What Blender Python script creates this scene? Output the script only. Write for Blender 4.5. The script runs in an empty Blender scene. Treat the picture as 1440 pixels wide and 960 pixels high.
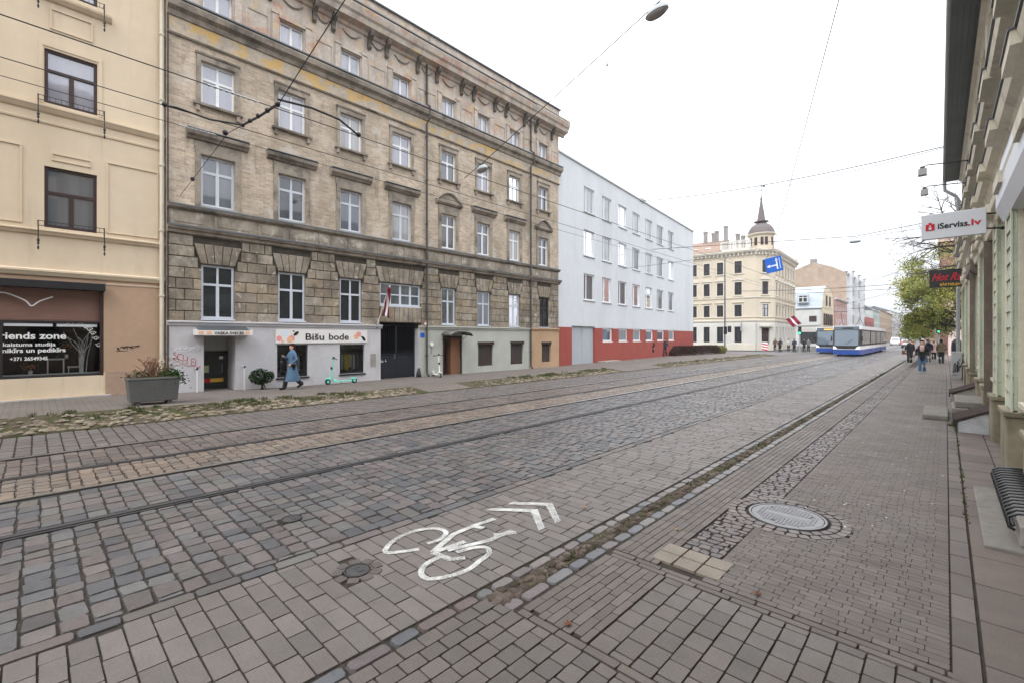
import bpy, bmesh, math, random
from mathutils import Vector, Matrix, noise as mnoise
R = random.Random(11)
scene = bpy.context.scene
COL = scene.collection
PI = math.pi

# ------------------------------------------------------------------ mesh helper
class Fr:
    """local frame on a wall: s along the wall, d outwards, z up"""
    def __init__(self, o, e, n=None):
        self.o = o
        l = math.hypot(*e); self.e = (e[0]/l, e[1]/l)
        self.n = n if n else (self.e[1], -self.e[0])
    def __call__(self, s, d, z):
        return (self.o[0]+self.e[0]*s+self.n[0]*d, self.o[1]+self.e[1]*s+self.n[1]*d, z)

def IDT(x, y, z): return (x, y, z)

class MB:
    def __init__(self, fr=IDT):
        self.v = []; self.f = []; self.c = []; self.fr = fr; self.usec = False; self.smooth = False
    def p(self, a, b, c): self.v.append(self.fr(a, b, c)); return len(self.v)-1
    def raw(self, q): self.v.append(tuple(q)); return len(self.v)-1
    def face(self, idx): self.f.append(tuple(idx))
    def colour(self, c):
        self.usec = True
        while len(self.c) < len(self.v): self.c.append(c)
    def quad(self, pts):
        self.f.append(tuple(self.p(*q) for q in pts))
    def box(self, a0, a1, b0, b1, c0, c1):
        i = len(self.v)
        for a in (a0, a1):
            for b in (b0, b1):
                for c in (c0, c1): self.p(a, b, c)
        for q in ((0,1,3,2),(4,6,7,5),(0,4,5,1),(2,3,7,6),(0,2,6,4),(1,5,7,3)):
            self.f.append(tuple(i+k for k in q))
        return self
    def prism(self, poly, b0, b1):
        """poly in (a, c), extruded b0..b1"""
        n = len(poly); i = len(self.v)
        for b in (b0, b1):
            for a, c in poly: self.p(a, b, c)
        self.f.append(tuple(range(i, i+n))); self.f.append(tuple(range(i+2*n-1, i+n-1, -1)))
        for k in range(n):
            l = (k+1) % n
            self.f.append((i+k, i+n+k, i+n+l, i+l))
        return self
    def profile(self, poly, s0, s1, close=True):
        """moulding: poly in (d, z), swept along s"""
        n = len(poly); i = len(self.v)
        for s in (s0, s1):
            for d, z in poly: self.p(s, d, z)
        for k in range(n if close else n-1):
            l = (k+1) % n
            self.f.append((i+k, i+l, i+n+l, i+n+k))
        self.f.append(tuple(range(i, i+n))); self.f.append(tuple(range(i+2*n-1, i+n-1, -1)))
        return self
    def tube(self, pts, r, n=6, cap=True):
        pts = [Vector(self.fr(*q)) for q in pts]
        if not hasattr(r, '__len__'): r = [r]*len(pts)
        rings = []
        for k, q in enumerate(pts):
            t = (pts[min(k+1, len(pts)-1)]-pts[max(k-1, 0)])
            if t.length < 1e-9: t = Vector((0,0,1))
            t.normalize()
            u = t.orthogonal() if abs(t.z) > .95 else t.cross(Vector((0,0,1)))
            u.normalize(); w = t.cross(u)
            ring = []
            for m in range(n):
                a = 2*PI*m/n
                ring.append(self.raw(q+(u*math.cos(a)+w*math.sin(a))*r[k]))
            rings.append(ring)
        for k in range(len(rings)-1):
            A, B = rings[k], rings[k+1]
            for m in range(n):
                l = (m+1) % n
                self.f.append((A[m], A[l], B[l], B[m]))
        if cap:
            self.f.append(tuple(reversed(rings[0]))); self.f.append(tuple(rings[-1]))
        return self
    def lathe(self, x, y, prof, n=12):
        """prof list of (r, z), around the vertical axis through x, y"""
        rings = []
        for r, z in prof:
            rings.append([self.p(x+r*math.cos(2*PI*m/n), y+r*math.sin(2*PI*m/n), z) for m in range(n)])
        for A, B in zip(rings, rings[1:]):
            for m in range(n):
                l = (m+1) % n
                self.f.append((A[m], A[l], B[l], B[m]))
        self.f.append(tuple(reversed(rings[0]))); self.f.append(tuple(rings[-1]))
        return self
    def loft(self, rings, n=12):
        """rings (cx, cy, cz, rx, ry) stacked"""
        rr = []
        for cx, cy, cz, rx, ry in rings:
            rr.append([self.p(cx+rx*math.cos(2*PI*m/n), cy+ry*math.sin(2*PI*m/n), cz) for m in range(n)])
        for A, B in zip(rr, rr[1:]):
            for m in range(n):
                l = (m+1) % n
                self.f.append((A[m], A[l], B[l], B[m]))
        self.f.append(tuple(reversed(rr[0]))); self.f.append(tuple(rr[-1]))
        return self
    def ball(self, c, r, nu=8, nv=6):
        if not hasattr(r, '__len__'): r = (r, r, r)
        prof = []
        for k in range(1, nv):
            a = PI*k/nv
            prof.append((c[0], c[1], c[2]-r[2]*math.cos(a), r[0]*math.sin(a), r[1]*math.sin(a)))
        return self.loft(prof, nu)
    def build(self, name, mat, parent=None, world=True, smooth=None, normals=True):
        me = bpy.data.meshes.new(name)
        off = Vector((0,0,0))
        if parent is not None and world:
            q = parent
            while q is not None: off = off+q.location; q = q.parent
        vs = [(a-off.x, b-off.y, c-off.z) for a, b, c in self.v] if off.length else self.v
        me.from_pydata(vs, [], self.f)
        if normals and len(self.f) < 60000:
            bm = bmesh.new(); bm.from_mesh(me)
            bmesh.ops.recalc_face_normals(bm, faces=bm.faces)
            bm.to_mesh(me); bm.free()
        if self.usec:
            at = me.attributes.new('Col', 'FLOAT_COLOR', 'POINT')
            flat = []
            for c in self.c: flat.extend((c[0], c[1], c[2], 1.0))
            at.data.foreach_set('color', flat)
        if smooth if smooth is not None else self.smooth:
            me.polygons.foreach_set('use_smooth', [True]*len(me.polygons))
        me.update()
        o = bpy.data.objects.new(name, me); COL.objects.link(o)
        if mat: me.materials.append(mat)
        if parent is not None: o.parent = parent
        return o

def bevel(o, w, seg=2):
    m = o.modifiers.new('bevel', 'BEVEL'); m.width = w; m.segments = seg; m.limit_method = 'ANGLE'
    return o
def tag(o, label, cat, group=None):
    o['label'] = label; o['category'] = cat
    if group: o['group'] = group
    return o
def thing(name, loc, label, cat, group=None, rz=0):
    o = bpy.data.objects.new(name, None); COL.objects.link(o)
    o.empty_display_size = .2
    o.location = loc; o.rotation_euler = (0, 0, rz)
    return tag(o, label, cat, group)
def struct(o, kind='structure'):
    o['kind'] = kind; return o
def dup(o, loc=None, rz=None, label=None, group=None, parent=None):
    c = o.copy(); COL.objects.link(c)
    if parent is not None: c.parent = parent
    if loc is not None: c.location = loc
    if rz is not None: c.rotation_euler = (0, 0, rz)
    if label: c['label'] = label
    if group: c['group'] = group
    for ch in list(o.children): dup(ch, parent=c)
    return c

# ------------------------------------------------------------------ materials
class NT:
    def __init__(self, name):
        self.m = bpy.data.materials.new(name); self.m.use_nodes = True
        self.t = self.m.node_tree; self.t.nodes.clear()
        self.out = self.n('ShaderNodeOutputMaterial')
        self.bs = self.n('ShaderNodeBsdfPrincipled')
        self.l(self.bs.outputs[0], self.out.inputs[0])
        self.tc = self.n('ShaderNodeTexCoord').outputs['Object']
    def n(self, typ, **k):
        x = self.t.nodes.new(typ)
        for a, b in k.items(): setattr(x, a, b)
        return x
    def l(self, a, b): self.t.links.new(a, b)
    def noise(self, scale, detail=4, rough=.6, stretch=None, vec=None):
        x = self.n('ShaderNodeTexNoise'); x.inputs['Scale'].default_value = scale
        x.inputs['Detail'].default_value = detail; x.inputs['Roughness'].default_value = rough
        v = vec or self.tc
        if stretch:
            mp = self.n('ShaderNodeMapping'); mp.inputs['Scale'].default_value = stretch
            self.l(v, mp.inputs['Vector']); v = mp.outputs[0]
        self.l(v, x.inputs['Vector'])
        return x.outputs['Fac']
    def rng(self, src, a, b, c, d, clamp=True):
        x = self.n('ShaderNodeMapRange'); x.clamp = clamp
        for i, q in zip((1,2,3,4), (a,b,c,d)): x.inputs[i].default_value = q
        self.l(src, x.inputs[0]); return x.outputs[0]
    def mix(self, fac, a, b, mode='MIX'):
        x = self.n('ShaderNodeMix', data_type='RGBA', blend_type=mode)
        for i, q in ((0, fac), (6, a), (7, b)):
            s = x.inputs[i]
            if isinstance(q, (int, float)): s.default_value = q
            elif isinstance(q, tuple): s.default_value = (*q[:3], 1)
            else: self.l(q, s)
        return x.outputs[2]
    def mul(self, col, val):
        x = self.n('ShaderNodeVectorMath', operation='SCALE')
        if isinstance(col, tuple): x.inputs[0].default_value = col[:3]
        else: self.l(col, x.inputs[0])
        self.l(val, x.inputs['Scale']); return x.outputs[0]
    def bump(self, src, strength=.3, dist=.01, prev=None):
        b = self.n('ShaderNodeBump'); b.inputs['Strength'].default_value = strength
        b.inputs['Distance'].default_value = dist
        self.l(src, b.inputs['Height'])
        if prev: self.l(prev, b.inputs['Normal'])
        return b.outputs[0]
    def done(self, col, rough=.8, spec=.3, bump=None, metal=0):
        if isinstance(col, tuple): self.bs.inputs['Base Color'].default_value = (*col[:3], 1)
        else: self.l(col, self.bs.inputs['Base Color'])
        if isinstance(rough, (int, float)): self.bs.inputs['Roughness'].default_value = rough
        else: self.l(rough, self.bs.inputs['Roughness'])
        self.bs.inputs['Specular IOR Level'].default_value = spec
        self.bs.inputs['Metallic'].default_value = metal
        if bump: self.l(bump, self.bs.inputs['Normal'])
        return self.m

def mat(name, col, rough=.8, spec=.3, var=((3, .15),), bump=None, attr=False, stain=None, metal=0, rvar=0):
    t = NT(name); c = col
    if attr:
        a = t.n('ShaderNodeAttribute', attribute_name='Col').outputs['Color']
        c = t.mix(1.0, a, col, 'MULTIPLY')
    for sc, am in var:
        c = t.mul(c, t.rng(t.noise(sc), .25, .75, 1-am, 1+am))
    for st in (stain or ()):
        col2, sc, lo, hi = st[:4]; stretch = st[4] if len(st) > 4 else None
        amt = st[5] if len(st) > 5 else 1
        c = t.mix(t.rng(t.noise(sc, 6, .65, stretch), lo, hi, 0, amt), c, col2)
    b = None
    if bump: b = t.bump(t.noise(bump[0], 5, .65), bump[1], bump[2])
    r = rough
    if rvar: r = t.rng(t.noise(1.3, 3), .3, .7, rough-rvar, rough+rvar)
    return t.done(c, r, spec, b, metal)

def brick_mat(name, c1, c2, mortar, bw, bh, ms=.006, stain=(), bump=.8, off=.5, rough=.85, var=.2, axes='wall', spec=.25):
    t = NT(name)
    sx = t.n('ShaderNodeSeparateXYZ'); t.l(t.tc, sx.inputs[0])
    cb = t.n('ShaderNodeCombineXYZ')
    if axes == 'wall':
        ad = t.n('ShaderNodeMath', operation='ADD'); t.l(sx.outputs[0], ad.inputs[0]); t.l(sx.outputs[1], ad.inputs[1])
        t.l(ad.outputs[0], cb.inputs[0]); t.l(sx.outputs[2], cb.inputs[1])
    elif axes == 'yx':
        t.l(sx.outputs[1], cb.inputs[0]); t.l(sx.outputs[0], cb.inputs[1])
    else:
        t.l(sx.outputs[0], cb.inputs[0]); t.l(sx.outputs[1], cb.inputs[1])
    b = t.n('ShaderNodeTexBrick'); b.offset = off
    b.inputs['Color1'].default_value = (*c1, 1); b.inputs['Color2'].default_value = (*c2, 1)
    b.inputs['Mortar'].default_value = (*mortar, 1); b.inputs['Scale'].default_value = 1
    b.inputs['Mortar Size'].default_value = ms; b.inputs['Brick Width'].default_value = bw; b.inputs['Row Height'].default_value = bh
    t.l(cb.outputs[0], b.inputs['Vector'])
    c = b.outputs['Color']
    c = t.mul(c, t.rng(t.noise(.7, 5), .25, .75, 1-var, 1+var))
    c = t.mul(c, t.rng(t.noise(14, 3), .25, .75, .88, 1.12))
    for st in stain:
        col2, sc, lo, hi = st[:4]; stretch = st[4] if len(st) > 4 else None
        amt = st[5] if len(st) > 5 else 1
        c = t.mix(t.rng(t.noise(sc, 6, .65, stretch), lo, hi, 0, amt), c, col2)
    inv = t.rng(b.outputs['Fac'], 0, 1, 1, 0)
    bm = t.bump(inv, bump, .008)
    bm = t.bump(t.noise(60, 3), .15, .004, bm)
    return t.done(c, rough, spec, bm)

def glass_mat(name, tint, refl=.35, rough=.03, curtain=None):
    """window pane: dark or curtained inside, with the street and sky mirrored in it"""
    t = NT(name)
    c = tint
    if curtain:
        w = t.noise(curtain[1], 2, .5, (1, 1, .05))
        c = t.mix(t.rng(w, .35, .65, 0, 1), tint, curtain[0])
    t.done(c, .6, .2)
    g = t.n('ShaderNodeBsdfGlossy'); g.inputs['Roughness'].default_value = rough
    g.inputs['Color'].default_value = (.92, .94, 1, 1)
    lw = t.n('ShaderNodeFresnel'); lw.inputs['IOR'].default_value = 1.5
    f = t.rng(lw.outputs[0], .04, 1, refl, .9)
    m = t.n('ShaderNodeMixShader'); t.l(f, m.inputs[0]); t.l(t.bs.outputs[0], m.inputs[1]); t.l(g.outputs[0], m.inputs[2])
    bn = t.bump(t.noise(1.2, 1), .06, .05); t.l(bn, g.inputs['Normal'])
    t.l(m.outputs[0], t.out.inputs[0])
    return t.m
def clear_mat(name, refl=.035):
    t = NT(name)
    tr = t.n('ShaderNodeBsdfTransparent'); tr.inputs[0].default_value = (.72, .75, .76, 1)
    g = t.n('ShaderNodeBsdfGlossy'); g.inputs['Roughness'].default_value = .02
    lw = t.n('ShaderNodeFresnel'); lw.inputs['IOR'].default_value = 1.45
    f = t.rng(lw.outputs[0], 0, 1, refl*.4, .8)
    m = t.n('ShaderNodeMixShader'); t.l(f, m.inputs[0]); t.l(tr.outputs[0], m.inputs[1]); t.l(g.outputs[0], m.inputs[2])
    t.l(m.outputs[0], t.out.inputs[0]); return t.m
def emit_mat(name, col, s):
    t = NT(name); t.done(col, .5)
    t.bs.inputs['Emission Color'].default_value = (*col, 1); t.bs.inputs['Emission Strength'].default_value = s
    return t.m
def leaf_mat(name):
    t = NT(name)
    a = t.n('ShaderNodeAttribute', attribute_name='Col').outputs['Color']
    t.done(a, .6, .25)
    tr = t.n('ShaderNodeBsdfTranslucent'); t.l(a, tr.inputs[0])
    m = t.n('ShaderNodeMixShader'); m.inputs[0].default_value = .35
    t.l(t.bs.outputs[0], m.inputs[1]); t.l(tr.outputs[0], m.inputs[2]); t.l(m.outputs[0], t.out.inputs[0])
    return t.m

GRIME = (.07, .06, .05)
def worn_paint():
    t = NT('worn_white_road_paint')
    c = t.mul((.62,.62,.6), t.rng(t.noise(3), .25, .75, .75, 1.12))
    t.done(c, .7, .3)
    tr = t.n('ShaderNodeBsdfTransparent'); m = t.n('ShaderNodeMixShader')
    a = t.rng(t.noise(100, 4, .7), .42, .56, 0, 1); b = t.rng(t.noise(5, 4, .6), .4, .6, .15, 1)
    mu = t.n('ShaderNodeMath', operation='MULTIPLY'); t.l(a, mu.inputs[0]); t.l(b, mu.inputs[1])
    t.l(mu.outputs[0], m.inputs[0]); t.l(t.bs.outputs[0], m.inputs[1]); t.l(tr.outputs[0], m.inputs[2]); t.l(m.outputs[0], t.out.inputs[0])
    return t.m
MT = {}
MT['brick'] = brick_mat('tan_brick', (.57,.455,.34), (.36,.285,.215), (.48,.42,.355), .26, .085, .012,
    stain=(((.2,.165,.125), .45, .46, .7, (1,1,.35), .6), ((.56,.51,.45), 1.3, .54, .64, None, .6), ((.33,.26,.16), .8, .56, .66, None, .5), ((.06,.05,.042), 2.4, .57, .74, (1,1,.22), .6)))
MT['stone'] = mat('weathered_stone', (.32,.275,.225), .9, .2, ((1.1,.25),(9,.2)), (25,.5,.015),
    stain=(((.085,.072,.058), 1.3, .46, .68, (1,1,.5), .75), ((.48,.45,.4), 2.3, .57, .63, None, .8), ((.06,.05,.04), 5, .6, .75, None, .6)))
MT['block'] = mat('rusticated_stone', (1,1,1), .9, .2, ((2.3,.26),(14,.22)), (22,.6,.02), attr=True,
    stain=(((.1,.085,.068), 1.1, .44, .68, (1,1,.7), .8), ((.46,.42,.36), 3.6, .6, .64, None, .8), ((.36,.29,.2), 1.6, .58, .66, None, .5), ((.05,.042,.035), 6, .6, .72, None, .6)))
MT['groove'] = mat('dark_joint', (.08,.07,.058), .95, .1, ((5,.3),))
MT['soot'] = mat('sooty_stone_ornament', (.13,.11,.092), .92, .2, ((3,.3),(18,.2)), (30,.5,.012), stain=(((.3,.26,.22), 4, .6, .7, None, .6),))
MT['frieze'] = mat('flaking_ochre_plaster', (.42,.36,.29), .9, .2, ((2,.2),(12,.15)), (20,.4,.01),
    stain=(((.55,.36,.13), 1.2, .5, .56, (1,1,1.6), .9), ((.45,.4,.36), 2.2, .58, .66, None, .8), ((.12,.1,.08), 3, .6, .75, (1,1,.5), .6)))
MT['attic'] = mat('attic_plaster', (.47,.41,.355), .9, .2, ((1.5,.22),(10,.18)), (24,.4,.012),
    stain=(((.45,.25,.17), 1.4, .52, .62, None, .65), ((.55,.4,.2), 2.4, .57, .64, None, .75), ((.2,.17,.145), 1.9, .5, .72, (1,1,.14), .55), ((.58,.56,.53), 3.5, .62, .68, None, .7)))
MT['mould'] = mat('sooty_moulding', (.3,.26,.215), .92, .2, ((2.2,.25),(16,.2)), (30,.4,.01),
    stain=(((.06,.052,.045), 1.2, .48, .68, (1,1,1), .8), ((.34,.3,.25), 3, .6, .7, None, .6)))
MT['plinth'] = mat('grey_painted_plinth', (.5,.49,.51), .8, .25, ((.8,.08),(7,.05)), (40,.15,.006),
    stain=(((.36,.34,.32), 1.2, .55, .75, (1,1,.5), .6), ((.3,.29,.27), .8, .6, .8, None, .5)))
MT['plinth_green'] = mat('greenish_painted_plinth', (.42,.43,.39), .8, .25, ((.8,.1),(7,.05)), (40,.15,.006),
    stain=(((.28,.28,.25), 1.4, .55, .75, (1,1,.5), .6),))
MT['plinth_orange'] = mat('orange_plinth', (.44,.3,.19), .85, .2, ((1,.15),(9,.1)), (40,.2,.006), stain=(((.26,.2,.15), 2, .55, .75, None, .6),))
MT['cream'] = mat('cream_render', (.63,.52,.385), .85, .2, ((.35,.05),(3,.035)), (45,.12,.006),
    stain=(((.5,.4,.28), .5, .48, .72, (1,1,.2), .5), ((.36,.3,.23), 2.2, .56, .76, (1,1,.1), .5)))
MT['salmon'] = mat('salmon_render', (.42,.29,.2), .85, .2, ((.6,.07),(6,.05)), (45,.15,.006), stain=(((.33,.24,.17), 1.1, .5, .8, None, .5),))
MT['salmon_plinth'] = mat('pinkish_plinth', (.36,.255,.19), .9, .2, ((2,.15),(12,.12)), (40,.25,.008), stain=(((.22,.17,.13), 2, .5, .75, None, .6),))
MT['frame_brown'] = mat('dark_brown_wood', (.035,.016,.014), .5, .4, ((8,.2),))
MT['frame_white'] = mat('white_window_frame', (.74,.75,.77), .45, .4, ((5,.04),))
MT['frame_blue'] = mat('blue_grey_window_frame', (.54,.57,.63), .5, .4, ((5,.06),))
MT['frame_dark'] = mat('black_frame', (.02,.02,.022), .45, .4, ((5,.1),))
MT['pane_sky'] = glass_mat('pane_sky', (.22,.22,.26), .15, .03, ((.27,.265,.3), 2.2))
MT['pane_lace'] = glass_mat('pane_lace', (.2,.2,.2), .12, .04, ((.36,.36,.35), 3))
MT['pane_room'] = glass_mat('pane_room', (.03,.034,.04), .1, .03, ((.09,.08,.07), 1.5))
MT['pane_mid'] = glass_mat('pane_mid', (.05,.06,.072), .12, .03, ((.1,.11,.12), 3))
MT['pane_dark'] = glass_mat('pane_dark', (.012,.014,.016), .035)
MT['pane_white'] = glass_mat('pane_white', (.2,.225,.245), .12, .05, ((.33,.35,.36), 2.5))
MT['clear'] = clear_mat('shop_glass')
MT['bar'] = mat('glossy_black_bars', (.02,.02,.022), .32, .6, ((6,.2),))
MT['black'] = mat('black_metal', (.012,.012,.014), .5, .4, ((6,.2),))
MT['gate'] = mat('dark_blue_metal', (.012,.014,.022), .5, .4, ((4,.25),))
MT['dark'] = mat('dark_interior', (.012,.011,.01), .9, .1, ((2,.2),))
MT['wire'] = mat('cable_black', (.02,.02,.022), .6, .3, ((2,.1),))
MT['steel'] = mat('worn_rail_steel', (.62,.6,.58), .36, .5, ((2,.2),), metal=1)
MT['castiron'] = mat('cast_iron', (.045,.044,.046), .55, .5, ((6,.2),(40,.2)), (80,.2,.003))
MT['manhole'] = mat('pale_manhole_iron', (.2,.198,.205), .42, .5, ((5,.12),(60,.12)), (90,.2,.002), metal=.4)
MT['galv'] = mat('galvanised_metal', (.4,.41,.42), .45, .5, ((4,.1),), metal=.6)
MT['railpale'] = mat('pale_steel_rail', (.62,.63,.64), .35, .5, ((4,.1),))
MT['zinc'] = mat('dark_roof_metal', (.11,.12,.13), .5, .4, ((1,.15),))
MT['pipe_grey'] = mat('grey_drainpipe', (.3,.31,.31), .55, .4, ((3,.1),))
MT['pipe_cream'] = mat('cream_drainpipe', (.6,.55,.45), .55, .35, ((3,.08),))
MT['pipe_black'] = mat('dark_drainpipe', (.06,.055,.05), .6, .3, ((3,.15),))
MT['white_wall'] = mat('pale_blue_white_render', (.59,.61,.635), .85, .2, ((.25,.04),(2,.03)), (60,.1,.004),
    stain=(((.46,.47,.48), .5, .52, .75, (1,1,.12), .5), ((.4,.4,.39), 2.5, .6, .8, (1,1,.06), .45)))
MT['red_wall'] = mat('red_painted_base', (.32,.072,.057), .8, .25, ((.8,.1),(8,.06)), (40,.12,.005), stain=(((.24,.06,.05), .9, .5, .72, (1,1,.4), .65), ((.4,.16,.13), 2.5, .6, .75, (1,1,.2), .5),))
MT['garage'] = mat('grey_metal_garage', (.4,.42,.46), .55, .35, ((1,.06),))
MT['white'] = mat('white_paint', (.78,.78,.78), .5, .35, ((3,.03),))
MT['sill'] = mat('grey_sill', (.3,.3,.3), .7, .3, ((3,.1),))
MT['asphalt'] = mat('asphalt', (.085,.082,.08), .85, .3, ((.3,.15),(8,.12)), (60,.4,.01))
MT['dirt'] = mat('joint_dirt', (.045,.039,.033), .95, .1, ((5,.3),(30,.3)), (40,.6,.01))
MT['verge'] = mat('verge_soil', (.085,.07,.048), .95, .1, ((2,.3),(18,.3)), (25,.8,.02), stain=(((.045,.058,.02), 1.5, .46, .6, None, .85),))
MT['paver'] = mat('concrete_pavers', (.78,.755,.74), .55, .38, ((.7,.1),(6,.1),(70,.2),(260,.3)), (200,.5,.004), attr=True, rvar=.1,
    stain=(((.06,.05,.042), .9, .58, .8, None, .45),))
MT['sett'] = mat('granite_setts', (.74,.73,.74), .44, .46, ((1.2,.12),(14,.18),(80,.2),(240,.2)), (55,.5,.006), attr=True, rvar=.1,
    stain=(((.06,.05,.042), 1.1, .6, .8, None, .4),))
MT['brickpave'] = mat('paving_bricks', (.79,.735,.7), .6, .36, ((.5,.13),(5,.1),(90,.2),(260,.25)), (180,.45,.004), attr=True, rvar=.08,
    stain=(((.055,.047,.038), .7, .56, .8, None, .5),))
MT['rock'] = mat('field_stones', (.7,.69,.7), .85, .25, ((4,.2),(30,.2)), (35,.6,.01), attr=True)
MT['leaf'] = leaf_mat('leaves')
MT['bark'] = mat('bark', (.06,.05,.04), .9, .15, ((6,.3),), (30,.6,.01))
MT['concrete'] = mat('planter_concrete', (.1,.1,.098), .85, .25, ((1.5,.15),(14,.12)), (40,.4,.006), stain=(((.08,.08,.075), 1.5, .5, .75, (1,1,.3), .6), ((.1,.12,.06), 2.2, .6, .75, None, .4)))
MT['concrete_mid'] = mat('worn_step_stone', (.19,.175,.155), .85, .25, ((1.5,.18),(14,.14)), (40,.4,.006), stain=(((.08,.078,.06), 2, .5, .75, None, .6),))
MT['concrete_light'] = mat('pale_concrete', (.3,.28,.25), .85, .25, ((1.5,.15),(14,.12)), (40,.4,.006), stain=(((.13,.125,.1), 2, .5, .75, None, .6),))
MT['roadpaint'] = worn_paint() if True else mat('worn_white_road_paint', (.62,.62,.6), .7, .3, ((3,.1),), (90,.3,.004), stain=(((.16,.145,.135), 11, .57, .66, None, .85), ((.2,.18,.17), 45, .55, .68, None, .6)))
MT['siding'] = brick_mat('green_board_siding', (.46,.51,.38), (.43,.48,.36), (.09,.1,.07), 6.3, .2, .012, stain=(((.24,.25,.18), .9, .52, .75, (1,1,.4), .5), ((.42,.46,.38), 3, .62, .72, None, .5)), bump=.8, rough=.75, var=.1)
MT['board'] = mat('green_boards', (.44,.52,.4), .75, .25, ((1.2,.1),(12,.07)), (30,.2,.006), stain=(((.2,.22,.15), 1.5, .52, .75, (1,1,.5), .6), ((.34,.44,.4), .9, .5, .65, None, .6)))
MT['board_dark'] = mat('dark_green_boards', (.2,.25,.22), .75, .25, ((1.2,.1),(12,.07)), (30,.2,.006), stain=(((.3,.36,.32), .9, .5, .65, None, .6),))
MT['trim'] = mat('cream_wood_trim', (.62,.57,.46), .75, .25, ((1.2,.12),(14,.08)), (30,.2,.006), stain=(((.26,.2,.15), 2.2, .55, .75, (1,1,.3), .7),))
MT['trim_dark'] = mat('grey_brown_wood', (.17,.135,.11), .8, .2, ((2,.2),(14,.15)), (30,.3,.006))
MT['plinth_right'] = mat('damp_render_plinth', (.27,.235,.17), .9, .2, ((1.2,.2),(9,.12)), (30,.4,.008), stain=(((.1,.095,.06), 1.6, .48, .7, (1,1,.6), .8),))
MT['plank'] = mat('old_brown_planks', (.05,.038,.034), .9, .1, ((2,.2),(20,.2)), (40,.4,.006))
MT['sheet'] = mat('plastic_white', (.62,.64,.68), .5, .35, ((2,.04),))
MT['signwhite'] = mat('sign_white', (.72,.7,.68), .5, .35, ((2,.03),))
MT['ink'] = mat('sign_black', (.015,.015,.016), .5, .3, ((2,.1),))
MT['red'] = mat('sign_red', (.5,.01,.03), .5, .35, ((2,.05),))
MT['maroon'] = mat('flag_maroon', (.2,.012,.035), .75, .2, ((4,.15),))
MT['yellow'] = mat('sign_yellow', (.75,.42,.05), .5, .35, ((2,.05),))
MT['peach'] = mat('sign_peach', (.75,.42,.25), .6, .3, ((2,.05),))
MT['pink'] = mat('sign_pink', (.72,.3,.28), .6, .3, ((2,.05),))
MT['paleblue'] = mat('sign_pale_blue', (.62,.68,.75), .6, .3, ((2,.05),))
MT['blue'] = mat('traffic_blue', (.008,.11,.5), .45, .4, ((2,.08),))
MT['tramblue'] = mat('tram_blue', (.02,.065,.29), .35, .45, ((2,.08),))
MT['tramwhite'] = mat('tram_white', (.7,.71,.73), .35, .45, ((2,.04),))
MT['carpaint'] = mat('car_silver_white', (.6,.62,.65), .3, .5, ((2,.04),))
MT['rubber'] = mat('rubber', (.02,.02,.02), .8, .2, ((4,.1),))
MT['mint'] = mat('mint_paint', (.17,.62,.5), .4, .4, ((3,.05),))
MT['shutter'] = mat('brown_shutter', (.27,.155,.12), .6, .35, ((3,.1),))
MT['shutter_dark'] = mat('dark_brown_shutter', (.06,.042,.04), .6, .35, ((3,.15),))
MT['door_brown'] = mat('brown_door', (.2,.095,.05), .6, .3, ((3,.15),))
MT['green_lamp'] = emit_mat('green_signal', (.02,.9,.4), 4)
MT['red_lamp'] = emit_mat('red_tail_lamp', (.7,.02,.015), .5)
MT['head_lamp'] = emit_mat('tram_headlamp', (1,.95,.85), .5)
MT['amber'] = emit_mat('amber_display', (.9,.45,.1), .35)
MT['skin'] = mat('skin', (.5,.3,.22), .6, .3, ((8,.06),))
def cloth(name, c): 
    if 'cl_'+name not in MT: MT['cl_'+name] = mat('cloth_'+name, c, .85, .15, ((5,.15),(40,.12)), (60,.3,.004))
    return MT['cl_'+name]

def ring_text(txt, size, fr_pt, mat_, parent, name='lettering', shear=0, extrude=.004, bold=0, sx=1, spacing=1):
    """letters built as real thin solids; fr_pt maps (u, v, w) of the text plane to world"""
    cu = bpy.data.curves.new('txt', 'FONT'); cu.body = txt; cu.size = size; cu.shear = shear
    cu.extrude = extrude; cu.align_x = 'LEFT'; cu.offset = bold; cu.resolution_u = 4; cu.space_character = spacing
    o = bpy.data.objects.new('txt', cu); COL.objects.link(o)
    dg = bpy.context.evaluated_depsgraph_get(); dg.update()
    me = bpy.data.meshes.new_from_object(o.evaluated_get(dg))
    bpy.data.objects.remove(o)
    w = max((v.co.x for v in me.vertices), default=1)
    off = Vector((0,0,0)); q = parent
    while q is not None: off = off+q.location; q = q.parent
    for v in me.vertices:
        v.co = Vector(fr_pt(v.co.x*sx, v.co.y, v.co.z)) - off
    me.name = name; me.materials.clear(); me.materials.append(mat_)
    r = bpy.data.objects.new(name, me); COL.objects.link(r); r.parent = parent
    return r
def text_width(txt, size, spacing=1):
    cu = bpy.data.curves.new('txt', 'FONT'); cu.body = txt; cu.size = size; cu.space_character = spacing
    o = bpy.data.objects.new('txt', cu); COL.objects.link(o)
    dg = bpy.context.evaluated_depsgraph_get(); dg.update()
    w = o.evaluated_get(dg).dimensions.x
    bpy.data.objects.remove(o); return w
def fit_text(txt, u0, u1, v, size, plane, mat_, parent, **k):
    """text spanning u0..u1 on baseline v"""
    w = text_width(txt, size, k.get('spacing', 1)); sx = (u1-u0)/w
    return ring_text(txt, size, lambda x, y, z: plane(u0+x, v+y, z), mat_, parent, sx=sx, **k)

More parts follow.
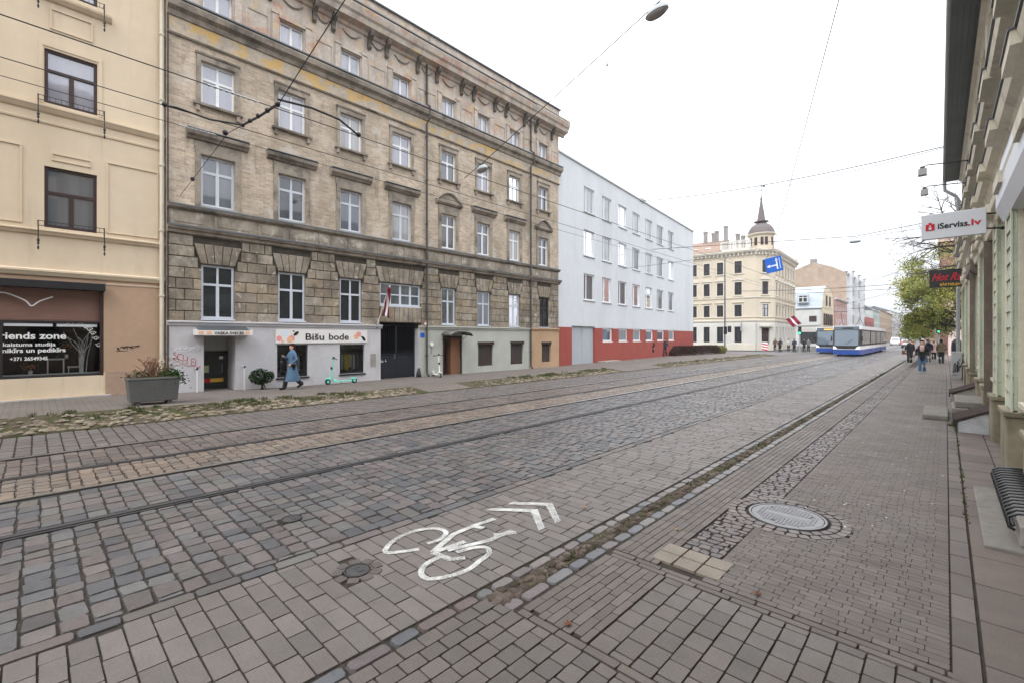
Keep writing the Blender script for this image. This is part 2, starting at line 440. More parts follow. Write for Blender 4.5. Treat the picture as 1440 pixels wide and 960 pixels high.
# ------------------------------------------------------------------ facade helpers
def wall_sheet(mb, s0, s1, z0, z1, holes, depth=.18, d=0):
    """front sheet at distance d with rectangular openings and their reveals"""
    hs = [h for h in holes if h[1] > s0 and h[0] < s1 and h[3] > z0 and h[2] < z1]
    ss = sorted({s0, s1, *[min(max(x, s0), s1) for h in hs for x in h[:2]]})
    zs = sorted({z0, z1, *[min(max(x, z0), z1) for h in hs for x in h[2:4]]})
    for a, b in zip(ss, ss[1:]):
        run = None
        for c, e in zip(zs, zs[1:]):
            ms, mz = (a+b)/2, (c+e)/2
            inside = any(h[0] < ms < h[1] and h[2] < mz < h[3] for h in hs)
            if inside:
                if run: mb.quad([(a,d,run[0]),(b,d,run[0]),(b,d,run[1]),(a,d,run[1])]); run = None
            else:
                run = (run[0] if run else c, e)
        if run: mb.quad([(a,d,run[0]),(b,d,run[0]),(b,d,run[1]),(a,d,run[1])])
    for h in hs:
        a, b, c, e = max(h[0],s0), min(h[1],s1), max(h[2],z0), min(h[3],z1)
        dp = h[4] if len(h) > 4 else depth
        mb.quad([(a,d,c),(a,d,e),(a,d-dp,e),(a,d-dp,c)]); mb.quad([(b,d,c),(b,d,e),(b,d-dp,e),(b,d-dp,c)])
        if e == h[3]: mb.quad([(a,d,e),(b,d,e),(b,d-dp,e),(a,d-dp,e)])
        if c == h[2]: mb.quad([(a,d,c),(b,d,c),(b,d-dp,c),(a,d-dp,c)])

def window(fr, s0, s1, z0, z1, parent, frame, pane, style='cross', depth=.15, t=.06, sill=None, trans=.66, name='window'):
    """frame with mullions; pane and sill are its sub-parts"""
    w = MB(fr); d1 = -depth+.07; d0 = -depth
    w.box(s0, s0+t, d0, d1, z0, z1); w.box(s1-t, s1, d0, d1, z0, z1)
    w.box(s0+t, s1-t, d0, d1, z0, z0+t*1.2); w.box(s0+t, s1-t, d0, d1, z1-t, z1)
    m = (s0+s1)/2; h = z1-z0; zt = z0+h*trans
    b = t*.6
    if style in ('cross', 'tee'):
        w.box(s0+t, s1-t, d0, d1-.01, zt-b, zt+b)
        w.box(m-b*1.2, m+b*1.2, d0, d1-.012, z0+t, zt-b)
        if style == 'cross': w.box(m-b*.8, m+b*.8, d0, d1-.012, zt+b, z1-t)
    elif style == 'mid': w.box(m-b*1.2, m+b*1.2, d0, d1-.01, z0+t, z1-t)
    elif style == 'side':
        q = s0+(s1-s0)*.3; w.box(q-b, q+b, d0, d1-.01, z0+t, z1-t)
    elif style == 'wide':
        for k in (1, 2, 3):
            q = s0+(s1-s0)*k/4; w.box(q-b*1.2, q+b*1.2, d0, d1-.01, z0+t, z1-t)
        w.box(s0+t, s1-t, d0, d1-.02, z0+h*.5-b*.7, z0+h*.5+b*.7)
    o = w.build(name, frame, parent)
    g = MB(fr); g.quad([(s0+t*.5, d0+.03, z0+t*.5), (s1-t*.5, d0+.03, z0+t*.5), (s1-t*.5, d0+.03, z1-t*.5), (s0+t*.5, d0+.03, z1-t*.5)])
    g.build('pane', pane, o)
    if sill:
        q = MB(fr); q.box(s0-sill[0], s1+sill[0], -depth+.02, sill[1], z0-sill[2], z0-.003); q.build('sill', sill[3], o)
    return o

def shell(mb, P, depth, s0, s1, z0, z1, top=True):
    """sides, back and top of a building body behind the front sheet"""
    mb.quad([(s0,0,z0),(s0,-depth,z0),(s0,-depth,z1),(s0,0,z1)])
    mb.quad([(s1,0,z0),(s1,-depth,z0),(s1,-depth,z1),(s1,0,z1)])
    mb.quad([(s0,-depth,z0),(s1,-depth,z0),(s1,-depth,z1),(s0,-depth,z1)])
    if top: mb.quad([(s0,0,z1),(s1,0,z1),(s1,-depth,z1),(s0,-depth,z1)])
# ================================================================== GROUND
def zL(y):
    """height of the left pavement: it climbs a little towards the cream house"""
    t = min(1, max(0, (7-y)/7)); return .12+.13*t*t*(3-2*t)

g = MB(); g.quad([(-900,-400,-.08),(900,-400,-.08),(900,1500,-.08),(-900,1500,-.08)])
struct(g.build('ground', MT['asphalt']))
g = MB(); g.quad([(-13.6,-14,-.014),(-2.43,-14,-.014),(-2.43,90,-.014),(-13.6,90,-.014)])
struct(g.build('road_bed', MT['dirt']))
g = MB(); g.quad([(-14.2,90,-.012),(-2.4,90,-.012),(-2.4,600,-.012),(-14.2,600,-.012)])
g.quad([(-60,57.5,-.03),(-13.6,57.5,-.03),(-13.6,71,-.03),(-60,71,-.03)])
struct(g.build('far_road', mat('far_road_surface', (.13,.125,.125), .6, .35, ((.4,.12),(5,.1)), (30,.4,.01))))

GREY = [(0.1713, 0.1557, 0.1463), (0.187, 0.1682, 0.1588), (0.1558, 0.1432, 0.1351), (0.1797, 0.164, 0.1564)]
SETTC = [(0.1463, 0.1296, 0.1277), (0.1613, 0.139, 0.1353), (0.1344, 0.1326, 0.1326), (0.1169, 0.1206, 0.1261), (0.1457, 0.1457, 0.1402), (0.1181, 0.1107, 0.1107), (0.1728, 0.1561, 0.1505), (0.1433, 0.134, 0.1303), (0.1001, 0.102, 0.1094), (0.151, 0.1399, 0.1287)]
SAND = [(0.226, 0.1794, 0.1427), (0.1998, 0.1605, 0.1311), (0.2465, 0.1975, 0.1534), (0.169, 0.1446, 0.1249), (0.2166, 0.1824, 0.153)]
BRK = [(0.1498, 0.1341, 0.1246), (0.135, 0.121, 0.1138), (0.1604, 0.142, 0.1308), (0.1429, 0.129, 0.1234)]

def jc(pal, j=.1, rnd=R):
    c = rnd.choice(pal); k = 1+rnd.uniform(-j, j); return (c[0]*k, c[1]*k, c[2]*k)

def stone(mb, cx, cy, w, h, z, col, ang=0, jit=0, inset=.012, cham=.02, n8=True, drop=.03, tilt=0):
    ca, sa = math.cos(ang), math.sin(ang)
    w2, h2 = w/2, h/2
    if n8:
        c = min(cham, w*.3, h*.3)
        pts = [(-w2+c,-h2),(w2-c,-h2),(w2,-h2+c),(w2,h2-c),(w2-c,h2),(-w2+c,h2),(-w2,h2-c),(-w2,-h2+c)]
    else: pts = [(-w2,-h2),(w2,-h2),(w2,h2),(-w2,h2)]
    n = len(pts); i = len(mb.v)
    tx, ty = R.uniform(-tilt, tilt), R.uniform(-tilt, tilt)
    J = [(R.uniform(-jit, jit), R.uniform(-jit, jit)) for _ in pts]
    for (x, y), (a, b) in zip(pts, J):
        x += a; y += b
        mb.v.append((cx+x*ca-y*sa, cy+x*sa+y*ca, z-drop))
    for (x, y), (a, b) in zip(pts, J):
        x += a; y += b
        x = math.copysign(max(.003, abs(x)-inset), x); y = math.copysign(max(.003, abs(y)-inset), y)
        mb.v.append((cx+x*ca-y*sa, cy+x*sa+y*ca, z+x*tx+y*ty))
    for k in range(n):
        l = (k+1) % n
        mb.f.append((i+k, i+l, i+n+l, i+n+k))
    mb.f.append(tuple(range(i+n, i+2*n)))
    mb.colour(col)

def fill_rows(mb, x0, x1, y0, y1, rh, sw, gap, pal, along='x', jit=0, vary=0, z=0, zj=.003, inset=.01, bond=.5, n8=True, cj=.1, skip=None, tilt=0, cham=.02):
    """courses of stones: each course runs along `along`"""
    a0, a1, b0, b1 = (x0, x1, y0, y1) if along == 'x' else (y0, y1, x0, x1)
    b = b0; k = 0
    while b < b1-.02:
        wob = R.uniform(-.03, .03) if bond == 0 else 0
        h = rh*(1+R.uniform(-vary, vary)*.5)
        h = min(h, b1-b)
        if b1-b-h < rh*.4: h = b1-b
        a = a0 - (bond*sw if k % 2 else 0) - (R.uniform(0, sw) if vary else 0) - (abs(wob)+(.05 if k % 2 else 0) if bond == 0 else 0)
        while a < a1-.01:
            w = sw*(1+R.uniform(-vary, vary))
            s, e = max(a, a0), min(a+w, a1)
            if a1-e < sw*.25: e = a1
            if e-s > sw*.2 or e == a1:
                ca, cb = (s+e)/2, b+h/2
                x, y = (ca, cb) if along == 'x' else (cb, ca)
                if not (skip and skip(x, y)):
                    ww, hh = (e-s-gap, h-gap) if along == 'x' else (h-gap, e-s-gap)
                    if ww > .015 and hh > .015:
                        zz = z(x, y) if callable(z) else z
                        stone(mb, x, y, ww, hh, zz+R.uniform(-zj, zj), jc(pal, cj), R.uniform(-jit, jit)*1.2, jit*.25, inset, cham, n8, .03, tilt)
            a = e if e == a1 else a+w
        b += h; k += 1

def near_hole(cx, cy, r): return lambda x, y: (x-cx)**2+(y-cy)**2 < r*r

MH1 = (-1.28, 5.77)      # big pale cover on the pavement
MH2 = (-3.65, 1.91)      # small valve cover in the pavers
MH3 = (-5.2, 1.95)       # small cover in the setts
MH4 = (-4.78, 1.4)
# --- pavers between the kerb and the setts
p = MB()
sk = lambda x, y: near_hole(*MH2, .14)(x, y)
fill_rows(p, -4.16, -2.69, -4, 26, .142, .3, .005, GREY, 'x', .008, .16, 0, .002, .0035, .5, True, .1, sk, .004, .006)
fill_rows(p, -4.16, -2.69, 26, 90, .142, .3, .008, GREY, 'x', 0, .04, 0, .002, .004, .5, False, .1)
for k in range(9):
    a = 2*PI*k/9
    stone(p, MH2[0]+.165*math.cos(a), MH2[1]+.165*math.sin(a), .095, .108, .0075, jc([(.125,.11,.103)], .15), a, .004, .008, .012)
# row of big flat setts bordering the pavers
fill_rows(p, -4.3, -4.165, -4, 90, .135, .36, .007, SETTC, 'y', .012, .35, .002, .003, .006, .5, True, .12)
struct(p.build('road_pavers', MT['paver'], normals=False))
# --- granite setts up to the first rail, between the rails
RAILS = (-6.80, -8.31, -9.60, -11.13)
p = MB()
sk = lambda x, y: near_hole(*MH3, .05)(x, y)
ARG = dict(jit=.035, vary=.25, zj=.005, inset=.008, bond=.5, cj=.15, tilt=.02, cham=.018)
fill_rows(p, -6.68, -4.31, -4, 24, .168, .205, .007, SETTC, 'x', skip=sk, **ARG)
fill_rows(p, -8.19, -6.88, -4, 22, .185, .25, .008, SETTC, 'x', **ARG)
fill_rows(p, -9.48, -8.38, -4, 22, .15, .2, .006, SAND, 'x', jit=.05, vary=.3, zj=.004, inset=.008, bond=.5, cj=.12, tilt=.015, cham=.02)
fill_rows(p, -11.01, -9.68, -4, 22, .17, .3, .008, [(.145,.12,.11),(.165,.137,.123),(.125,.114,.107),(.18,.15,.13)], 'x', **ARG)
far = dict(jit=.03, vary=.25, zj=.006, inset=.01, bond=.5, cj=.16, n8=False, tilt=.03)
fill_rows(p, -6.68, -4.31, 24, 90, .16, .21, .012, SETTC, 'x', **far)
fill_rows(p, -8.22, -6.88, 22, 90, .17, .25, .014, SETTC, 'x', **far)
fill_rows(p, -9.52, -8.4, 22, 90, .17, .22, .01, SAND, 'x', **far)
fill_rows(p, -11.05, -9.68, 22, 90, .18, .3, .014, SETTC, 'x', **far)
struct(p.build('granite_setts', MT['sett'], normals=False))
p = MB()
fill_rows(p, -13.5, -11.22, -4, 20, .2, .3, .012, [(.15,.136,.13),(.165,.148,.14),(.14,.13,.126),(.148,.14,.138)], 'x', jit=.015, vary=.12, zj=.004, inset=.008, bond=.5, cj=.1, tilt=.008)
fill_rows(p, -13.5, -11.22, 20, 90, .2, .3, .016, [(.15,.136,.13),(.165,.148,.14),(.14,.13,.126),(.148,.14,.138)], 'x', jit=.0, vary=.12, zj=.004, inset=.008, bond=.5, cj=.1, n8=False)
struct(p.build('road_slabs', MT['paver'], normals=False))

# --- tram rails, each a rail with its groove
for i, (x, lab) in enumerate(zip(RAILS, ('black grooved tram rail nearest the bicycle symbol, between dark setts', 'polished tram rail bordering the sandy strip on its near side',
      'dark tram rail bordering the sandy strip on its far side', 'polished tram rail nearest the planter and the shops'))):
    root = thing('tram_rail', (x, 0, 0), lab, 'rail', 'tram rails set in the road')
    q = MB(); q.box(-.035, .035, -14, 250, -.02, .008); q.build('rail_head', MT['steel'] if i % 2 else MT['castiron'], root, world=False)
    q = MB(); q.box(.036, .085 if i % 2 == 0 else .05, -14, 250, -.02, .0005); q.build('groove', MT['black'], root, world=False)  # black strip near road level, the groove's shadow put into its colour
    q = MB(); q.box(*((.0855, .11) if i % 2 == 0 else (.0505, .062)), -14, 250, -.02, .006); q.build('guard_lip', MT['castiron'], root, world=False)

# --- right kerb: two rows of setts and a muddy gutter of broken stones
p = MB()
KS = [(.19,.175,.165),(.165,.165,.168),(.21,.192,.178),(.175,.152,.148),(.14,.146,.155)]
for x0, x1 in ((-2.68, -2.55), (-2.405, -2.27)):
    fill_rows(p, x0, x1, 2.35, 60, x1-x0, .26, .016, KS, 'y', .02, .3, .012 if x1 > -2.4 else .002, .006, .014, .5, True, .14, None, .03, .025)
fill_rows(p, -2.68, -2.55, -4, 2.35, .13, .25, .012, [(.15,.115,.11),(.135,.115,.115),(.115,.12,.128),(.155,.125,.118)], 'y', .012, .3, .004, .004, .012, .5, True, .12, None, .02, .02)
struct(p.build('kerb_setts', MT['sett'], normals=False))
def rock(mb, cx, cy, z, r, col, flat=.5):
    i = len(mb.v); n = 7; a0 = R.uniform(0, 6)
    ex = R.uniform(.7, 1.3)
    rr = [r*R.uniform(.75, 1.2) for _ in range(n)]
    for lev, (k, dz) in enumerate(((1, -.35), (1.02, .1), (.62, .8))):
        for m in range(n):
            a = a0+2*PI*m/n
            mb.v.append((cx+rr[m]*k*math.cos(a)*ex, cy+rr[m]*k*math.sin(a)/ex, z+r*flat*(dz+R.uniform(-.1,.1))))
    for lev in (0, 1):
        for m in range(n):
            l = (m+1) % n
            mb.f.append((i+lev*n+m, i+lev*n+l, i+(lev+1)*n+l, i+(lev+1)*n+m))
    mb.f.append(tuple(range(i+2*n, i+3*n)))
    mb.colour(col)
p = MB()
for k in range(900):
    y = 2.4+ (R.random()**1.5)*50
    rock(p, R.uniform(-2.54,-2.41), y, -.012+R.uniform(0,.014), R.uniform(.025,.06), jc([(.13,.1,.08),(.1,.08,.06),(.16,.128,.105),(.07,.055,.04)], .2), .45)
struct(p.build('gutter_rubble', MT['rock'], normals=False), 'stuff')
g = MB(); g.quad([(-2.56,2.3,-.008),(-2.38,2.3,-.008),(-2.38,60,-.008),(-2.56,60,-.008)])
struct(g.build('gutter_mud', MT['verge']))

# --- right pavement
g = MB(); g.quad([(-2.42,-14,-.004),(6,-14,-.004),(6,90,-.004),(-2.42,90,-.004)])
struct(g.build('pavement_bed', MT['dirt']))
p = MB()
PV = [(.14,.124,.114),(.154,.136,.125),(.13,.117,.108),(.148,.132,.122)]
fill_rows(p, -2.54, .1, -4, 2.4, .125, .16, .005, PV, 'y', .008, .05, .012, .002, .0035, .5, True, .09, None, .004, .006)
fill_rows(p, -1.68, .1, 2.48, 3.62, .147, .176, .005, PV, 'y', .006, .1, .012, .002, .0035, .5, True, .09, None, .004, .006)
fill_rows(p, .1, 3.0, -4, 3.62, .3, .3, .005, PV, 'x', .004, 0, .012, .002, .004, .5, True, .07)
struct(p.build('driveway_pavers', MT['paver'], normals=False))
ringsk = near_hole(*MH1, .55)
p = MB()
tact = lambda x, y: -1.9 < x < -1.38 and 3.89 < y < 4.2
def skB(x, y): return ringsk(x, y) or tact(x, y)
fill_rows(p, -2.25, .1, 2.405, 2.475, .07, .24, .004, BRK, 'x', .006, .08, .012, .002, .003, .5, True, .1, None, 0, .006)
fill_rows(p, -2.26, -1.69, 2.48, 3.625, .0717, .23, .003, BRK, 'y', .006, .06, .012, .0016, .002, .5, True, .12, None, 0, .006)
fill_rows(p, -2.25, .1, 3.63, 3.76, .065, .26, .003, BRK, 'x', .006, .08, .012, .002, .005, .5, True, .1, None, 0, .006)
fill_rows(p, -2.26, -1.83, 3.77, 24, .0717, .23, .003, BRK, 'y', .005, .06, .012, .0016, .002, .5, True, .12, skB, 0, .006)
fill_rows(p, -2.26, -1.83, 24, 60, .0717, .23, .008, BRK, 'y', 0, .06, .012, .002, .005, .5, False, .12)
fill_rows(p, -1.45, .02, 3.77, 22, .0665, .138, .0022, BRK, 'x', .003, .0, .012, .0011, .001, .0, True, .1, skB, 0, .006)
fill_rows(p, -1.45, .02, 22, 60, .08, .138, .004, BRK, 'x', 0, .0, .012, .0015, .002, .0, False, .1)
fill_rows(p, .022, .162, 3.63, 60, .14, .42, .005, BRK, 'y', .004, .05, .012, .002, .006, .5, False, .12)
struct(p.build('pavement_bricks', MT['brickpave'], normals=False))
p = MB()
SL = [(.145,.118,.102),(.157,.126,.108),(.134,.111,.098)]
fill_rows(p, .168, 1.3, 3.63, 32, .37, .62, .006, SL, 'y', .003, .12, .012, .003, .004, .4, True, .1, None, .006, .008)
fill_rows(p, .17, 6, 32, 88, .5, .5, .012, SL, 'x', 0, 0, .012, .003, .008, .5, False, .1)
fill_rows(p, -2.26, .16, 60, 88, .4, .4, .012, SL, 'x', 0, 0, .012, .003, .008, .5, False, .1)
struct(p.build('pavement_slabs', MT['paver'], normals=False))
p = MB()
fill_rows(p, -1.82, -1.455, 4.25, 40, .092, .11, .006, [(.135,.108,.1),(.15,.12,.11),(.12,.1,.096),(.16,.13,.115)], 'x', .05, .3, .012, .004, .006, .5, True, .14, ringsk, .03, .014)
for ring, n, r in ((0, 26, .45), (1, 32, .545)):
    for k in range(n):
        a = 2*PI*(k+.5*ring)/n
        stone(p, MH1[0]+r*math.cos(a), MH1[1]+r*math.sin(a), .09, 2*PI*r/n-.006, .0185, jc([(.135,.108,.1),(.15,.12,.11),(.16,.13,.115)], .14), a, .005, .006, .014, True, .03, .03)
struct(p.build('pavement_cobbles', MT['sett'], normals=False))
# filler bricks round the ring are the bed itself; the tactile slabs sit at the band's near end
p = MB()
for k in range(3):
    for j in range(2):
        stone(p, -1.84+k*.2, 3.95+j*.195, .195, .19, .0155, jc([(.25,.215,.17)], .06), 0, .002, .006, .008)
struct(p.build('pale_slabs', MT['paver'], normals=False))

# --- left pavement (climbs a little), verge
NB = 70
p = MB(); ys = [-14+k*(57+14)/NB for k in range(NB+1)]
xs = [-14.75, -16, -18.0, -24]
gi = [[p.p(x, y, zL(y)) for x in xs] for y in ys]
for a, b in zip(gi, gi[1:]):
    for k in range(3): p.face((a[k], a[k+1], b[k+1], b[k]))
LPAVE = brick_mat('left_pavement_bricks', (.165,.142,.128), (.145,.125,.113), (.075,.063,.053), .26, .13, .008, bump=.6, axes='yx', var=.16, stain=(((.09,.075,.06), .6, .58, .8, None, .5),))
struct(p.build('left_pavement', LPAVE))
p = MB(); p.box(-13.52, -13.5, -14, 57, -.05, .03)
gi = []
SEG = ((-14, 9.7), (12.2, 23.6), (29.5, 54))
def inseg(y): return max((min(y-a, b-y) for a, b in SEG))
for k in range(285):
    y = -14+k*.25; row = []
    amt = min(1, max(0, inseg(y)/1.2))
    for j in range(7):
        x = -13.5-1.26*j/6; t = j/6
        zb = zL(y)*t**.8
        n = mnoise.noise((x*3, y*3, 0))*.035*amt + .05*amt*math.sin(PI*t)
        row.append(p.p(x, y, zb+n if 0 < j < 6 else zb))
    gi.append(row)
for a, b in zip(gi, gi[1:]):
    for j in range(6): p.face((a[j], a[j+1], b[j+1], b[j]))
struct(p.build('verge', MT['verge'], smooth=True))
# asphalt drive-over in the gaps of the verge
p = MB()
for a, b in ((9.9, 12.0), (23.9, 29.2)):
    for k in range(8):
        y0, y1 = a+(b-a)*k/8, a+(b-a)*(k+1)/8
        p.quad([(-13.5,y0,.012),(-14.78,y0,zL(y0)+.008),(-14.78,y1,zL(y1)+.008),(-13.5,y1,.012)])
struct(p.build('crossover', LPAVE))
p = MB()
RC = [(.24,.2,.15),(.29,.245,.185),(.2,.165,.12),(.31,.27,.21),(.15,.125,.095),(.26,.21,.14)]
for a, b in SEG:
    n = int((b-a)*(46 if b < 30 else 24))
    for k in range(n):
        y = R.uniform(max(a, -5), b); t = R.random()**1.6
        amt = min(1, max(0, inseg(y)/1.2))
        if R.random() > .25+amt: continue
        rock(p, -13.55-.85*t, y, zL(y)*t**.8+.022*amt, R.uniform(.035,.1)*(1-.35*t), jc(RC, .22), .4)
struct(p.build('verge_stones', MT['rock'], normals=False), 'stuff')
def blades(mb, cx, cy, z, n, r, h, pal, flop=.5):
    for _ in range(n):
        a = R.uniform(0, 2*PI); q = r*math.sqrt(R.random())
        x, y = cx+q*math.cos(a), cy+q*math.sin(a)
        d = R.uniform(0, 2*PI); hh = h*R.uniform(.5, 1.2); w = R.uniform(.006, .014)
        f = flop*R.random()*hh
        i = len(mb.v)
        mb.v += [(x-w*math.sin(d), y+w*math.cos(d), z), (x+w*math.sin(d), y-w*math.cos(d), z), (x+f*math.cos(d), y+f*math.sin(d), z+hh)]
        mb.f.append((i, i+1, i+2)); mb.colour(jc(pal, .25))
GR = [(.06,.085,.022),(.08,.1,.03),(.05,.068,.02),(.1,.1,.04)]
p = MB()
for a, b, dens in ((0.5, 4.8, 40), (4.2, 7.6, 34), (15, 23.4, 26), (40, 54, 8), (-6, .5, 10), (30, 40, 6)):
    for k in range(int((b-a)*dens*1.6)):
        y = R.uniform(a, b); t = .35+.6*R.random()
        if mnoise.noise((y*1.3, t*2, 3)) < -.12: continue
        blades(p, -13.5-1.26*t, y, zL(y)*t+.04, 16, .09, .075, GR)
struct(p.build('verge_grass', MT['leaf'], normals=False), 'stuff')
p = MB()
for k in range(140):
    y = R.choice((R.uniform(14, 34), R.uniform(26, 33), R.uniform(36, 50), R.uniform(3, 14)))
    blades(p, R.uniform(-2.54,-2.42), y, 0, 9, .05, .04 if y < 25 else .07, GR)
for (x, y) in ((.2, 14.6), (.3, 14.9), (.25, 13.6), (-.05, 15.6), (.12, 14.2)):
    blades(p, x, y, .02, 45, .12, .09, GR)
for k in range(60): blades(p, R.uniform(.15,.18), R.uniform(6.5,13.5), .008, 5, .02, .022, GR)
struct(p.build('pavement_weeds', MT['leaf'], normals=False), 'stuff')
p = MB()
for k in range(26):
    x, y = R.uniform(-1.3,.0), R.uniform(3.9, 12)
    p.lathe(x, y, [(R.uniform(.007,.014), .0165), (.005, .0178)], 7)
struct(p.build('gum_spots', MT['signwhite']), 'stuff')

# --- road paint
def stroke(mb, pts, w, z=.009):
    P = [Vector((a, b)) for a, b in pts]
    L = []
    for k, q in enumerate(P):
        t = (P[min(k+1,len(P)-1)]-P[max(k-1,0)]).normalized(); nn = Vector((-t.y, t.x))
        L.append((q+nn*w/2, q-nn*w/2))
    i = len(mb.v)
    for a, b in L: mb.v += [(a.x, a.y, z), (b.x, b.y, z), (a.x, a.y, z-.004), (b.x, b.y, z-.004)]
    for k in range(len(L)-1):
        q = i+4*k; mb.f += [(q, q+1, q+5, q+4), (q, q+4, q+6, q+2), (q+1, q+3, q+7, q+5)]
def smooth_pts(pts, n=6, closed=False):
    out = []; N = len(pts)
    for k in range(N if closed else N-1):
        g4 = [pts[(k+j) % N] if closed else pts[min(max(k+j,0),N-1)] for j in (-1,0,1,2)]
        for m in range(n):
            t = m/n
            out.append(tuple(.5*((2*g4[1][c])+(-g4[0][c]+g4[2][c])*t+(2*g4[0][c]-5*g4[1][c]+4*g4[2][c]-g4[3][c])*t*t+(-g4[0][c]+3*g4[1][c]-3*g4[2][c]+g4[3][c])*t**3) for c in range(len(pts[0]))))
    out.append(pts[0] if closed else pts[-1]); return out
root = thing('bicycle_marking', (-3.5, 2.6, 0), 'worn white bicycle symbol painted on the grey pavers', 'road marking')
w1 = [(-3.59,2.5),(-3.74,2.26),(-3.86,2.33),(-3.95,2.51),(-3.96,2.71),(-3.86,2.89),(-3.71,2.91),(-3.62,2.78),(-3.63,2.62)]
w2 = [(-3.33,2.53),(-3.31,2.38),(-3.22,2.26),(-3.09,2.25),(-3.0,2.4),(-2.97,2.57),(-3.01,2.74),(-3.05,2.89),(-3.15,2.96),(-3.24,2.88),(-3.29,2.7)]
for w in (w1, w2):
    q = MB(); stroke(q, smooth_pts(w), .052); q.build('wheel', MT['roadpaint'], root)
q = MB()
for s in ([(-3.45,2.55),(-3.61,2.93),(-3.62,3.22),(-3.59,3.49)], [(-3.45,2.55),(-3.22,2.58),(-3.15,2.69)], [(-3.38,2.67),(-3.25,3.08),(-3.24,3.41)], [(-3.44,2.56),(-3.4,2.9)], [(-3.62,3.2),(-3.5,3.24)], [(-3.3,3.2),(-3.18,3.4)]):
    stroke(q, s, .062, .0095+.0008*R.random())
q.build('frame', MT['roadpaint'], root)
root = thing('chevron_marking', (-3.4, 3.9, 0), 'pair of white painted chevrons ahead of the bicycle symbol', 'road marking')
for c in ([(-3.8,3.95),(-3.43,4.24),(-3.03,3.9)], [(-3.84,3.64),(-3.43,3.97),(-3.04,3.64)]):
    q = MB()
    wv = .05
    a, b, d = c
    i = len(q.v)
    q.v += [(a[0],a[1]-wv,.0092),(b[0],b[1]-wv*1.2,.0092),(d[0],d[1]-wv,.0092),(d[0],d[1]+wv,.0092),(b[0],b[1]+wv*1.2,.0092),(a[0],a[1]+wv,.0092)]
    q.f += [(i,i+1,i+4,i+5),(i+1,i+2,i+3,i+4)]
    q.build('chevron', MT['roadpaint'], root)

# --- manhole covers
def cover(name, c, r, z, m, label, frame_r, detail):
    root = thing(name, (c[0], c[1], z), label, 'manhole cover')
    q = MB()
    n = 40
    for ra, rb, za, zb in ((frame_r, r+.008, 0, 0),):
        A = [q.p(c[0]+ra*math.cos(2*PI*k/n), c[1]+ra*math.sin(2*PI*k/n), z-.02) for k in range(n)]
        B = [q.p(c[0]+ra*math.cos(2*PI*k/n), c[1]+ra*math.sin(2*PI*k/n), z+.003) for k in range(n)]
        Cc = [q.p(c[0]+rb*math.cos(2*PI*k/n), c[1]+rb*math.sin(2*PI*k/n), z+.003) for k in range(n)]
        D = [q.p(c[0]+rb*math.cos(2*PI*k/n), c[1]+rb*math.sin(2*PI*k/n), z-.02) for k in range(n)]
        for X, Y in ((A,B),(B,Cc),(Cc,D)):
            for k in range(n):
                l = (k+1) % n; q.face((X[k],X[l],Y[l],Y[k]))
    q.build('frame', m, root)
    q = MB(); q.lathe(c[0], c[1], [(r, z-.02), (r, z), (r-.012, z+.002)], n); q.build('lid', m, root)
    q = MB(); detail(q, c, r, z+.002)
    q.build('raised_pattern', MT['castiron'] if detail is pat_small else MT['manhole'], root)
def pat_big(q, c, r, z):
    for i in range(-9, 10):
        for j in range(-6, 7):
            x, y = i*.033, j*.048
            if math.hypot(x, y) < r-.05 and not (abs(y) < .05 and abs(x) < .2) : q.box(c[0]+x-.011, c[0]+x+.011, c[1]+y-.019, c[1]+y+.019, z-.004, z+.005)
    q.box(c[0]-.2, c[0]+.2, c[1]-.045, c[1]+.045, z-.004, z+.0025)
def pat_small(q, c, r, z):
    q.box(c[0]-r*.55, c[0]+r*.55, c[1]-.012, c[1]+.012, z-.004, z+.004)
    for s in (-1, 1): q.lathe(c[0]+s*r*.45, c[1]+.03, [(.016, z-.004), (.014, z+.004)], 8)
cover('manhole_cover', MH1, .345, .02, MT['manhole'], 'large pale iron manhole cover ringed by cobbles on the pavement', .375, pat_big)
q0 = bpy.data.objects['lid']
cover('valve_cover', MH2, .095, .009, MT['castiron'], 'small dark valve cover set in a wheel of stones beside the bicycle symbol', .112, pat_small)
cover('valve_cover', MH3, .09, .016, MT['castiron'], 'small black round cover lying alone among the granite setts', .105, pat_small)
# key holes of the big cover
for a in (.5, 2.4, 4.4):
    q = MB(); q.lathe(MH1[0]+.25*math.cos(a), MH1[1]+.25*math.sin(a), [(.02, .012), (.018, .0275)], 10)
    q.build('key_hole', MT['black'], bpy.data.objects['manhole_cover'])
# --- fallen leaves
def leaf_obj(x, y, z, s, c):
    q = MB(); n = 7; rz = R.uniform(0, 6); pts = []
    i = len(q.v)
    q.v.append((x, y, z+.012))
    out = [(1,0),(.55,.35),(.35,.8),(0,.5),(-.6,.55),(-.45,0),(-.6,-.55),(0,-.5),(.35,-.8),(.55,-.35)]
    for a, b in out:
        q.v.append((x+s*(a*math.cos(rz)-b*math.sin(rz)), y+s*(a*math.sin(rz)+b*math.cos(rz)), z+.002+R.uniform(0,.02)))
    for k in range(len(out)): q.f.append((i, i+1+k, i+1+(k+1) % len(out)))
    o = q.build('fallen_leaf', c)
    return o
LV = [mat('leaf_red_brown', (.16,.055,.03), .8, .2, ((30,.3),)), mat('leaf_tan', (.28,.17,.09), .8, .2, ((30,.3),))]
for (x, y, k, lab, gz) in ((-1.89,2.55,0,'crumpled red brown leaf lying on the brick pavers nearest the camera',.014),(-3.06,4.45,1,'curled tan leaf on the road pavers near the painted chevrons',.004),
        (-2.01,4.58,1,'tan leaf on the brick pavement between the gutter and the cobble band',.014),(-1.05,3.86,0,'dark brown leaf on the bricks in front of the pale slabs',.014)):
    tag(leaf_obj(x, y, gz, .035, LV[k]), lab, 'leaf', 'fallen leaves on the pavement')
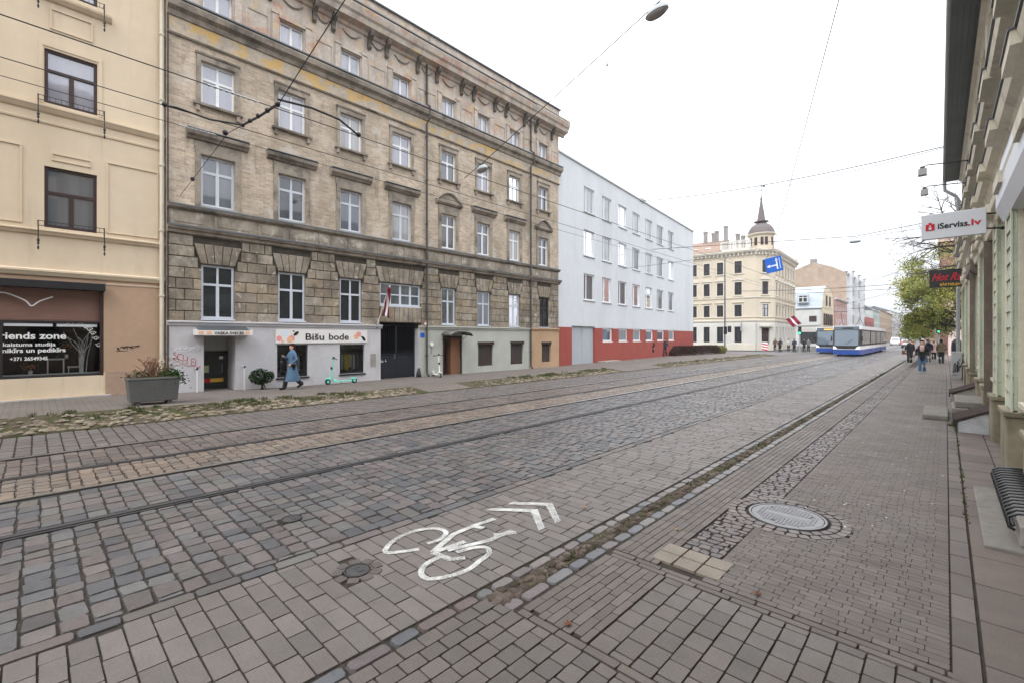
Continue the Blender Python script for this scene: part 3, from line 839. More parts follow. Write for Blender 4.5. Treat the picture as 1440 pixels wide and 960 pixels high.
# ================================================================== BROWN HOUSE (main subject)
FB = Fr((-18.2, 0), (0, 1), (1, 0))
brown = thing('apartment_building', (-18.2, 13.2, .1), 'long weathered tan brick apartment house with rusticated first floor, ornate cornice and grey shop plinth', 'building')
Y0, Y1 = 2.94, 23.46
BAYS = [(3.88,4.88),(6.34,7.33),(8.75,9.71),(11.2,12.2),(13.98,14.9),(16.38,17.3),(18.84,19.74),(21.45,22.36)]
F1 = [(3.89,4.87),(6.34,7.33),(8.75,9.71),None,(14.02,14.89),(16.42,17.34),(18.87,19.74),(21.56,22.45)]
H = []
for k, b in enumerate(BAYS):
    H += [(*b, 6.44, 8.15), (*b, 9.88, 11.32), (b[0]+.05, b[1]-.07, 13.03, 13.96)]
    if F1[k]: H.append((*F1[k], 2.62, 4.45))
WIDE = (10.6, 12.75, 3.42, 4.43); GATE = (10.6, 12.62, 0, 2.64, 1.0)
H += [WIDE, GATE]
DOOR = (3.95, 4.9, 0, 2.03, .95); D3 = (14.12, 15.2, 0, 1.96, .55)
SW = [(6.28, 7.42, .48, 1.71, .2), (8.72, 9.82, .48, 1.69, .2)]
BW = [(16.42, 17.55, .45, 1.72, .14), (18.94, 20.03, .43, 1.73, .14), (21.72, 22.62, .46, 1.68, .14)]
H += [DOOR, D3, *SW, *BW]
w = MB(FB); wall_sheet(w, Y0, Y1, 6.28, 11.87, H)
shell(w, FB, 13, Y0, Y1, 0, 16.6)
w.build('brick_wall', MT['brick'], brown)
w = MB(FB); wall_sheet(w, Y0, Y1, 11.87, 12.42, H, d=.03); w.build('frieze', MT['frieze'], brown)
w = MB(FB); wall_sheet(w, Y0, Y1, 12.9, 15.0, H, .2, .02)
for k, b in enumerate(BAYS):                      # attic pilaster strips, panels
    a, c = b[0]+.05, b[1]-.07
    for s in (a-.28, c+.06):
        w.box(s, s+.22, .02, .07, 13.0, 14.1); w.box(s-.03, s+.25, .02, .1, 14.1, 14.2)
    nxt = BAYS[k+1][0]+.05-.36 if k < 7 else Y1-.1
    m0 = c+.4
    if nxt-m0 > .3:
        w.box(m0, nxt, .02, .045, 13.08, 13.16); w.box(m0, nxt, .02, .045, 13.84, 13.92)
        w.box(m0, m0+.07, .02, .044, 13.16, 13.84); w.box(nxt-.07, nxt, .02, .044, 13.16, 13.84)
    w.box(a-.05, c+.05, .02, .09, 14.0, 14.09)
w.build('attic_wall', MT['attic'], brown)
w = MB(FB); wall_sheet(w, Y0, Y1, 5.62, 6.2, H)
s = Y0+.1
while s < Y1-.4:
    L = R.choice((.95, 1.05, 1.2)); e = min(s+L, Y1-.08)
    w.box(s, e, 0, .035, 5.7, 6.12); w.box(s+.1, e-.1, .035, .05, 5.78, 6.04); s = e+.17
w.build('panel_band', MT['stone'], brown)
w = MB(FB); wall_sheet(w, Y0, Y1, 2.5, 5.4, H, .24, -.04); w.build('joint_backing', MT['groove'], brown)
# --- rusticated blocks and voussoirs
BC = [(.29,.25,.2),(.27,.23,.18),(.31,.27,.215),(.25,.21,.17),(.28,.235,.18),(.33,.29,.24),(.3,.245,.18)]
w = MB(FB)
def blk(poly, d1, col, ins=.016):
    """block from an (s,z) outline with chamfered front"""
    n = len(poly); i = len(w.v)
    cs = sum(p[0] for p in poly)/n; cz = sum(p[1] for p in poly)/n
    for a, c in poly: w.p(a, -.045, c)
    for a, c in poly: w.p(a, d1-.02, c)
    for a, c in poly:
        L = math.hypot(a-cs, c-cz); k = 1-ins*1.5/L
        w.p(cs+(a-cs)*k, d1, cz+(c-cz)*k)
    for lv in (0, 1):
        for k in range(n):
            l = (k+1) % n; w.f.append((i+lv*n+k, i+lv*n+l, i+(lv+1)*n+l, i+(lv+1)*n+k))
    w.f.append(tuple(range(i+2*n, i+3*n))); w.colour(col)
VO = []
for k in range(8):
    if F1[k]: VO.append((F1[k][0], F1[k][1], 4.47, 5.13, 5))
VO.append((10.6, 12.75, 4.45, 5.13, 9)); VO.append((10.6, 12.75, 2.67, 3.36, 9))
for s0, s1, z0, z1, n in VO:
    fl = .22 if z0 > 4 else .0
    for k in range(n):
        t0, t1 = k/n, (k+1)/n
        b0, b1 = s0-.02+(s1-s0+.04)*t0+.008, s0-.02+(s1-s0+.04)*t1-.008
        a0, a1 = s0-fl+(s1-s0+2*fl)*t0+.008, s0-fl+(s1-s0+2*fl)*t1-.008
        blk([(b0,z0),(b1,z0),(a1,z1),(a0,z1)], .045, jc(BC, .12))
NC = 8; ch = 2.88/NC
for c in range(NC):
    z0 = 2.5+c*ch; z1 = z0+ch; zm = (z0+z1)/2
    ex = []
    for s0, s1, a, b, n in VO:
        if z1 > a and z0 < b:
            t = (min(z1, b)-a)/(b-a); fl = (.02+.2*t) if a > 4 else .02
            ex.append((s0-fl-.012, s1+fl+.012))
    for h in H:
        if h[2] < 5.4 and h[3] > 2.5 and z1 > h[2]+.02 and z0 < h[3]-.02: ex.append((h[0], h[1]))
    ex.sort(); cur = Y0; iv = []
    for a, b in ex:
        if a > cur: iv.append((cur, a))
        cur = max(cur, b)
    if cur < Y1: iv.append((cur, Y1))
    for a, b in iv:
        L = b-a
        if L < .06: continue
        n = max(1, round(L/.62)); 
        cuts = [a+L*k/n for k in range(n+1)]
        if c % 2 and n > 1:
            cuts = [a]+[a+L*(k+.5)/n for k in range(n)]+[b]
        for q, r in zip(cuts, cuts[1:]):
            if r-q < .05: continue
            blk([(q+.008,z0+.01),(r-.008,z0+.01),(r-.008,z1-.01),(q+.008,z1-.01)], .02+R.uniform(0,.012), jc(BC, .13))
w.build('rusticated_blocks', MT['block'], brown, normals=True)
# --- mouldings
w = MB(FB)
w.profile([(0,5.38),(.1,5.42),(.12,5.5),(.2,5.54),(.22,5.61),(0,5.63)], Y0, Y1+.1)
w.profile([(0,6.18),(.08,6.21),(.13,6.25),(.14,6.3),(0,6.33)], Y0, Y1+.06)
w.profile([(0,11.83),(.06,11.85),(.09,11.9),(0,11.93)], Y0, Y1+.05)
w.profile([(0,12.4),(.08,12.45),(.12,12.6),(.26,12.68),(.3,12.84),(.28,12.9),(0,12.95)], Y0, Y1+.15)
w.build('string_courses', MT['mould'], brown)
w = MB(FB)
w.profile([(.02,14.98),(.1,15.02),(.14,15.14),(.42,15.22),(.46,15.42),(.54,15.5),(.6,15.72),(.6,15.8),(.1,15.86)], Y0, 20.6)
w.profile([(.02,14.98),(.14,15.02),(.18,15.14),(.46,15.22),(.5,15.42),(.58,15.5),(.64,15.72),(.64,15.8),(.1,15.86)], 20.6, Y1+.45)
w.box(Y1-.3, Y1+.42, -1.2, .02, 15.25, 15.8)
w.build('cornice', MT['attic'], brown)
for k, b in enumerate(BAYS):
    for s in (b[0]-.4, b[1]+.25):
        if s < Y0+.05 or s > Y1-.15: continue
        w = MB(FB); w.profile([(.02,14.5),(.1,14.47),(.16,14.55),(.13,14.7),(.19,14.84),(.36,14.98),(.4,15.1),(.38,15.2),(.02,15.2)], s, s+.15)
        w.build('cornice_bracket', MT['soot'], brown)
    c = (b[0]+b[1])/2; w = MB(FB)
    w.tube([(c-.4,.03,14.85),(c-.2,.06,14.68),(c,.07,14.62),(c+.2,.06,14.68),(c+.4,.03,14.85)], .03, 5)
    w.build('garland', MT['mould'], brown)
    if k < 7:
        m = (b[1]+BAYS[k+1][0])/2; w = MB(FB)
        w.tube([(m-.3,.03,14.9),(m-.15,.06,14.72),(m,.07,14.66),(m+.15,.06,14.72),(m+.3,.03,14.9)], .03, 5)
        w.build('garland', MT['mould'], brown)
for nm_, d0_, d1_, z_, e_ in (('cornice_flashing', .1, .63, 15.862, .46), ('sill_flashing', 0, .32, 12.952, .16), ('band_flashing', 0, .15, 6.332, .07), ('base_flashing', 0, .24, 5.632, .1)):
    w = MB(FB); w.box(Y0, Y1+e_, d0_, d1_, z_, z_+.022); w.box(Y0, Y1+e_, d1_-.012, d1_, z_-.03, z_); w.build(nm_, MT['zinc'], brown)
w = MB(FB); w.box(Y0, Y1, -.35, .1, 15.89, 16.62)
for s0, s1 in ((3.2, 7.9), (8.1, 12.85), (13.2, 20.4), (20.85, 23.2)): w.box(s0, s1, .1, .13, 16.0, 16.48)
w.build('parapet', MT['attic'], brown)
w = MB(FB); w.box(Y0, Y1+.06, -.4, .19, 16.62, 16.69); w.build('parapet_coping', MT['zinc'], brown)
w = MB(FB); w.quad([(Y0,-.4,16.66),(Y1,-.4,16.66),(Y1,-6,18.3),(Y0,-6,18.3)]); w.quad([(Y0,-12.8,16.66),(Y1,-12.8,16.66),(Y1,-6,18.3),(Y0,-6,18.3)])
rf = w.build('roof', MT['zinc'], brown)
# --- window surrounds
for k, b in enumerate(BAYS):
    a, c = b
    w = MB(FB)
    w.box(a-.17, a-.01, 0, .05, 6.36, 8.32); w.box(c+.01, c+.17, 0, .05, 6.36, 8.32); w.box(a-.17, c+.17, 0, .052, 8.17, 8.34)
    w.box(a-.2, c+.2, 0, .035, 8.345, 8.58)
    if k in (4, 7):
        w.profile([(0,8.6),(.1,8.63),(.17,8.7),(.18,8.76),(0,8.78)], a-.36, c+.36)
        n = 9; P = []
        for j in range(n+1):
            t = j/n; P.append((a-.36+(c-a+.72)*t, 8.78+.46*math.sin(PI*t)))
        w.prism(P, 0, .05)
        w.tube([(x, .1, z-.0) for x, z in P], .065, 5)
    else:
        w.profile([(0,8.6),(.08,8.63),(.12,8.68),(.2,8.74),(.23,8.86),(0,8.9)], a-.42, c+.42)
        fl_ = MB(FB); fl_.box(a-.43, c+.43, 0, .245, 8.9, 8.92); fl_.build('hood_flashing', MT['zinc'], brown)
    w.build('window_surround', MT['mould'], brown); w = MB(FB)
    a2, c2 = a, c
    w.box(a2-.14, a2-.01, 0, .05, 9.9, 11.5); w.box(c2+.01, c2+.14, 0, .05, 9.9, 11.5); w.box(a2-.14, c2+.14, 0, .052, 11.33, 11.5)
    w.profile([(0,11.5),(.07,11.52),(.09,11.58),(0,11.6)], a2-.17, c2+.17)
    w.profile([(-.1,9.78),(.13,9.8),(.14,9.87),(-.1,9.88)], a2-.24, c2+.24)
    for s in (a2-.16, c2+.05): w.box(s, s+.11, 0, .1, 9.6, 9.78)
    w.build('window_surround', MT['mould'], brown)
for k, b in enumerate(BAYS):
    window(FB, *b, 6.44, 8.15, brown, MT['frame_blue'] if k < 4 else MT['frame_white'], (MT['pane_mid'], MT['pane_room'], MT['pane_mid'], MT['pane_lace'], MT['pane_room'], MT['pane_mid'], MT['pane_lace'], MT['pane_mid'])[k], 'cross', .16, .072, (.03,.06,.06,MT['sill']), .68)
    window(FB, *b, 9.88, 11.32, brown, MT['frame_white'], (MT['pane_sky'], MT['pane_sky'], MT['pane_lace'], MT['pane_sky'], MT['pane_mid'], MT['pane_sky'], MT['pane_lace'], MT['pane_mid'])[k], 'cross', .16, .068, None, .62)
    window(FB, b[0]+.05, b[1]-.07, 13.03, 13.96, brown, MT['frame_white'], MT['pane_sky'], 'mid', .17, .062)
    if F1[k]: window(FB, *F1[k], 2.62, 4.45, brown, MT['frame_blue'] if k < 7 else MT['frame_dark'], MT['pane_dark'] if k < 4 or k == 7 else MT['pane_mid'], 'cross', .14, .065, (.02,.03,.05,MT['frame_blue']), .64)
window(FB, *WIDE, brown, MT['frame_blue'], MT['pane_mid'], 'wide', .14, .07, (.02,.03,.05,MT['frame_blue']))
# --- plinth, three paints
for s0, s1, m in ((Y0, 10.6, 'plinth'), (12.62, 20.6, 'plinth_green'), (20.6, Y1, 'plinth_orange')):
    w = MB(FB); wall_sheet(w, s0, s1, -.1, 2.5, H, .2, .04 if m != 'plinth_orange' else .05)
    w.profile([(.04,2.36),(.08,2.38),(.1,2.46),(.14,2.48),(.14,2.52),(0,2.54)], s0, s1+(.06 if m == 'plinth' else 0))
    if m == 'plinth_green': w.box(s0, s1, .04, .06, -.1, .38) if False else None
    w.build('plinth', MT[m], brown)
w = MB(FB); w.box(12.622, 12.9, -.9, .038, 0, 2.4); w.build('gate_pier', MT['plinth'], brown)
w = MB(FB); w.box(10.3, 10.598, -.9, .038, 0, 2.4); w.build('gate_pier', MT['plinth'], brown)
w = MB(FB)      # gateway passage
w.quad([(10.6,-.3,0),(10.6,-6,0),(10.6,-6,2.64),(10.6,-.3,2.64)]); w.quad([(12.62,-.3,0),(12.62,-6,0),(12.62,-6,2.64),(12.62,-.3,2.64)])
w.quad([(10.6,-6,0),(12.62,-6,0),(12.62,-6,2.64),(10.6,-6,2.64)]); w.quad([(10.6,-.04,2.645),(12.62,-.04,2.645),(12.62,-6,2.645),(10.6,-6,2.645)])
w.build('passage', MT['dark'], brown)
for a in (10.62, 11.62):
    w = MB(FB); w.box(a, a+.98, -.36, -.32, .14, 1.18)
    for s in (a, a+.94): w.box(s, s+.04, -.37, -.31, 1.18, 2.55)
    w.box(a+.04, a+.94, -.365, -.315, 2.5, 2.55); w.box(a+.04, a+.94, -.365, -.315, 1.2, 1.25)
    for k in range(1, 8): w.tube([(a+.04+.9*k/8, -.34, 1.2), (a+.04+.9*k/8, -.34, 2.5)], .009, 5)
    for k in range(5):
        c0 = a+.16+.18*k
        w.tube([(c0+.07*math.cos(t), -.33, 1.32+.06*math.sin(t)) for t in [2*PI*j/8 for j in range(9)]], .008, 4)
    gt = w.build('gate', MT['gate'], brown)
w = MB(FB); w.tube([(11.5,-.3,1.05),(11.5,-.24,1.05),(11.5,-.24,1.2),(11.5,-.3,1.2)], .012, 5); w.build('handle', MT['galv'], gt)
def scrawl(fr, s0, z0, wd, ht, n, m, parent, d, r=.011, seed=1, slant=.3):
    """loose spray-can handwriting"""
    rn = random.Random(seed); q = MB(fr)
    for k in range(n):
        a = s0+wd*k/n; pts = []
        for j in range(5):
            t = j/4; z = z0+ht*(rn.random())
            pts.append((a+wd/n*rn.uniform(-.1,1.25)+slant*(z-z0)*.4, d, z))
        q.tube(smooth_pts(pts, 4), r, 4)
    q.tube([(s0, d, z0-ht*.15), (s0+wd*.55, d, z0-ht*.12)], r*.8, 4)
    return q.build('graffiti', m, parent)
scrawl(FB, 10.7, .88, .42, .12, 5, MT['white'], brown, -.318, .008, 5)
# "WEEKSTA"-like pale tag, red tag
TAGW = mat('graffiti_white', (.66,.66,.7), .8, .2); TAGR = mat('graffiti_red', (.42,.05,.09), .8, .2); TAGK = mat('graffiti_black', (.03,.025,.03), .8, .2)
scrawl(FB, 3.05, 1.55, .75, .17, 8, TAGW, brown, .042, .009, 9)
q = MB(FB)
rx, rz = 3.12, 1.28
glyph = {'S':[(.1,.9),(-.02,.75),(.1,.5),(.16,.25),(0,.05)],'C':[(.2,.8),(0,.85),(-.02,.3),(.18,.1)],'H':[(0,0),(.04,1)],'h':[(.04,.5),(.2,.55),(.2,1),(.18,0)],'E':[(.2,.9),(0,.85),(0,.5),(.16,.5),(0,.48),(.02,.05),(.22,.1)],'L':[(0,1),(.02,.05),(.25,.1)]}
for k, gk in enumerate('SCHhEL'):
    off = k*.12-(.1 if gk == 'h' else 0)
    q.tube([(rx+off+p[0]*.55, .042, rz-.1*k*.55+p[1]*.26) for p in smooth_pts(glyph[gk], 3)], .009, 4)
q.tube([(3.1,.042,1.3),(3.5,.042,1.05),(3.85,.042,1.0),(3.7,.042,.9)], .006, 4)
q.build('graffiti', TAGR, brown)
# --- left shop: recessed door, canopy sign, railings
w = MB(FB)
w.quad([(3.95,-.25,.1),(4.9,-.25,.1),(4.9,-.95,.1),(3.95,-.95,.1)]); w.build('door_step', MT['concrete_mid'], brown)
w = MB(FB); w.box(3.95, 4.9, -.95, -.9, 1.52, 2.03); w.build('door_transom', MT['plinth_green'], brown)
w = MB(FB); w.box(3.97, 4.88, -.94, -.88, .1, 1.5)
dr = w.build('shop_door', MT['frame_dark'], brown)
w = MB(FB); w.box(4.05, 4.78, -.885, -.87, .62, 1.4); w.build('door_glass', MT['pane_dark'], dr)
w = MB(FB); w.box(4.02, 4.75, -.868, -.86, .4, .53); w.build('door_sticker', MT['yellow'], dr)
w = MB(FB); w.box(4.08, 4.3, -.868, -.862, .75, 1.0); w.build('door_notice', mat('notice_green', (.4,.45,.25), .6, .3), dr)
w = MB(FB); w.box(4.16, 4.34, -.859, -.855, .4, .53); w.build('door_sticker', MT['red'], dr)
w = MB(FB); w.box(4.62, 4.74, -.868, -.862, 1.22, 1.32); w.build('door_notice', MT['white'], dr)
w = MB(FB); w.tube([(4.7,-.85,.72),(4.7,-.82,.74),(4.7,-.82,1.02),(4.7,-.85,1.04)], .014, 5); w.build('handle', MT['galv'], dr)
cp = thing('canopy_sign', (-18.0, 4.45, 2.05), 'small peach and white canopy sign over the recessed shop door', 'sign')
w = MB(FB)
w.box(3.64, 5.3, .5, .54, 2.06, 2.22); w.box(3.64, 3.67, .05, .5, 2.06, 2.26); w.box(5.27, 5.3, .05, .5, 2.06, 2.26)
w.build('board', MT['signwhite'], cp)
w = MB(FB); w.prism([(3.7,2.2),(5.24,2.2),(5.1,2.36),(3.8,2.36)], .06, .47); w.build('canopy_roof', MT['zinc'], cp)
for s in (3.7, 3.92, 5.06):
    w = MB(FB); w.box(s, s+.14, .541, .545, 2.09, 2.19); w.build('motif', MT['peach'], cp)
fit_text('VASKA SVECES', 4.14, 5.02, 2.09, .13, lambda x, y, z: FB(x, .545+z, y), MT['ink'], cp, bold=.003)
for s, lab in ((3.72, 'short bent steel handrail left of the recessed shop door'), (5.12, 'short bent steel handrail right of the recessed shop door')):
    r_ = thing('handrail', FB(s, .2, .15), lab, 'handrail', 'handrails beside the shop door')
    w = MB(FB); w.tube([(s,.25,.12),(s,.25,.86),(s,.22,.95),(s,.12,.98),(s,-.0,.98)], .022, 7); w.build('rail', MT['railpale'], r_)
    w = MB(FB); w.ball((s-.02,.34,.97), .04, 8, 6); w.tube([(s,.25,.93),(s-.02,.34,.97)], .018, 6); w.build('end_knob', MT['black'], r_)
# --- right shop: windows with clothes
for k, h in enumerate(SW):
    win = window(FB, *h[:4], brown, MT['frame_dark'], MT['clear'], 'none', .12, .05, (.04,.09,.06,MT['frame_dark']), name='shop_window')
    w = MB(FB); a, b, c, e = h[:4]
    w.quad([(a,-1,c),(b,-1,c),(b,-1,e),(a,-1,e)]); w.quad([(a,-.2,c),(a,-1,c),(a,-1,e),(a,-.2,e)]); w.quad([(b,-.2,c),(b,-1,c),(b,-1,e),(b,-.2,e)])
    w.quad([(a,-.2,e),(b,-.2,e),(b,-1,e),(a,-1,e)]); w.quad([(a,-.2,c),(b,-.2,c),(b,-1,c),(a,-1,c)])
    w.build('shop_interior', mat('shop_inner_%d' % k, (.34,.33,.32), .9, .1), brown)
    rk = thing('clothes_rail', FB((a+b)/2, -.4, c), 'clothes rail inside the '+('left shop window behind the woman' if k == 0 else 'right shop window above the scooter, one yellow garment'), 'clothes rail')
    w = MB(FB); w.tube([(a+.08,-.4,c+.86),(b-.08,-.4,c+.86)], .012, 5)
    for s in (a+.1, b-.1): w.tube([(s,-.4,c),(s,-.4,c+.86)], .012, 5)
    w.build('rail', MT['galv'], rk)
    n = 11; cols = ['black','grey','navy','black','white2','grey','black','taupe','grey','white2','black'] if k == 0 else ['black','white2','grey','mustard','mustard','mustard','white2','grey','white2','black','grey']
    CC = dict(black=(.02,.02,.022), grey=(.16,.16,.16), navy=(.03,.035,.06), white2=(.42,.42,.4), taupe=(.22,.18,.14), mustard=(.5,.37,.03))
    for j in range(n):
        s = a+.16+(b-a-.32)*j/(n-1); g_ = MB(FB); lo = c+R.uniform(.08,.3)
        g_.prism([(s-.05,lo),(s+.05,lo),(s+.045,c+.7),(s+.02,c+.8),(s-.02,c+.8),(s-.045,c+.7)], -.56, -.26)
        g_.tube([(s,-.4,c+.8),(s,-.4,c+.87)], .006, 4)
        g_.build('garment', cloth(cols[j], CC[cols[j]]), rk)
sg = thing('shop_sign', FB(8.08, .06, 1.76), 'long white shop sign with hexagon honeycomb motif and black lettering above two shop windows', 'sign')
w = MB(FB); w.box(6.22, 9.93, .045, .09, 1.765, 2.29); w.build('board', MT['signwhite'], sg)
def hexa(mb, s, z, r, d): mb.prism([(s+r*math.cos(PI/6+k*PI/3), z+r*math.sin(PI/6+k*PI/3)) for k in range(6)], .09, d)
for hx, hz_, hr, hd_, hm_ in ((6.34,1.95,.11,.0925,'pink'),(6.78,1.95,.13,.0935,'pink'),(6.72,1.9,.12,.0945,'peach'),(6.45,1.83,.06,.0945,'peach'),(9.42,2.02,.12,.0945,'peach')):
    w = MB(FB); hexa(w, hx, hz_, hr, hd_); w.build('hexagon', MT[hm_], sg)
w = MB(FB); hexa(w, 6.52, 2.15, .13, .0945); w.build('hexagon', MT['paleblue'], sg)
w = MB(FB); hexa(w, 9.53, 2.12, .12, .0965); w.build('hexagon', MT['pink'], sg)
for s, z, a in ((6.95,2.13,.7),(9.76,1.93,2.2)):
    w = MB(FB)
    w.prism([(s+.12*math.cos(t)*math.cos(a)-.06*math.sin(t)*math.sin(a), z+.12*math.cos(t)*math.sin(a)+.06*math.sin(t)*math.cos(a)) for t in [2*PI*j/10 for j in range(10)]], .09, .0975)
    w.prism([(s-.09+.04*math.cos(t), z+.09+.03*math.sin(t)) for t in [2*PI*j/8 for j in range(8)]], .09, .0965)
    w.build('bee_motif', MT['ink'], sg)
fit_text('Bišu', 7.28, 8.0, 1.89, .36, lambda x, y, z: FB(x, .093+z, y), MT['ink'], sg, bold=.006)
fit_text('bode', 8.22, 9.05, 1.89, .36, lambda x, y, z: FB(x, .093+z, y), MT['ink'], sg, bold=.006)
w = MB(FB); w.box(10.1, 10.36, .04, .055, .72, 1.28); w.build('meter_hatch', MT['concrete_light'], brown)
# --- right half: doorway, cellar shutters, canopy
w = MB(FB); w.box(14.12, 14.62, -.55, -.5, .1, 1.9); d_ = w.build('door', MT['frame_dark'], brown)
w = MB(FB); w.box(14.62, 15.2, -.56, -.02, .1, 1.955); w.build('door_leaf', MT['door_brown'], brown)
w = MB(FB); w.box(14.05, 14.12, .0, .07, .1, 2.0); w.box(15.2, 15.27, .0, .07, .1, 2.0); w.box(14.05, 15.27, .0, .07, 1.96, 2.05); w.build('door_casing', MT['frame_brown'], brown)
cn = thing('door_canopy', FB(14.65, .3, 2.1), 'arched smoked canopy over the brown side door', 'canopy')
w = MB(FB); n = 10
for k in range(n):
    t0, t1 = PI*k/n, PI*(k+1)/n
    w.quad([(14.65-.68*math.cos(t0), .05, 2.12+.2*math.sin(t0)), (14.65-.68*math.cos(t1), .05, 2.12+.2*math.sin(t1)), (14.65-.68*math.cos(t1), .85, 2.06+.2*math.sin(t1)), (14.65-.68*math.cos(t0), .85, 2.06+.2*math.sin(t0))])
o = w.build('hood', mat('smoked_plastic', (.1,.09,.085), .3, .5), cn, normals=False)
m_ = o.modifiers.new('thick', 'SOLIDIFY'); m_.thickness = .012
w = MB(FB)
for dd in (.06, .84):
    w.tube([(14.65-.68*math.cos(PI*k/n), dd, 2.12-.07*dd+.2*math.sin(PI*k/n)) for k in range(n+1)], .016, 5)
for s in (13.98, 15.32):
    w.tube([(s,.06,2.12),(s,.84,2.06)], .014, 5); w.tube([(s,.06,1.85),(s,.4,2.08)], .012, 5)
w.build('bracket', MT['black'], cn)
for h in BW:
    a, b, c, e = h[:4]
    w = MB(FB); w.box(a, b, -.12, -.08, c, e-.12)
    for k in range(int((e-.14-c)/.06)): w.box(a+.02, b-.02, -.08, -.068, c+.06*k+.008, c+.06*k+.05)
    s_ = w.build('roller_shutter', MT['shutter_dark'], brown)
    w = MB(FB); w.box(a-.03, b+.03, -.1, .09, e-.11, e+.03); w.build('shutter_box', MT['frame_brown'], s_)
# small things on the right half
w = MB(FB); w.box(12.7, 12.95, .042, .05, 1.98, 2.2)
pl_ = tag(w.build('number_plate', MT['blue']), 'small blue house number plate right of the dark gate', 'plate')
lp = thing('wall_lamp', FB(13.35, .05, 1.62), 'round white wall sign lamp right of the gateway', 'lamp')
w = MB(FB); w.prism([(13.35+.1*math.cos(2*PI*k/16), 1.65+.1*math.sin(2*PI*k/16)) for k in range(16)], .05, .1); w.build('disc', MT['white'], lp)
w = MB(FB); w.box(13.33, 13.37, .04, .07, 1.2, 1.55); w.build('stem', MT['galv'], lp)
al = thing('alarm_box', FB(12.95, .05, 2.6), 'small red alarm box under the wide window corner', 'box')
w = MB(FB); w.box(12.85, 13.0, .05, .15, 2.53, 2.78); w.build('casing', MT['shutter'], al)
w = MB(FB); w.box(12.88, 12.97, .15, .16, 2.58, 2.68); w.build('label', MT['white'], al)
gs = thing('guard_stone', FB(12.55, .2, .1), 'black leaning guard stone at the right foot of the gateway', 'guard stone')
w = MB(FB); w.loft([(12.58,.1,.08,.14,.14),(12.58,.08,.3,.11,.11),(12.62,.05,.5,.06,.06),(12.64,.04,.56,.02,.02)], 8); w.build('stone', MT['black'], gs, smooth=True)
# --- drainpipes
def pipe(name, s, m, lab, fr, z0, z1, r=.05, d=.1, group=None, coll=.0):
    o = thing(name, fr(s, d, z0), lab, 'drainpipe', group)
    q = MB(fr); q.tube([(s,d,z0+.25),(s,d,z1)] if z1 < 15.4 or fr is not FB else [(s,d,z0+.25),(s,d,12.25),(s,d+.25,12.45),(s,d+.25,13.0),(s,d,13.2),(s,d,z1-.5)], r, 8); q.tube([(s,d,z0+.25),(s,d+.06,z0+.12),(s,d+.16,z0+.06)], r, 8); q.build('pipe', m, o)
    z = z0+1
    while z < z1:
        q = MB(fr); q.box(s-r-.01, s+r+.01, d-r-.03, d+r+.01, z, z+.03); q.lathe(s, d, [(r+.012, z+.03), (r+.012, z+.08)], 8); q.build('clamp', m, o); z += 2.1
    return o
pipe('drainpipe', 13.03, MT['pipe_black'], 'dark drainpipe on the brick house just right of the gateway', FB, .1, 15.6, .05, .12)
pipe('drainpipe', 20.62, MT['pipe_black'], 'dark drainpipe on the brick house where the grey plinth meets orange', FB, .1, 15.6, .05, .12)
# --- flag
fl = thing('flag', FB(10.42, .05, 2.5), 'limp maroon and white flag on a slanted pole beside the wide window', 'flag')
w = MB(FB); w.tube([(10.4,.05,2.46),(10.68,.62,4.2)], .016, 6); w.build('pole', MT['signwhite'], fl)
w = MB(FB); w.box(10.36, 10.46, .02, .09, 2.38, 2.56); w.build('bracket', MT['black'], fl)
for nm, c0, c1, m in (('maroon_cloth', 0, .4, 'maroon'), ('white_cloth', .4, .6, 'white'), ('maroon_cloth', .6, 1, 'maroon')):
    w = MB(FB); n = 14; mrows = []
    for k in range(n+1):
        t = k/n; row = []
        for j in range(5):
            u = c0+(c1-c0)*j/4
            wd = .14+.2*t
            x = 10.67-.1*t+(u-.45)*wd*1.1+.02*math.sin(9*t+6*u); dd = .6-.12*t+.07*math.sin(u*9+t*3)
            row.append(w.p(x, dd, 4.16-1.28*t-.16*(u-.5)*t))
        mrows.append(row)
    for A, B in zip(mrows, mrows[1:]):
        for j in range(4): w.face((A[j],A[j+1],B[j+1],B[j]))
    o = w.build(nm, MT[m], fl, smooth=True, normals=False)
    sm = o.modifiers.new('thick', 'SOLIDIFY'); sm.thickness = .003

# ================================================================== CREAM HOUSE
FC = Fr((-18.4, 0), (0, 1), (1, 0))
cream = thing('apartment_building', (-18.4, -3, .2), 'smooth cream apartment house with brown windows and a beauty salon shopfront', 'building')
CY0, CY1 = -9.5, 2.92
CH = []
for dy in (0, -3.0, -6.2):
    CH += [(.19+dy, 1.3+dy, 8.62, 10.16), (.19+dy, 1.29+dy, 5.1, 6.83), (.19+dy, 1.3+dy, 11.86, 13.4)]
SHOP = (-6.5, 1.44, .86, 3.58, .5)
CH.append(SHOP)
w = MB(FC); wall_sheet(w, CY0, CY1, 3.72, 15.6, CH, .2); shell(w, FC, 12, CY0, CY1, 0, 15.6)
w.build('wall', MT['cream'], cream)
w = MB(FC); wall_sheet(w, CY0, CY1, .95, 3.72, CH, .2, .012); w.build('ground_floor_wall', MT['salmon'], cream)
w = MB(FC); wall_sheet(w, CY0, 1.48, -.1, .95, CH, .2, .016); w.box(CY0, 1.47, .016, .1, .05, .3); w.build('shop_base', MT['cream'], cream)
w = MB(FC); w.box(1.48, CY1, 0, .05, -.1, .97); w.build('plinth', MT['salmon_plinth'], cream)
w = MB(FC); w.box(-6.4, 1.6, .05, .32, .0, .3); bevel(w.build('shop_step', MT['concrete_light'], cream), .02)
w = MB(FC)
w.profile([(0,8.3),(.05,8.34),(.1,8.42),(.13,8.46),(.13,8.5),(0,8.53)], CY0, CY1)
w.profile([(0,8.0),(.03,8.02),(.04,8.07),(0,8.09)], CY0, CY1)
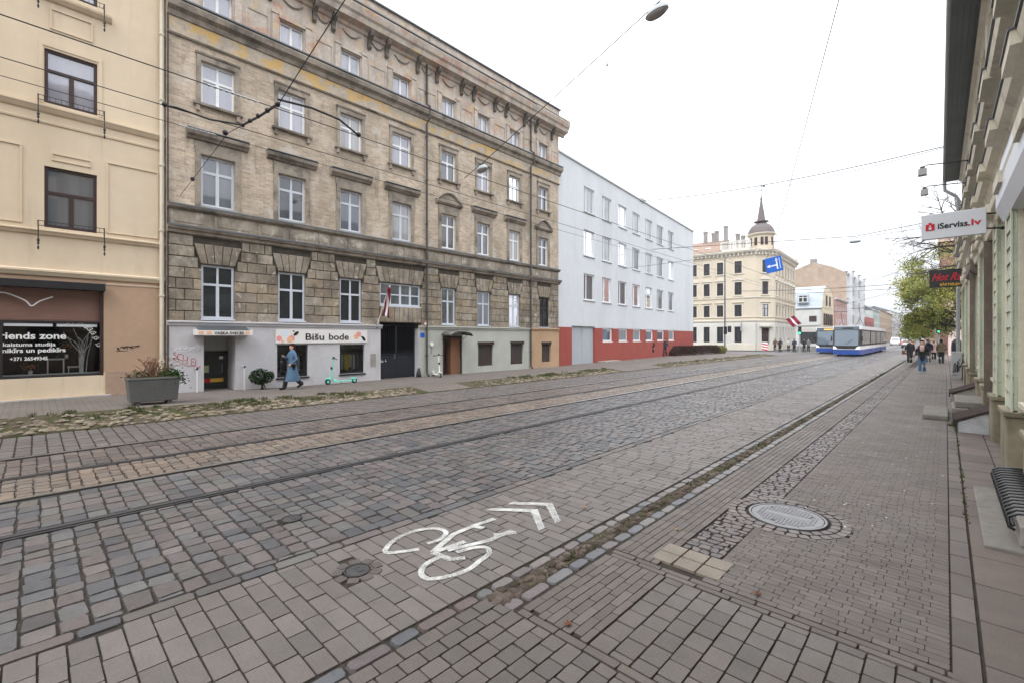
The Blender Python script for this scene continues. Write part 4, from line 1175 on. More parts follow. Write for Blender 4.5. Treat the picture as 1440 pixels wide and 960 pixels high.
w.profile([(0,4.86),(.05,4.88),(.09,4.95),(.12,4.97),(.12,5.0),(0,5.03)], CY0, CY1)
w.profile([(0,3.7),(.06,3.72),(.1,3.8),(.12,3.83),(.12,3.88),(0,3.92)], CY0, CY1)
w.profile([(0,3.56),(.03,3.57),(.04,3.61),(0,3.63)], 1.5, CY1-.1)
w.profile([(0,11.5),(.06,11.53),(.14,11.62),(.15,11.68),(0,11.72)], -.1, 1.62)
w.profile([(0,14.9),(.3,15.1),(.5,15.4),(.5,15.6),(0,15.62)], CY0, CY1)
for dy in (0, -3.0, -6.2):
    for s0, s1, z0, z1 in ((1.5, 2.76, 5.15, 7.3), ):
        s0 += dy; s1 += dy
        for a in ((s0,s1,z1-.04,z1),(s0,s1,z0,z0+.03)): w.box(a[0],a[1],0,.03,a[2],a[3])
        w.box(s0,s0+.04,0,.028,z0+.03,z1-.04); w.box(s1-.04,s1,0,.028,z0+.03,z1-.04)
    w.box(.34+dy, 1.16+dy, 0, .025, 7.02, 7.05); w.box(.34+dy,1.16+dy,0,.025,7.2,7.23); w.box(.34+dy,.37+dy,0,.024,7.05,7.2); w.box(1.13+dy,1.16+dy,0,.024,7.05,7.2)
    w.box(.08+dy, .16+dy, 0, .02, 8.6, 10.3); w.box(1.33+dy, 1.41+dy, 0, .02, 8.6, 10.3); w.box(.08+dy,1.41+dy,0,.021,10.22,10.34)
    w.box(.3+dy, 1.2+dy, 0, .03, 10.75, 10.79); w.box(.3+dy,1.2+dy,0,.03,11.3,11.34); w.box(.3+dy,.34+dy,0,.029,10.79,11.3); w.box(1.16+dy,1.2+dy,0,.029,10.79,11.3)
w.build('mouldings', MT['cream'], cream)
for dy in (0, -3.0, -6.2):
    window(FC, .19+dy, 1.3+dy, 8.62, 10.16, cream, MT['frame_brown'], MT['pane_sky'], 'tee', .13, .075, None, .62)
    window(FC, .19+dy, 1.29+dy, 5.1, 6.83, cream, MT['frame_brown'], MT['pane_mid'], 'tee', .13, .075, None, .58)
    window(FC, .19+dy, 1.3+dy, 11.86, 13.4, cream, MT['frame_brown'], MT['pane_sky'], 'tee', .13, .075, None, .62)
    for z in (8.66, 5.17, 11.85):
        q = MB(FC)
        for s in (.07+dy, 1.44+dy):
            q.tube([(s,.02,z+.06),(s,.24,z+.06),(s,.24,z-.5)], .014, 5); q.tube([(s,.02,z-.25),(s,.12,z-.1),(s,.24,z+.0)], .009, 4)
            q.lathe(s, .24, [(.012,z-.62),(.03,z-.58),(.016,z-.54),(.034,z-.5),(.02,z-.44)], 7); q.lathe(s, .24, [(.01,z-.86+.1),(.026,z-.7),(.01,z-.63)], 7)
        for zz in (z+.05, z-.08): q.tube([(.07+dy,.24,zz),(1.44+dy,.24,zz)], .009, 4)
        for k in range(1, 12): q.tube([(.07+dy+1.37*k/12,.24,z-.08),(.07+dy+1.37*k/12,.24,z+.05)], .006, 4)
        q.build('window_railing', MT['black'], cream)
# shopfront
w = MB(FC); w.box(-6.5, 1.46, .0, .3, 3.36, 3.57); bevel(w.build('shop_canopy', MT['black'], cream), .01)
w = MB(FC); w.box(-6.5, 1.43, -.2, -.16, 2.46, 3.36)
for k in range(10): w.box(-6.5, 1.4, -.16, -.14, 2.5+.066*k, 2.5+.066*k+.05)
w.build('roller_shutter', MT['shutter'], cream)
w = MB(FC); w.box(1.36, 1.44, -.2, -.0, .5, 3.36); w.build('shutter_guide', MT['frame_brown'], cream)
gw = MB(FC); gw.box(-6.5, 1.36, -.17, -.1, .84, .93); gw.box(-6.5, 1.36, -.17, -.1, 2.4, 2.46)
for s in (-6.4, -3.2, -.66): gw.box(s, s+.06, -.17, -.1, .93, 2.4)
shopw = gw.build('shop_window', MT['frame_dark'], cream)
g_ = MB(FC); g_.quad([(-6.5,-.14,.93),(1.36,-.14,.93),(1.36,-.14,2.4),(-6.5,-.14,2.4)]); g_.build('pane', MT['clear'], shopw)
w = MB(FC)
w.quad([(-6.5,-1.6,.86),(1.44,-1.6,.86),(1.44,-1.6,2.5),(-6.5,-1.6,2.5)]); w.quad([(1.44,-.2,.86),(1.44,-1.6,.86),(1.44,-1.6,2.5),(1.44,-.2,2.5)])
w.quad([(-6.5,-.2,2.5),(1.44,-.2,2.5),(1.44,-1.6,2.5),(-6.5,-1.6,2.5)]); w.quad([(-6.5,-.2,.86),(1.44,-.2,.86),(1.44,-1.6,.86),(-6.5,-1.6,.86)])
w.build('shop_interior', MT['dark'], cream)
w = MB(FC); w.box(-6.5, 1.36, -.36, -.2, .86, .96); w.build('window_ledge', MT['white'], cream)
for a, b in ((-.58, .36), (.44, 1.3)):
    w = MB(FC); w.box(a, b, -.135, -.13, 2.3, 2.38); w.build('window_strip', MT['sheet'], shopw)
tp = lambda x, y, z: FC(x, -.128+z, y)
# The first letters run on beyond the picture's left edge
fit_text('Friends zone', -.8, .61, 1.95, .26, tp, MT['white'], shopw, bold=.006)
fit_text('skaistuma studija', -.66, .41, 1.75, .14, tp, MT['white'], shopw, bold=.003)
fit_text('manikīrs un pedikīrs', -.82, .61, 1.58, .16, tp, MT['white'], shopw, bold=.004)
fit_text('+371 26549345', -.47, .25, 1.36, .13, tp, MT['white'], shopw, bold=.003)
q = MB(FC); rn = random.Random(4)
for k in range(11):      # white painted branches standing in the window
    b = .98+rn.uniform(-.06,.1)
    q.tube(smooth_pts([(b,-.3,.94),(b+rn.uniform(-.05,.05),-.3,1.4),(b+rn.uniform(-.22,.18),-.28,1.8),(b+rn.uniform(-.42,.3),-.28,2.15+rn.uniform(-.2,.1))],3), [.012]*3+[.01]*3+[.007]*4, 4)
tag(q.build('branch_decoration', MT['white']), 'bundle of white painted branches in the salon window', 'decoration')
q = MB(FC)
for k in range(7):
    t = k/6; c = (.72+.62*t**.6, 2.36-.6*t**2.2); rr = .06+.02*rn.random()
    q.tube([(c[0]+rr*math.cos(a)*(1-a/9), -.126, c[1]+rr*math.sin(a)*(1-a/9)) for a in [j*.6 for j in range(14)]], .008, 4)
    q.tube([(c[0]-.08,-.126,c[1]+.04),(c[0],-.126,c[1]-.05),(c[0]+.08,-.126,c[1]+.03)], .008, 4)
q.build('lace_ornament', MT['white'], shopw)
tb = thing('side_table', FC(.45,-.7,.86), 'small white table inside the salon window', 'table')
w = MB(FC); w.box(.22,.62,-.9,-.5,1.34,1.37); w.build('table_top', MT['white'], tb)
for s in (.25,.58):
    w = MB(FC)
    w.box(s,s+.03,-.55,-.52,.86,1.34); w.build('leg', MT['white'], tb)
ch_ = thing('chair', FC(.8,-.7,.86), 'white chair beside the small table in the salon window', 'chair')
w = MB(FC); w.box(.68,.95,-.8,-.5,1.1,1.13); w.build('seat', MT['white'], ch_)
w = MB(FC); w.box(.93,.95,-.8,-.5,1.13,1.38); w.build('backrest', MT['white'], ch_)
for s in (.69,.93):
    w = MB(FC)
    w.box(s,s+.02,-.53,-.5,.86,1.1); w.build('leg', MT['white'], ch_)
def leaf_quad(mb, c, s, col, nrm=None):
    a = Vector((R.uniform(-1,1),R.uniform(-1,1),R.uniform(-1,1))).normalized()
    b = a.orthogonal().normalized()*s*.5; a2 = a*s
    c = Vector(c); i = len(mb.v)
    mb.v += [tuple(c-a2*.5), tuple(c+b*.7), tuple(c+a2*.6), tuple(c-b*.7)]
    mb.f.append((i,i+1,i+2,i+3)); mb.colour(col)
for s, lab in ((-.08, 'orange flowers in a white vase on the salon window ledge'), (.66, 'orange flower bunch by the small table in the salon window')):
    z = .96 if s < 0 else 1.37; dd = -.28 if s < 0 else -.6
    v = thing('flower_vase', FC(s, dd, z), lab, 'vase')
    w = MB(FC); w.lathe(s, dd, [(.03,z),(.05,z+.05),(.035,z+.12)], 10); w.build('vase', MT['white'], v)
    w = MB()
    for k in range(60):
        c = FC(s+R.gauss(0,.07), dd+R.gauss(0,.05), z+.2+R.gauss(0,.05) + (.15 if s > 0 else 0)); leaf_quad(w, c, .05, jc([(.5,.13,.03),(.45,.2,.03),(.4,.08,.03),(.08,.12,.03)], .2))
    w.build('flowers', MT['leaf'], v, normals=False)
# white garland ornament on the shutter
q = MB(FC); q.tube(smooth_pts([(-.95,.0,3.0),(-.62,.0,3.2),(-.2,.0,3.02),(-.06,.0,2.86),(.1,.0,3.0),(.36,.0,3.14)],5), .018, 5)
tag(q.build('wing_ornament', MT['white']), 'white wing shaped wire ornament hanging before the brown shutter', 'ornament')
scrawl(FC, 1.72, 1.6, .5, .14, 6, TAGK, cream, .015, .009, 3, .5)
q = MB(FC); q.tube([(1.8,.015,1.68),(2.3,.015,1.74)], .008, 4); q.build('graffiti', TAGK, cream)
pipe('drainpipe', 2.83, MT['pipe_cream'], 'cream drainpipe in the seam between the cream and brick houses', FC, .2, 15.3, .06, .12)
q = MB(FB); q.tube([(2.97,.05,.3),(2.97,.05,15)], .022, 5); tag(q.build('cable_conduit', MT['wire']), 'thin black conduit along the left edge of the brick house', 'conduit')

# ================================================================== WHITE AND RED BUILDING
FW = Fr((-18.3, 23.56), (-21.1+18.3, 52.6-23.56)); FW.n = (FW.e[1], -FW.e[0])
white = thing('office_building', (-19.5, 37, .1), 'plain pale office block with red base and three rows of windows', 'building')
WL = 28.95
SS = [(3.4,4.97),(6.22,7.76),(9.05,10.65),(11.85,13.45),(14.72,16.38),(17.55,19.3),(20.65,22.25)]
WH = []
for a, b in SS: WH += [(a,b,10.94,12.75),(a,b,7.8,9.68),(a,b,4.62,6.54)]
for a, b in SS[1:]: WH.append((a+.06, b+.2, 1.65, 2.69))
GAR = (1.72, 5.05, 0, 2.76, .25)
WH.append(GAR)
w = MB(FW); wall_sheet(w, 0, WL, 2.66, 14.08, WH, .22); shell(w, FW, 14, 0, WL, 0, 14.08); w.build('wall', MT['white_wall'], white)
w = MB(FW); wall_sheet(w, 0, WL, -.1, 2.66, WH, .2, .02); w.quad([(WL,0.02,-.1),(WL,-14,-.1),(WL,-14,2.66),(WL,.02,2.66)]); w.build('red_base', MT['red_wall'], white)
w = MB(FW); w.box(-.05, WL+.05, -.3, .08, 14.08, 14.2); w.build('roof_edge', MT['galv'], white)
for s in (1.74, 3.4):
    w = MB(FW); w.box(s, s+1.63, -.2, -.15, .02, 2.74); w.box(s, s+.1, -.15, -.13, .05, 2.7); w.box(s+1.53, s+1.63, -.15, -.13, .05, 2.7); w.build('garage_door', MT['garage'], white)
w = MB(FW); w.box(15.4, 16.3, -1.6, -.7, 14.08, 14.75); w.box(15.3,16.4,-1.7,-.6,14.75,14.85); w.build('roof_vent', MT['sill'], white)
for a, b in SS:
    for z0, z1 in ((10.94,12.75),(7.8,9.68),(4.62,6.54)):
        window(FW, a, b, z0, z1, white, MT['frame_white'], MT['pane_white'] if R.random() < .7 else MT['pane_mid'], 'side', .15, .09, (.05,.06,.05,MT['sill']))
for a, b in SS[1:]:
    window(FW, a+.06, b+.2, 1.65, 2.69, white, MT['frame_white'], MT['pane_white'], 'none', .14, .1, (.03,.03,.06,MT['white']))
w = MB(FW); w.box(5.4, 8, .02, .7, .05, .22); bevel(w.build('kerb_step', MT['concrete_light'], white), .02)
# ================================================================== FAR SIDE OF THE CROSSING
MT['ecream'] = mat('corner_yellow_render', (.53,.465,.37), .85, .2, ((.4,.08),(4,.05)), (30,.15,.008), stain=(((.4,.33,.23), .8, .58, .8, (1,1,.3), .5),))
MT['ewhite'] = mat('banded_white_render', (.58,.56,.52), .85, .2, ((.5,.06),(5,.05)), (30,.15,.008))
MT['etrim'] = mat('pale_yellow_trim', (.58,.54,.46), .85, .2, ((1,.1),), stain=(((.25,.22,.18), 1, .55, .8, None, .5),))
MT['tile'] = mat('brown_roof_tiles', (.27,.19,.15), .85, .2, ((1,.15),(12,.15)), (20,.5,.02))
MT['dome'] = mat('lead_dome', (.12,.1,.1), .6, .4, ((2,.12),))
MT['chim'] = mat('grey_brick_chimney', (.25,.235,.225), .9, .15, ((2,.2),(15,.15)))
corner = thing('corner_building', (-20.8, 77, .15), 'cream corner house with domed turret, spire and banded white ground floor', 'building')
PA = (-33.0, 74.1); PB = (-20.84, 75.46); PC = (-19.0, 78.2); PD = (-19.7, 95.0)
def ebody(fr, L, wins, doors, gf):
    Hh = []
    for a, b in wins: Hh += [(a,b,5.15,6.95),(a,b,8.5,10.45),(a,b,11.85,13.7)]
    for a, b in gf: Hh.append((a,b,1.15,3.6))
    for a, b in doors: Hh.append((a,b,.2,3.4))
    w = MB(fr); wall_sheet(w, 0, L, 4.4, 15, Hh, .2); w.build('wall', MT['ecream'], corner)
    w = MB(fr); wall_sheet(w, 0, L, 0, 4.4, Hh, .25, .06)
    z = 1.2
    cuts = sorted(gf+doors)
    while z < 4.1:
        cur = 0
        for a, b in cuts+[(L, L)]:
            if a-cur > .1: w.box(cur+.01, a-.01, .06, .1, z+.03, z+.33)
            cur = b
        z += .37
    w.build('ground_floor', MT['ewhite'], corner)
    w = MB(fr)
    w.profile([(0,4.3),(.15,4.34),(.2,4.5),(.2,4.58),(0,4.62)], 0, L); w.profile([(0,4.95),(.1,4.98),(.12,5.08),(0,5.1)], 0, L)
    w.profile([(0,7.9),(.1,7.94),(.14,8.1),(0,8.14)], 0, L); w.box(0, L, .06, .16, 0, .95)
    w.profile([(0,14.55),(.1,14.6),(.2,14.8),(.5,15.0),(.6,15.2),(.6,15.35),(0,15.4)], 0, L)
    k = .2
    while k < L: w.box(k, k+.18, .02, .35, 14.5, 14.95); k += .6
    for a, b in wins:
        w.profile([(0,7.2),(.1,7.22),(.2,7.3),(0,7.34)], a-.3, b+.3)
        w.prism([(a-.35,10.75),(b+.35,10.75),(b+.35,10.85),((a+b)/2,11.3),(a-.35,10.85)], 0, .16)
        for z0, z1 in ((5.15,6.95),(8.5,10.45),(11.85,13.7)):
            w.box(a-.16, a-.01, 0, .06, z0-.1, z1+.15); w.box(b+.01, b+.16, 0, .06, z0-.1, z1+.15); w.box(a-.16, b+.16, 0, .062, z1+.02, z1+.16); w.box(a-.2, b+.2, 0, .12, z0-.18, z0-.05)
    w.build('mouldings', MT['etrim'], corner)
    for a, b in wins:
        for z0, z1 in ((5.15,6.95),(8.5,10.45),(11.85,13.7)): window(fr, a, b, z0, z1, corner, MT['frame_brown'], MT['pane_dark'], 'cross', .15, .07)
    for a, b in gf: window(fr, a, b, 1.15, 3.6, corner, MT['frame_dark'], MT['pane_dark'], 'mid', .15, .08, name='shop_window')
    for a, b in doors:
        w = MB(fr); w.box(a, b, -.2, -.12, .2, 2.9); w.box(a,b,-.2,-.14,2.95,3.4); w.build('door', MT['frame_brown'], corner)
        w = MB(fr); w.box(a-.4, b+.4, .1, .55, 3.55, 3.75); w.build('door_hood', MT['etrim'], corner)
FE1 = Fr(PA, (PB[0]-PA[0], PB[1]-PA[1])); L1 = math.hypot(PB[0]-PA[0], PB[1]-PA[1])
def s_of(fr, px):      # where a picture column meets this facade (used to lay the windows out)
    u = (px-720)/640; dx, dy = u*.72384-.68996, u*.68996+.72384
    a, b, c, d = fr.e[0], -dx, fr.e[1], -dy
    D = a*d-b*c; return (-fr.o[0]*d-b*-fr.o[1])/D
cols = [(s_of(FE1,a), s_of(FE1,b)) for a, b in ((989.7,998),(1008.2,1017),(1033,1043))]
pit = cols[1][0]-cols[0][0]
cols = [(cols[0][0]-pit, cols[0][1]-pit)]+cols
ebody(FE1, L1, cols, [], cols)
FE2 = Fr(PB, (PC[0]-PB[0], PC[1]-PB[1])); L2 = math.hypot(PC[0]-PB[0], PC[1]-PB[1])
cw = [(L2/2-.55, L2/2+.55)]
ebody(FE2, L2, cw, [(L2/2-.7, L2/2+.7)], [])
FE3 = Fr(PC, (PD[0]-PC[0], PD[1]-PC[1])); L3 = math.hypot(PD[0]-PC[0], PD[1]-PC[1])
rc = [(1.0+2.25*k, 1.95+2.25*k) for k in range(7)]
ebody(FE3, L3, rc, [], rc)
w = MB()
w.f.append(tuple(w.raw((*q, 15.3)) for q in (PA, PB, PC, PD, (-34, 95)))); w.quad([(*PA,0),(-34,95,0),(-34,95,15.3),(*PA,15.3)])
w.quad([(*PD,0),(-34,95,0),(-34,95,15.3),(*PD,15.3)]); w.build('rear_walls', MT['etrim'], corner)
w = MB(FE1)
w.prism([(-.3,15.4),(5.6,15.4),(5.6,15.42),(-.3,15.42)], -8, .4)
w.quad([(-.3,.3,15.45),(L1-4.8,.3,15.45),(L1-4.8,-5,18.2),(-.3,-5,18.2)]); w.quad([(-.3,-10,15.45),(L1-4.8,-10,15.45),(L1-4.8,-5,18.2),(-.3,-5,18.2)])
w.f.append(tuple(w.p(*q) for q in ((L1-4.8,.3,15.45),(L1-4.8,-5,18.2),(L1-4.8,-10,15.45))))
rf = w.build('roof', MT['tile'], corner)
for s, d, h in ((L1-8.6,-4,19.6),(L1-7.4,-4.4,19.3),(L1-6.9,-4.4,19.6),(L1-5.2,-3,19.9),(L1-3.6,-4,18.6),(L1-2.8,-4,18.2)):
    w = MB(FE1); w.box(s, s+.55, d-.5, d, 15.5, h); w.box(s-.06, s+.61, d-.56, d+.06, h, h+.18); w.box(s+.1, s+.2, d-.3, d-.2, h+.17, h+.6)
    w.build('chimney', MT['chim'], rf)
for s in (L1-9.7, L1-7.6):
    w = MB(FE1); w.box(s, s+.8, -1.9, -1.3, 16.35, 16.5); w.build('roof_window', MT['white'], rf)
w = MB(FE1); w.box(L1-4.9, L1-.8, -.1, .15, 15.4, 15.65); w.box(L1-4.9, L1-.8, -.1, .15, 16.75, 16.9)
for k in range(16): s = L1-4.85+4.0*k/15; w.box(s-.07, s+.07, -.05, .1, 15.65, 16.75)
for k in range(4): s = L1-4.85+4.0*k/3; w.box(s-.16, s+.16, -.1, .2, 15.65, 16.75)
w.build('balustrade', MT['ewhite'], corner)
tx, ty = -20.75, 77.9
w = MB(); w.lathe(tx, ty, [(1.95,15.2),(1.95,15.6),(1.75,15.65),(1.7,17.5),(1.85,17.6),(2.0,17.75),(2.0,17.9)], 16)
tur = w.build('turret', MT['ecream'], corner)
w = MB(); w.lathe(tx, ty, [(1.9,17.9),(1.85,18.2),(1.65,18.75),(1.3,19.2),(.85,19.5),(.6,19.6),(.75,19.75),(1.05,19.8),(1.05,19.88),(.6,20.0),(.5,20.6),(.3,22.0),(.16,22.9),(.12,23.3),(.22,23.4),(.1,23.6),(.05,24.0),(.04,25.9)], 14)
w.build('dome_and_spire', MT['dome'], tur, smooth=False)
w = MB(); w.box(tx-.5, tx+.35, ty-.02, ty+.02, 25.3, 25.36); w.ball((tx-.5,ty,25.33), .1, 6, 5); w.prism([(tx+.2,25.15),(tx+.55,25.15),(tx+.55,25.5),(tx+.2,25.5)], ty-.02, ty+.02); w.tube([(tx-.3,ty,24.8),(tx+.3,ty,24.8)], .025, 4)
w.build('weather_vane', MT['zinc'], tur)
w = MB()
for a in (-.9, -1.25, -1.75, -2.3, -.3): 
    fr = Fr((tx+1.72*math.cos(a), ty+1.72*math.sin(a)), (-math.sin(a), math.cos(a)), (math.cos(a), math.sin(a)))
    q = MB(fr); q.box(-.2, .2, -.1, .04, 16.0, 17.2); q.build('turret_window', MT['frame_brown'], tur)
w = MB(FE3); w.box(L3-2, L3-.6, -.1, .4, 15.4, 16.0); w.build('parapet_block', MT['etrim'], corner)
bs = thing('projecting_sign', FE1(L1-2.0, .1, 3), 'grey blue hanging bracket sign on the corner house', 'sign')
w = MB(FE1); w.tube([(L1-1.9,.1,4.2),(L1-1.9,1.0,4.2)], .03, 5); w.build('bracket', MT['black'], bs)
w = MB(FE1); w.box(L1-1.95, L1-1.85, .2, .95, 2.9, 4.05); w.build('board', MT['pipe_grey'], bs)

def plain_house(name, label, fr, L, depth, H_, rows, cols, mwall, mframe, mpane, roof=None, ground=None, ww=1.0, margin=1.0, trim=None, cat='building', roofmat='zinc', style='cross'):
    """street house: facade with real openings, side and back walls, roof"""
    o = thing(name, fr(L/2, -depth/2, 0), label, cat)
    hs = []
    n = cols; pitch = (L-2*margin)/n
    for z0, z1 in rows:
        for k in range(n):
            c = margin+pitch*(k+.5); hs.append((c-ww/2, c+ww/2, z0, z1))
    w = MB(fr); wall_sheet(w, 0, L, 0, H_, hs, .2); shell(w, fr, depth, 0, L, 0, H_); w.build('wall', mwall, o)
    if trim:
        w = MB(fr)
        for z in trim[1]: w.profile([(0,z-.15),(.15,z-.1),(.25,z+.05),(.25,z+.12),(0,z+.16)], -.05, L+.05)
        w.profile([(0,H_-.3),(.3,H_-.2),(.5,H_),(.5,H_+.12),(0,H_+.15)], -.1, L+.1)
        w.build('cornice', trim[0], o)
    if roof:
        w = MB(fr); w.quad([(-.2,.3,H_+.1),(L+.2,.3,H_+.1),(L+.2,-depth/2,H_+roof),(-.2,-depth/2,H_+roof)]); w.quad([(-.2,-depth,H_+.1),(L+.2,-depth,H_+.1),(L+.2,-depth/2,H_+roof),(-.2,-depth/2,H_+roof)])
        for s in (-.2, L+.2): w.f.append(tuple(w.p(*q) for q in ((s,.3,H_+.1),(s,-depth/2,H_+roof),(s,-depth,H_+.1))))
        w.build('roof', MT[roofmat], o)
    for h in hs: window(fr, *h, o, mframe, mpane, style, .15, .08)
    return o
# mansard house end-on to us, gambrel gable towards the street
MT['mansard'] = mat('blue_grey_mansard_metal', (.36,.41,.46), .5, .4, ((.6,.1),(5,.06)))
MT['gwhite'] = mat('old_white_render', (.52,.53,.52), .85, .2, ((.4,.1),), stain=(((.4,.38,.33), .7, .5, .75, None, .6),))
MT['gcream'] = mat('cream_gable_render', (.58,.5,.37), .85, .2, ((.5,.08),))
FG = Fr((-34, 118), (1, 0), (0, -1))       # its long side faces us
gm = thing('mansard_house', (-25, 124, 0), 'small house with blue grey mansard roof and a billboard on its pale side wall', 'building')
hs = [(2.0,3.2,9.3,11.2),(12.3,13.4,5.2,6.6),(10.3,13.6,.6,3.1),(6,7.2,5.0,6.6)]
w = MB(FG); wall_sheet(w, 0, 14.5, 0, 8.4, hs, .2); shell(w, FG, 14, 0, 14.5, 0, 8.4); w.build('wall', MT['gwhite'], gm)
w = MB(FG)
gp = [(0.4,8.3),(-1.2,11.9),(-4,13.4),(-10,13.4),(-12.8,11.9),(-14.4,8.3)]
for (d0,z0),(d1,z1) in zip(gp, gp[1:]): w.quad([(-.2,d0,z0),(14.6,d0,z0),(14.6,d1,z1),(-.2,d1,z1)])
w.build('mansard_roof', MT['mansard'], gm)
w = MB(FG); w.f.append(tuple(w.p(14.55,d,z) for d, z in gp)); w.quad([(14.55,.05,0),(14.55,-14.05,0),(14.55,-14.05,8.4),(14.55,.05,8.4)]); w.build('gable', MT['gcream'], gm)
FGs = Fr((-19.44, 118), (0, 1), (1, 0))
for s in (1.5, 3.8, 6.1, 8.4, 10.7): window(FGs, s, s+1.2, 4.6, 7.2, gm, MT['frame_brown'], MT['pane_dark'], 'cross', -.08, .1)
for s in (4.2, 8.2): window(FGs, s, s+1.1, 9.0, 11.2, gm, MT['frame_brown'], MT['pane_dark'], 'cross', -.08, .1)
w = MB(FGs); w.box(0, 14, .02, .5, 3.2, 3.7); w.build('fascia', mat('dark_red_fascia', (.2,.05,.05), .7, .2), gm)
w = MB(FG); w.box(9.2, 14.3, .02, .06, 3.3, 4.2); w.build('name_band', MT['ewhite'], gm)
fit_text('SIGNĀLS', 10.2, 13.4, 3.5, .6, lambda x, y, z: FG(x, .065+z, y), MT['sill'], gm)
for h in hs[1:2]+hs[3:]: window(FG, *h, gm, MT['frame_brown'], MT['pane_dark'], 'cross', .15, .08)
window(FG, *hs[2], gm, MT['frame_dark'], MT['pane_dark'], 'wide', .15, .08)
w = MB(FG); w.box(10.1, 12.2, .0, .7, 9.4, 11.4); w.build('dormer', MT['mansard'], gm)
window(FG, 10.3, 12.0, 9.6, 11.2, gm, MT['frame_white'], MT['pane_dark'], 'cross', -.8, .1)
bb = thing('billboard', FG(12, .2, 4.4), 'white billboard on the side wall of the mansard house', 'billboard')
w = MB(FG); w.box(8.4, 14.2, .1, .25, 4.5, 7.9); w.build('panel', MT['gwhite'], bb)
w = MB(FG); w.box(12.2, 13.6, .25, .27, 5.3, 6.6); w.build('picture', MT['frame_brown'], bb)
MT['pinkw'] = mat('pink_brick', (.4,.24,.21), .85, .2, ((.4,.1),(6,.08)))
MT['greyw'] = mat('grey_white_facade', (.55,.56,.58), .85, .2, ((.3,.08),(3,.05)))
MT['tealw'] = mat('grey_green_facade', (.42,.48,.47), .85, .2, ((.3,.08),))
MT['redbr'] = mat('red_brick_far', (.32,.1,.085), .85, .2, ((.4,.1),))
MT['tanw'] = mat('tan_brick_far', (.4,.3,.22), .85, .2, ((.4,.1),(5,.08)))
MT['fire'] = brick_mat('firewall_brick', (.42,.33,.25), (.38,.3,.225), (.26,.21,.17), .5, .16, .02, stain=(((.26,.2,.16), .3, .5, .75, None, .6),))
FP = Fr((-19.3, 132.5), (0, 1), (1, 0))
plain_house('town_house', 'low pinkish brick house with white cornice beyond the mansard house', FP, 18.5, 12, 11.2, ((1,3.4),(4.6,6.8),(8,9.8)), 6, MT['pinkw'], MT['frame_white'], MT['pane_mid'], None, ww=1.3, trim=(MT['greyw'], (4,)))
FS = Fr((-19.5, 151.5), (0, 1), (1, 0))
sp = plain_house('apartment_building', 'tall grey white apartment house with spire and blank tan firewall', FS, 31, 15, 19.2, ((1,4),(5.4,8.2),(9.2,12),(13,15.6),(16.4,18.2)), 6, MT['greyw'], MT['frame_dark'], MT['pane_dark'], 3.4, ww=1.6, trim=(MT['greyw'], (4.7, 12.5)))
w = MB(); w.f.append(tuple(w.raw(q) for q in ((-35.3,151.2,0),(-19.4,151.2,0),(-19.4,151.2,19.3),(-22.4,151.2,21.2),(-27,151.2,23),(-31.5,151.2,21.2),(-35.3,151.2,19.3)))); w.build('firewall', MT['fire'], sp)
w = MB(); w.box(-27.8,-26.4,151.5,153,21.5,24); w.build('chimney', MT['chim'], sp)
for s in (2.5, 14, 26):
    w = MB(FS); w.box(s, s+3.2, 0, 1.0, 5, 20)
    for z0, z1 in ((5.6,8),(9.4,12),(13.2,15.6),(16.6,18.4)): w.box(s+.5,s+1.3,1.0,1.04,z0,z1); w.box(s+1.9,s+2.7,1.0,1.04,z0,z1)
    w.build('bay_tower', MT['greyw'], sp)
    for z0, z1 in ((5.6,8),(9.4,12),(13.2,15.6),(16.6,18.4)):
        for a in (.6, 2.0):
            w = MB(FS); w.box(s+a,s+a+.6,1.03,1.06,z0+.1,z1-.1); w.build('bay_window', MT['frame_dark'], sp)
w = MB(FS); w.lathe(4.1, .2, [(1.5,20),(1.2,21.3),(.45,23.5),(.06,27.0)], 8); w.build('spire', MT['greyw'], sp)
for s in (15.6, 27.6):
    w = MB(FS); w.lathe(s, .3, [(1.6,20),(1.2,21.4),(.1,23)], 8); w.build('spire', MT['greyw'], sp)
FR_ = Fr((-19, 184), (0, 1), (1, 0))
plain_house('shop_building', 'low dark red building with flat roof far down the street', FR_, 28, 8, 8.6, ((1,3),(4.5,7)), 7, MT['redbr'], MT['frame_dark'], MT['pane_dark'], None, ww=1.6)
FT = Fr((-25, 183), (0, 1), (1, 0))
plain_house('town_house', 'pale grey green house rising behind the low red building', FT, 54, 14, 13.6, ((9.4,11.6),), 12, MT['tealw'], MT['frame_dark'], MT['pane_dark'], 4.5, ww=1.6, trim=(MT['tealw'], (9,)))
plain_house('town_house', 'narrow pale house with pointed roof far down the street', Fr((-19.6, 214), (0, 1), (1, 0)), 24, 12, 12, ((1,3.5),(4.8,7),(8,10.4)), 6, MT['tealw'], MT['frame_dark'], MT['pane_dark'], 4, ww=1.4, trim=(MT['greyw'], (4,)))
plain_house('apartment_building', 'tan brick house at the far left end of the street', Fr((-19.6, 240), (0, 1), (1, 0)), 58, 14, 13, ((1,3.5),(4.8,7),(8,10.4)), 12, MT['tanw'], MT['frame_dark'], MT['pane_dark'], 3, ww=1.5, trim=(MT['tanw'], (4,)))
plain_house('apartment_building', 'hazy grey house closing the end of the street on the left', Fr((-20, 300), (.02, 1), (1, 0)), 90, 14, 15, ((1,3.5),(4.8,7),(8,10.4),(11.4,13.4)), 14, MT['greyw'], MT['frame_dark'], MT['pane_mid'], 3, ww=1.6)
plain_house('apartment_building', 'hazy tan house closing the end of the street on the right', Fr((-3.5, 420), (-.03, -1), (-1, 0)), 130, 14, 14, ((1,3.5),(4.8,7),(8,10.4)), 16, MT['tanw'], MT['frame_dark'], MT['pane_mid'], 3, ww=1.6)
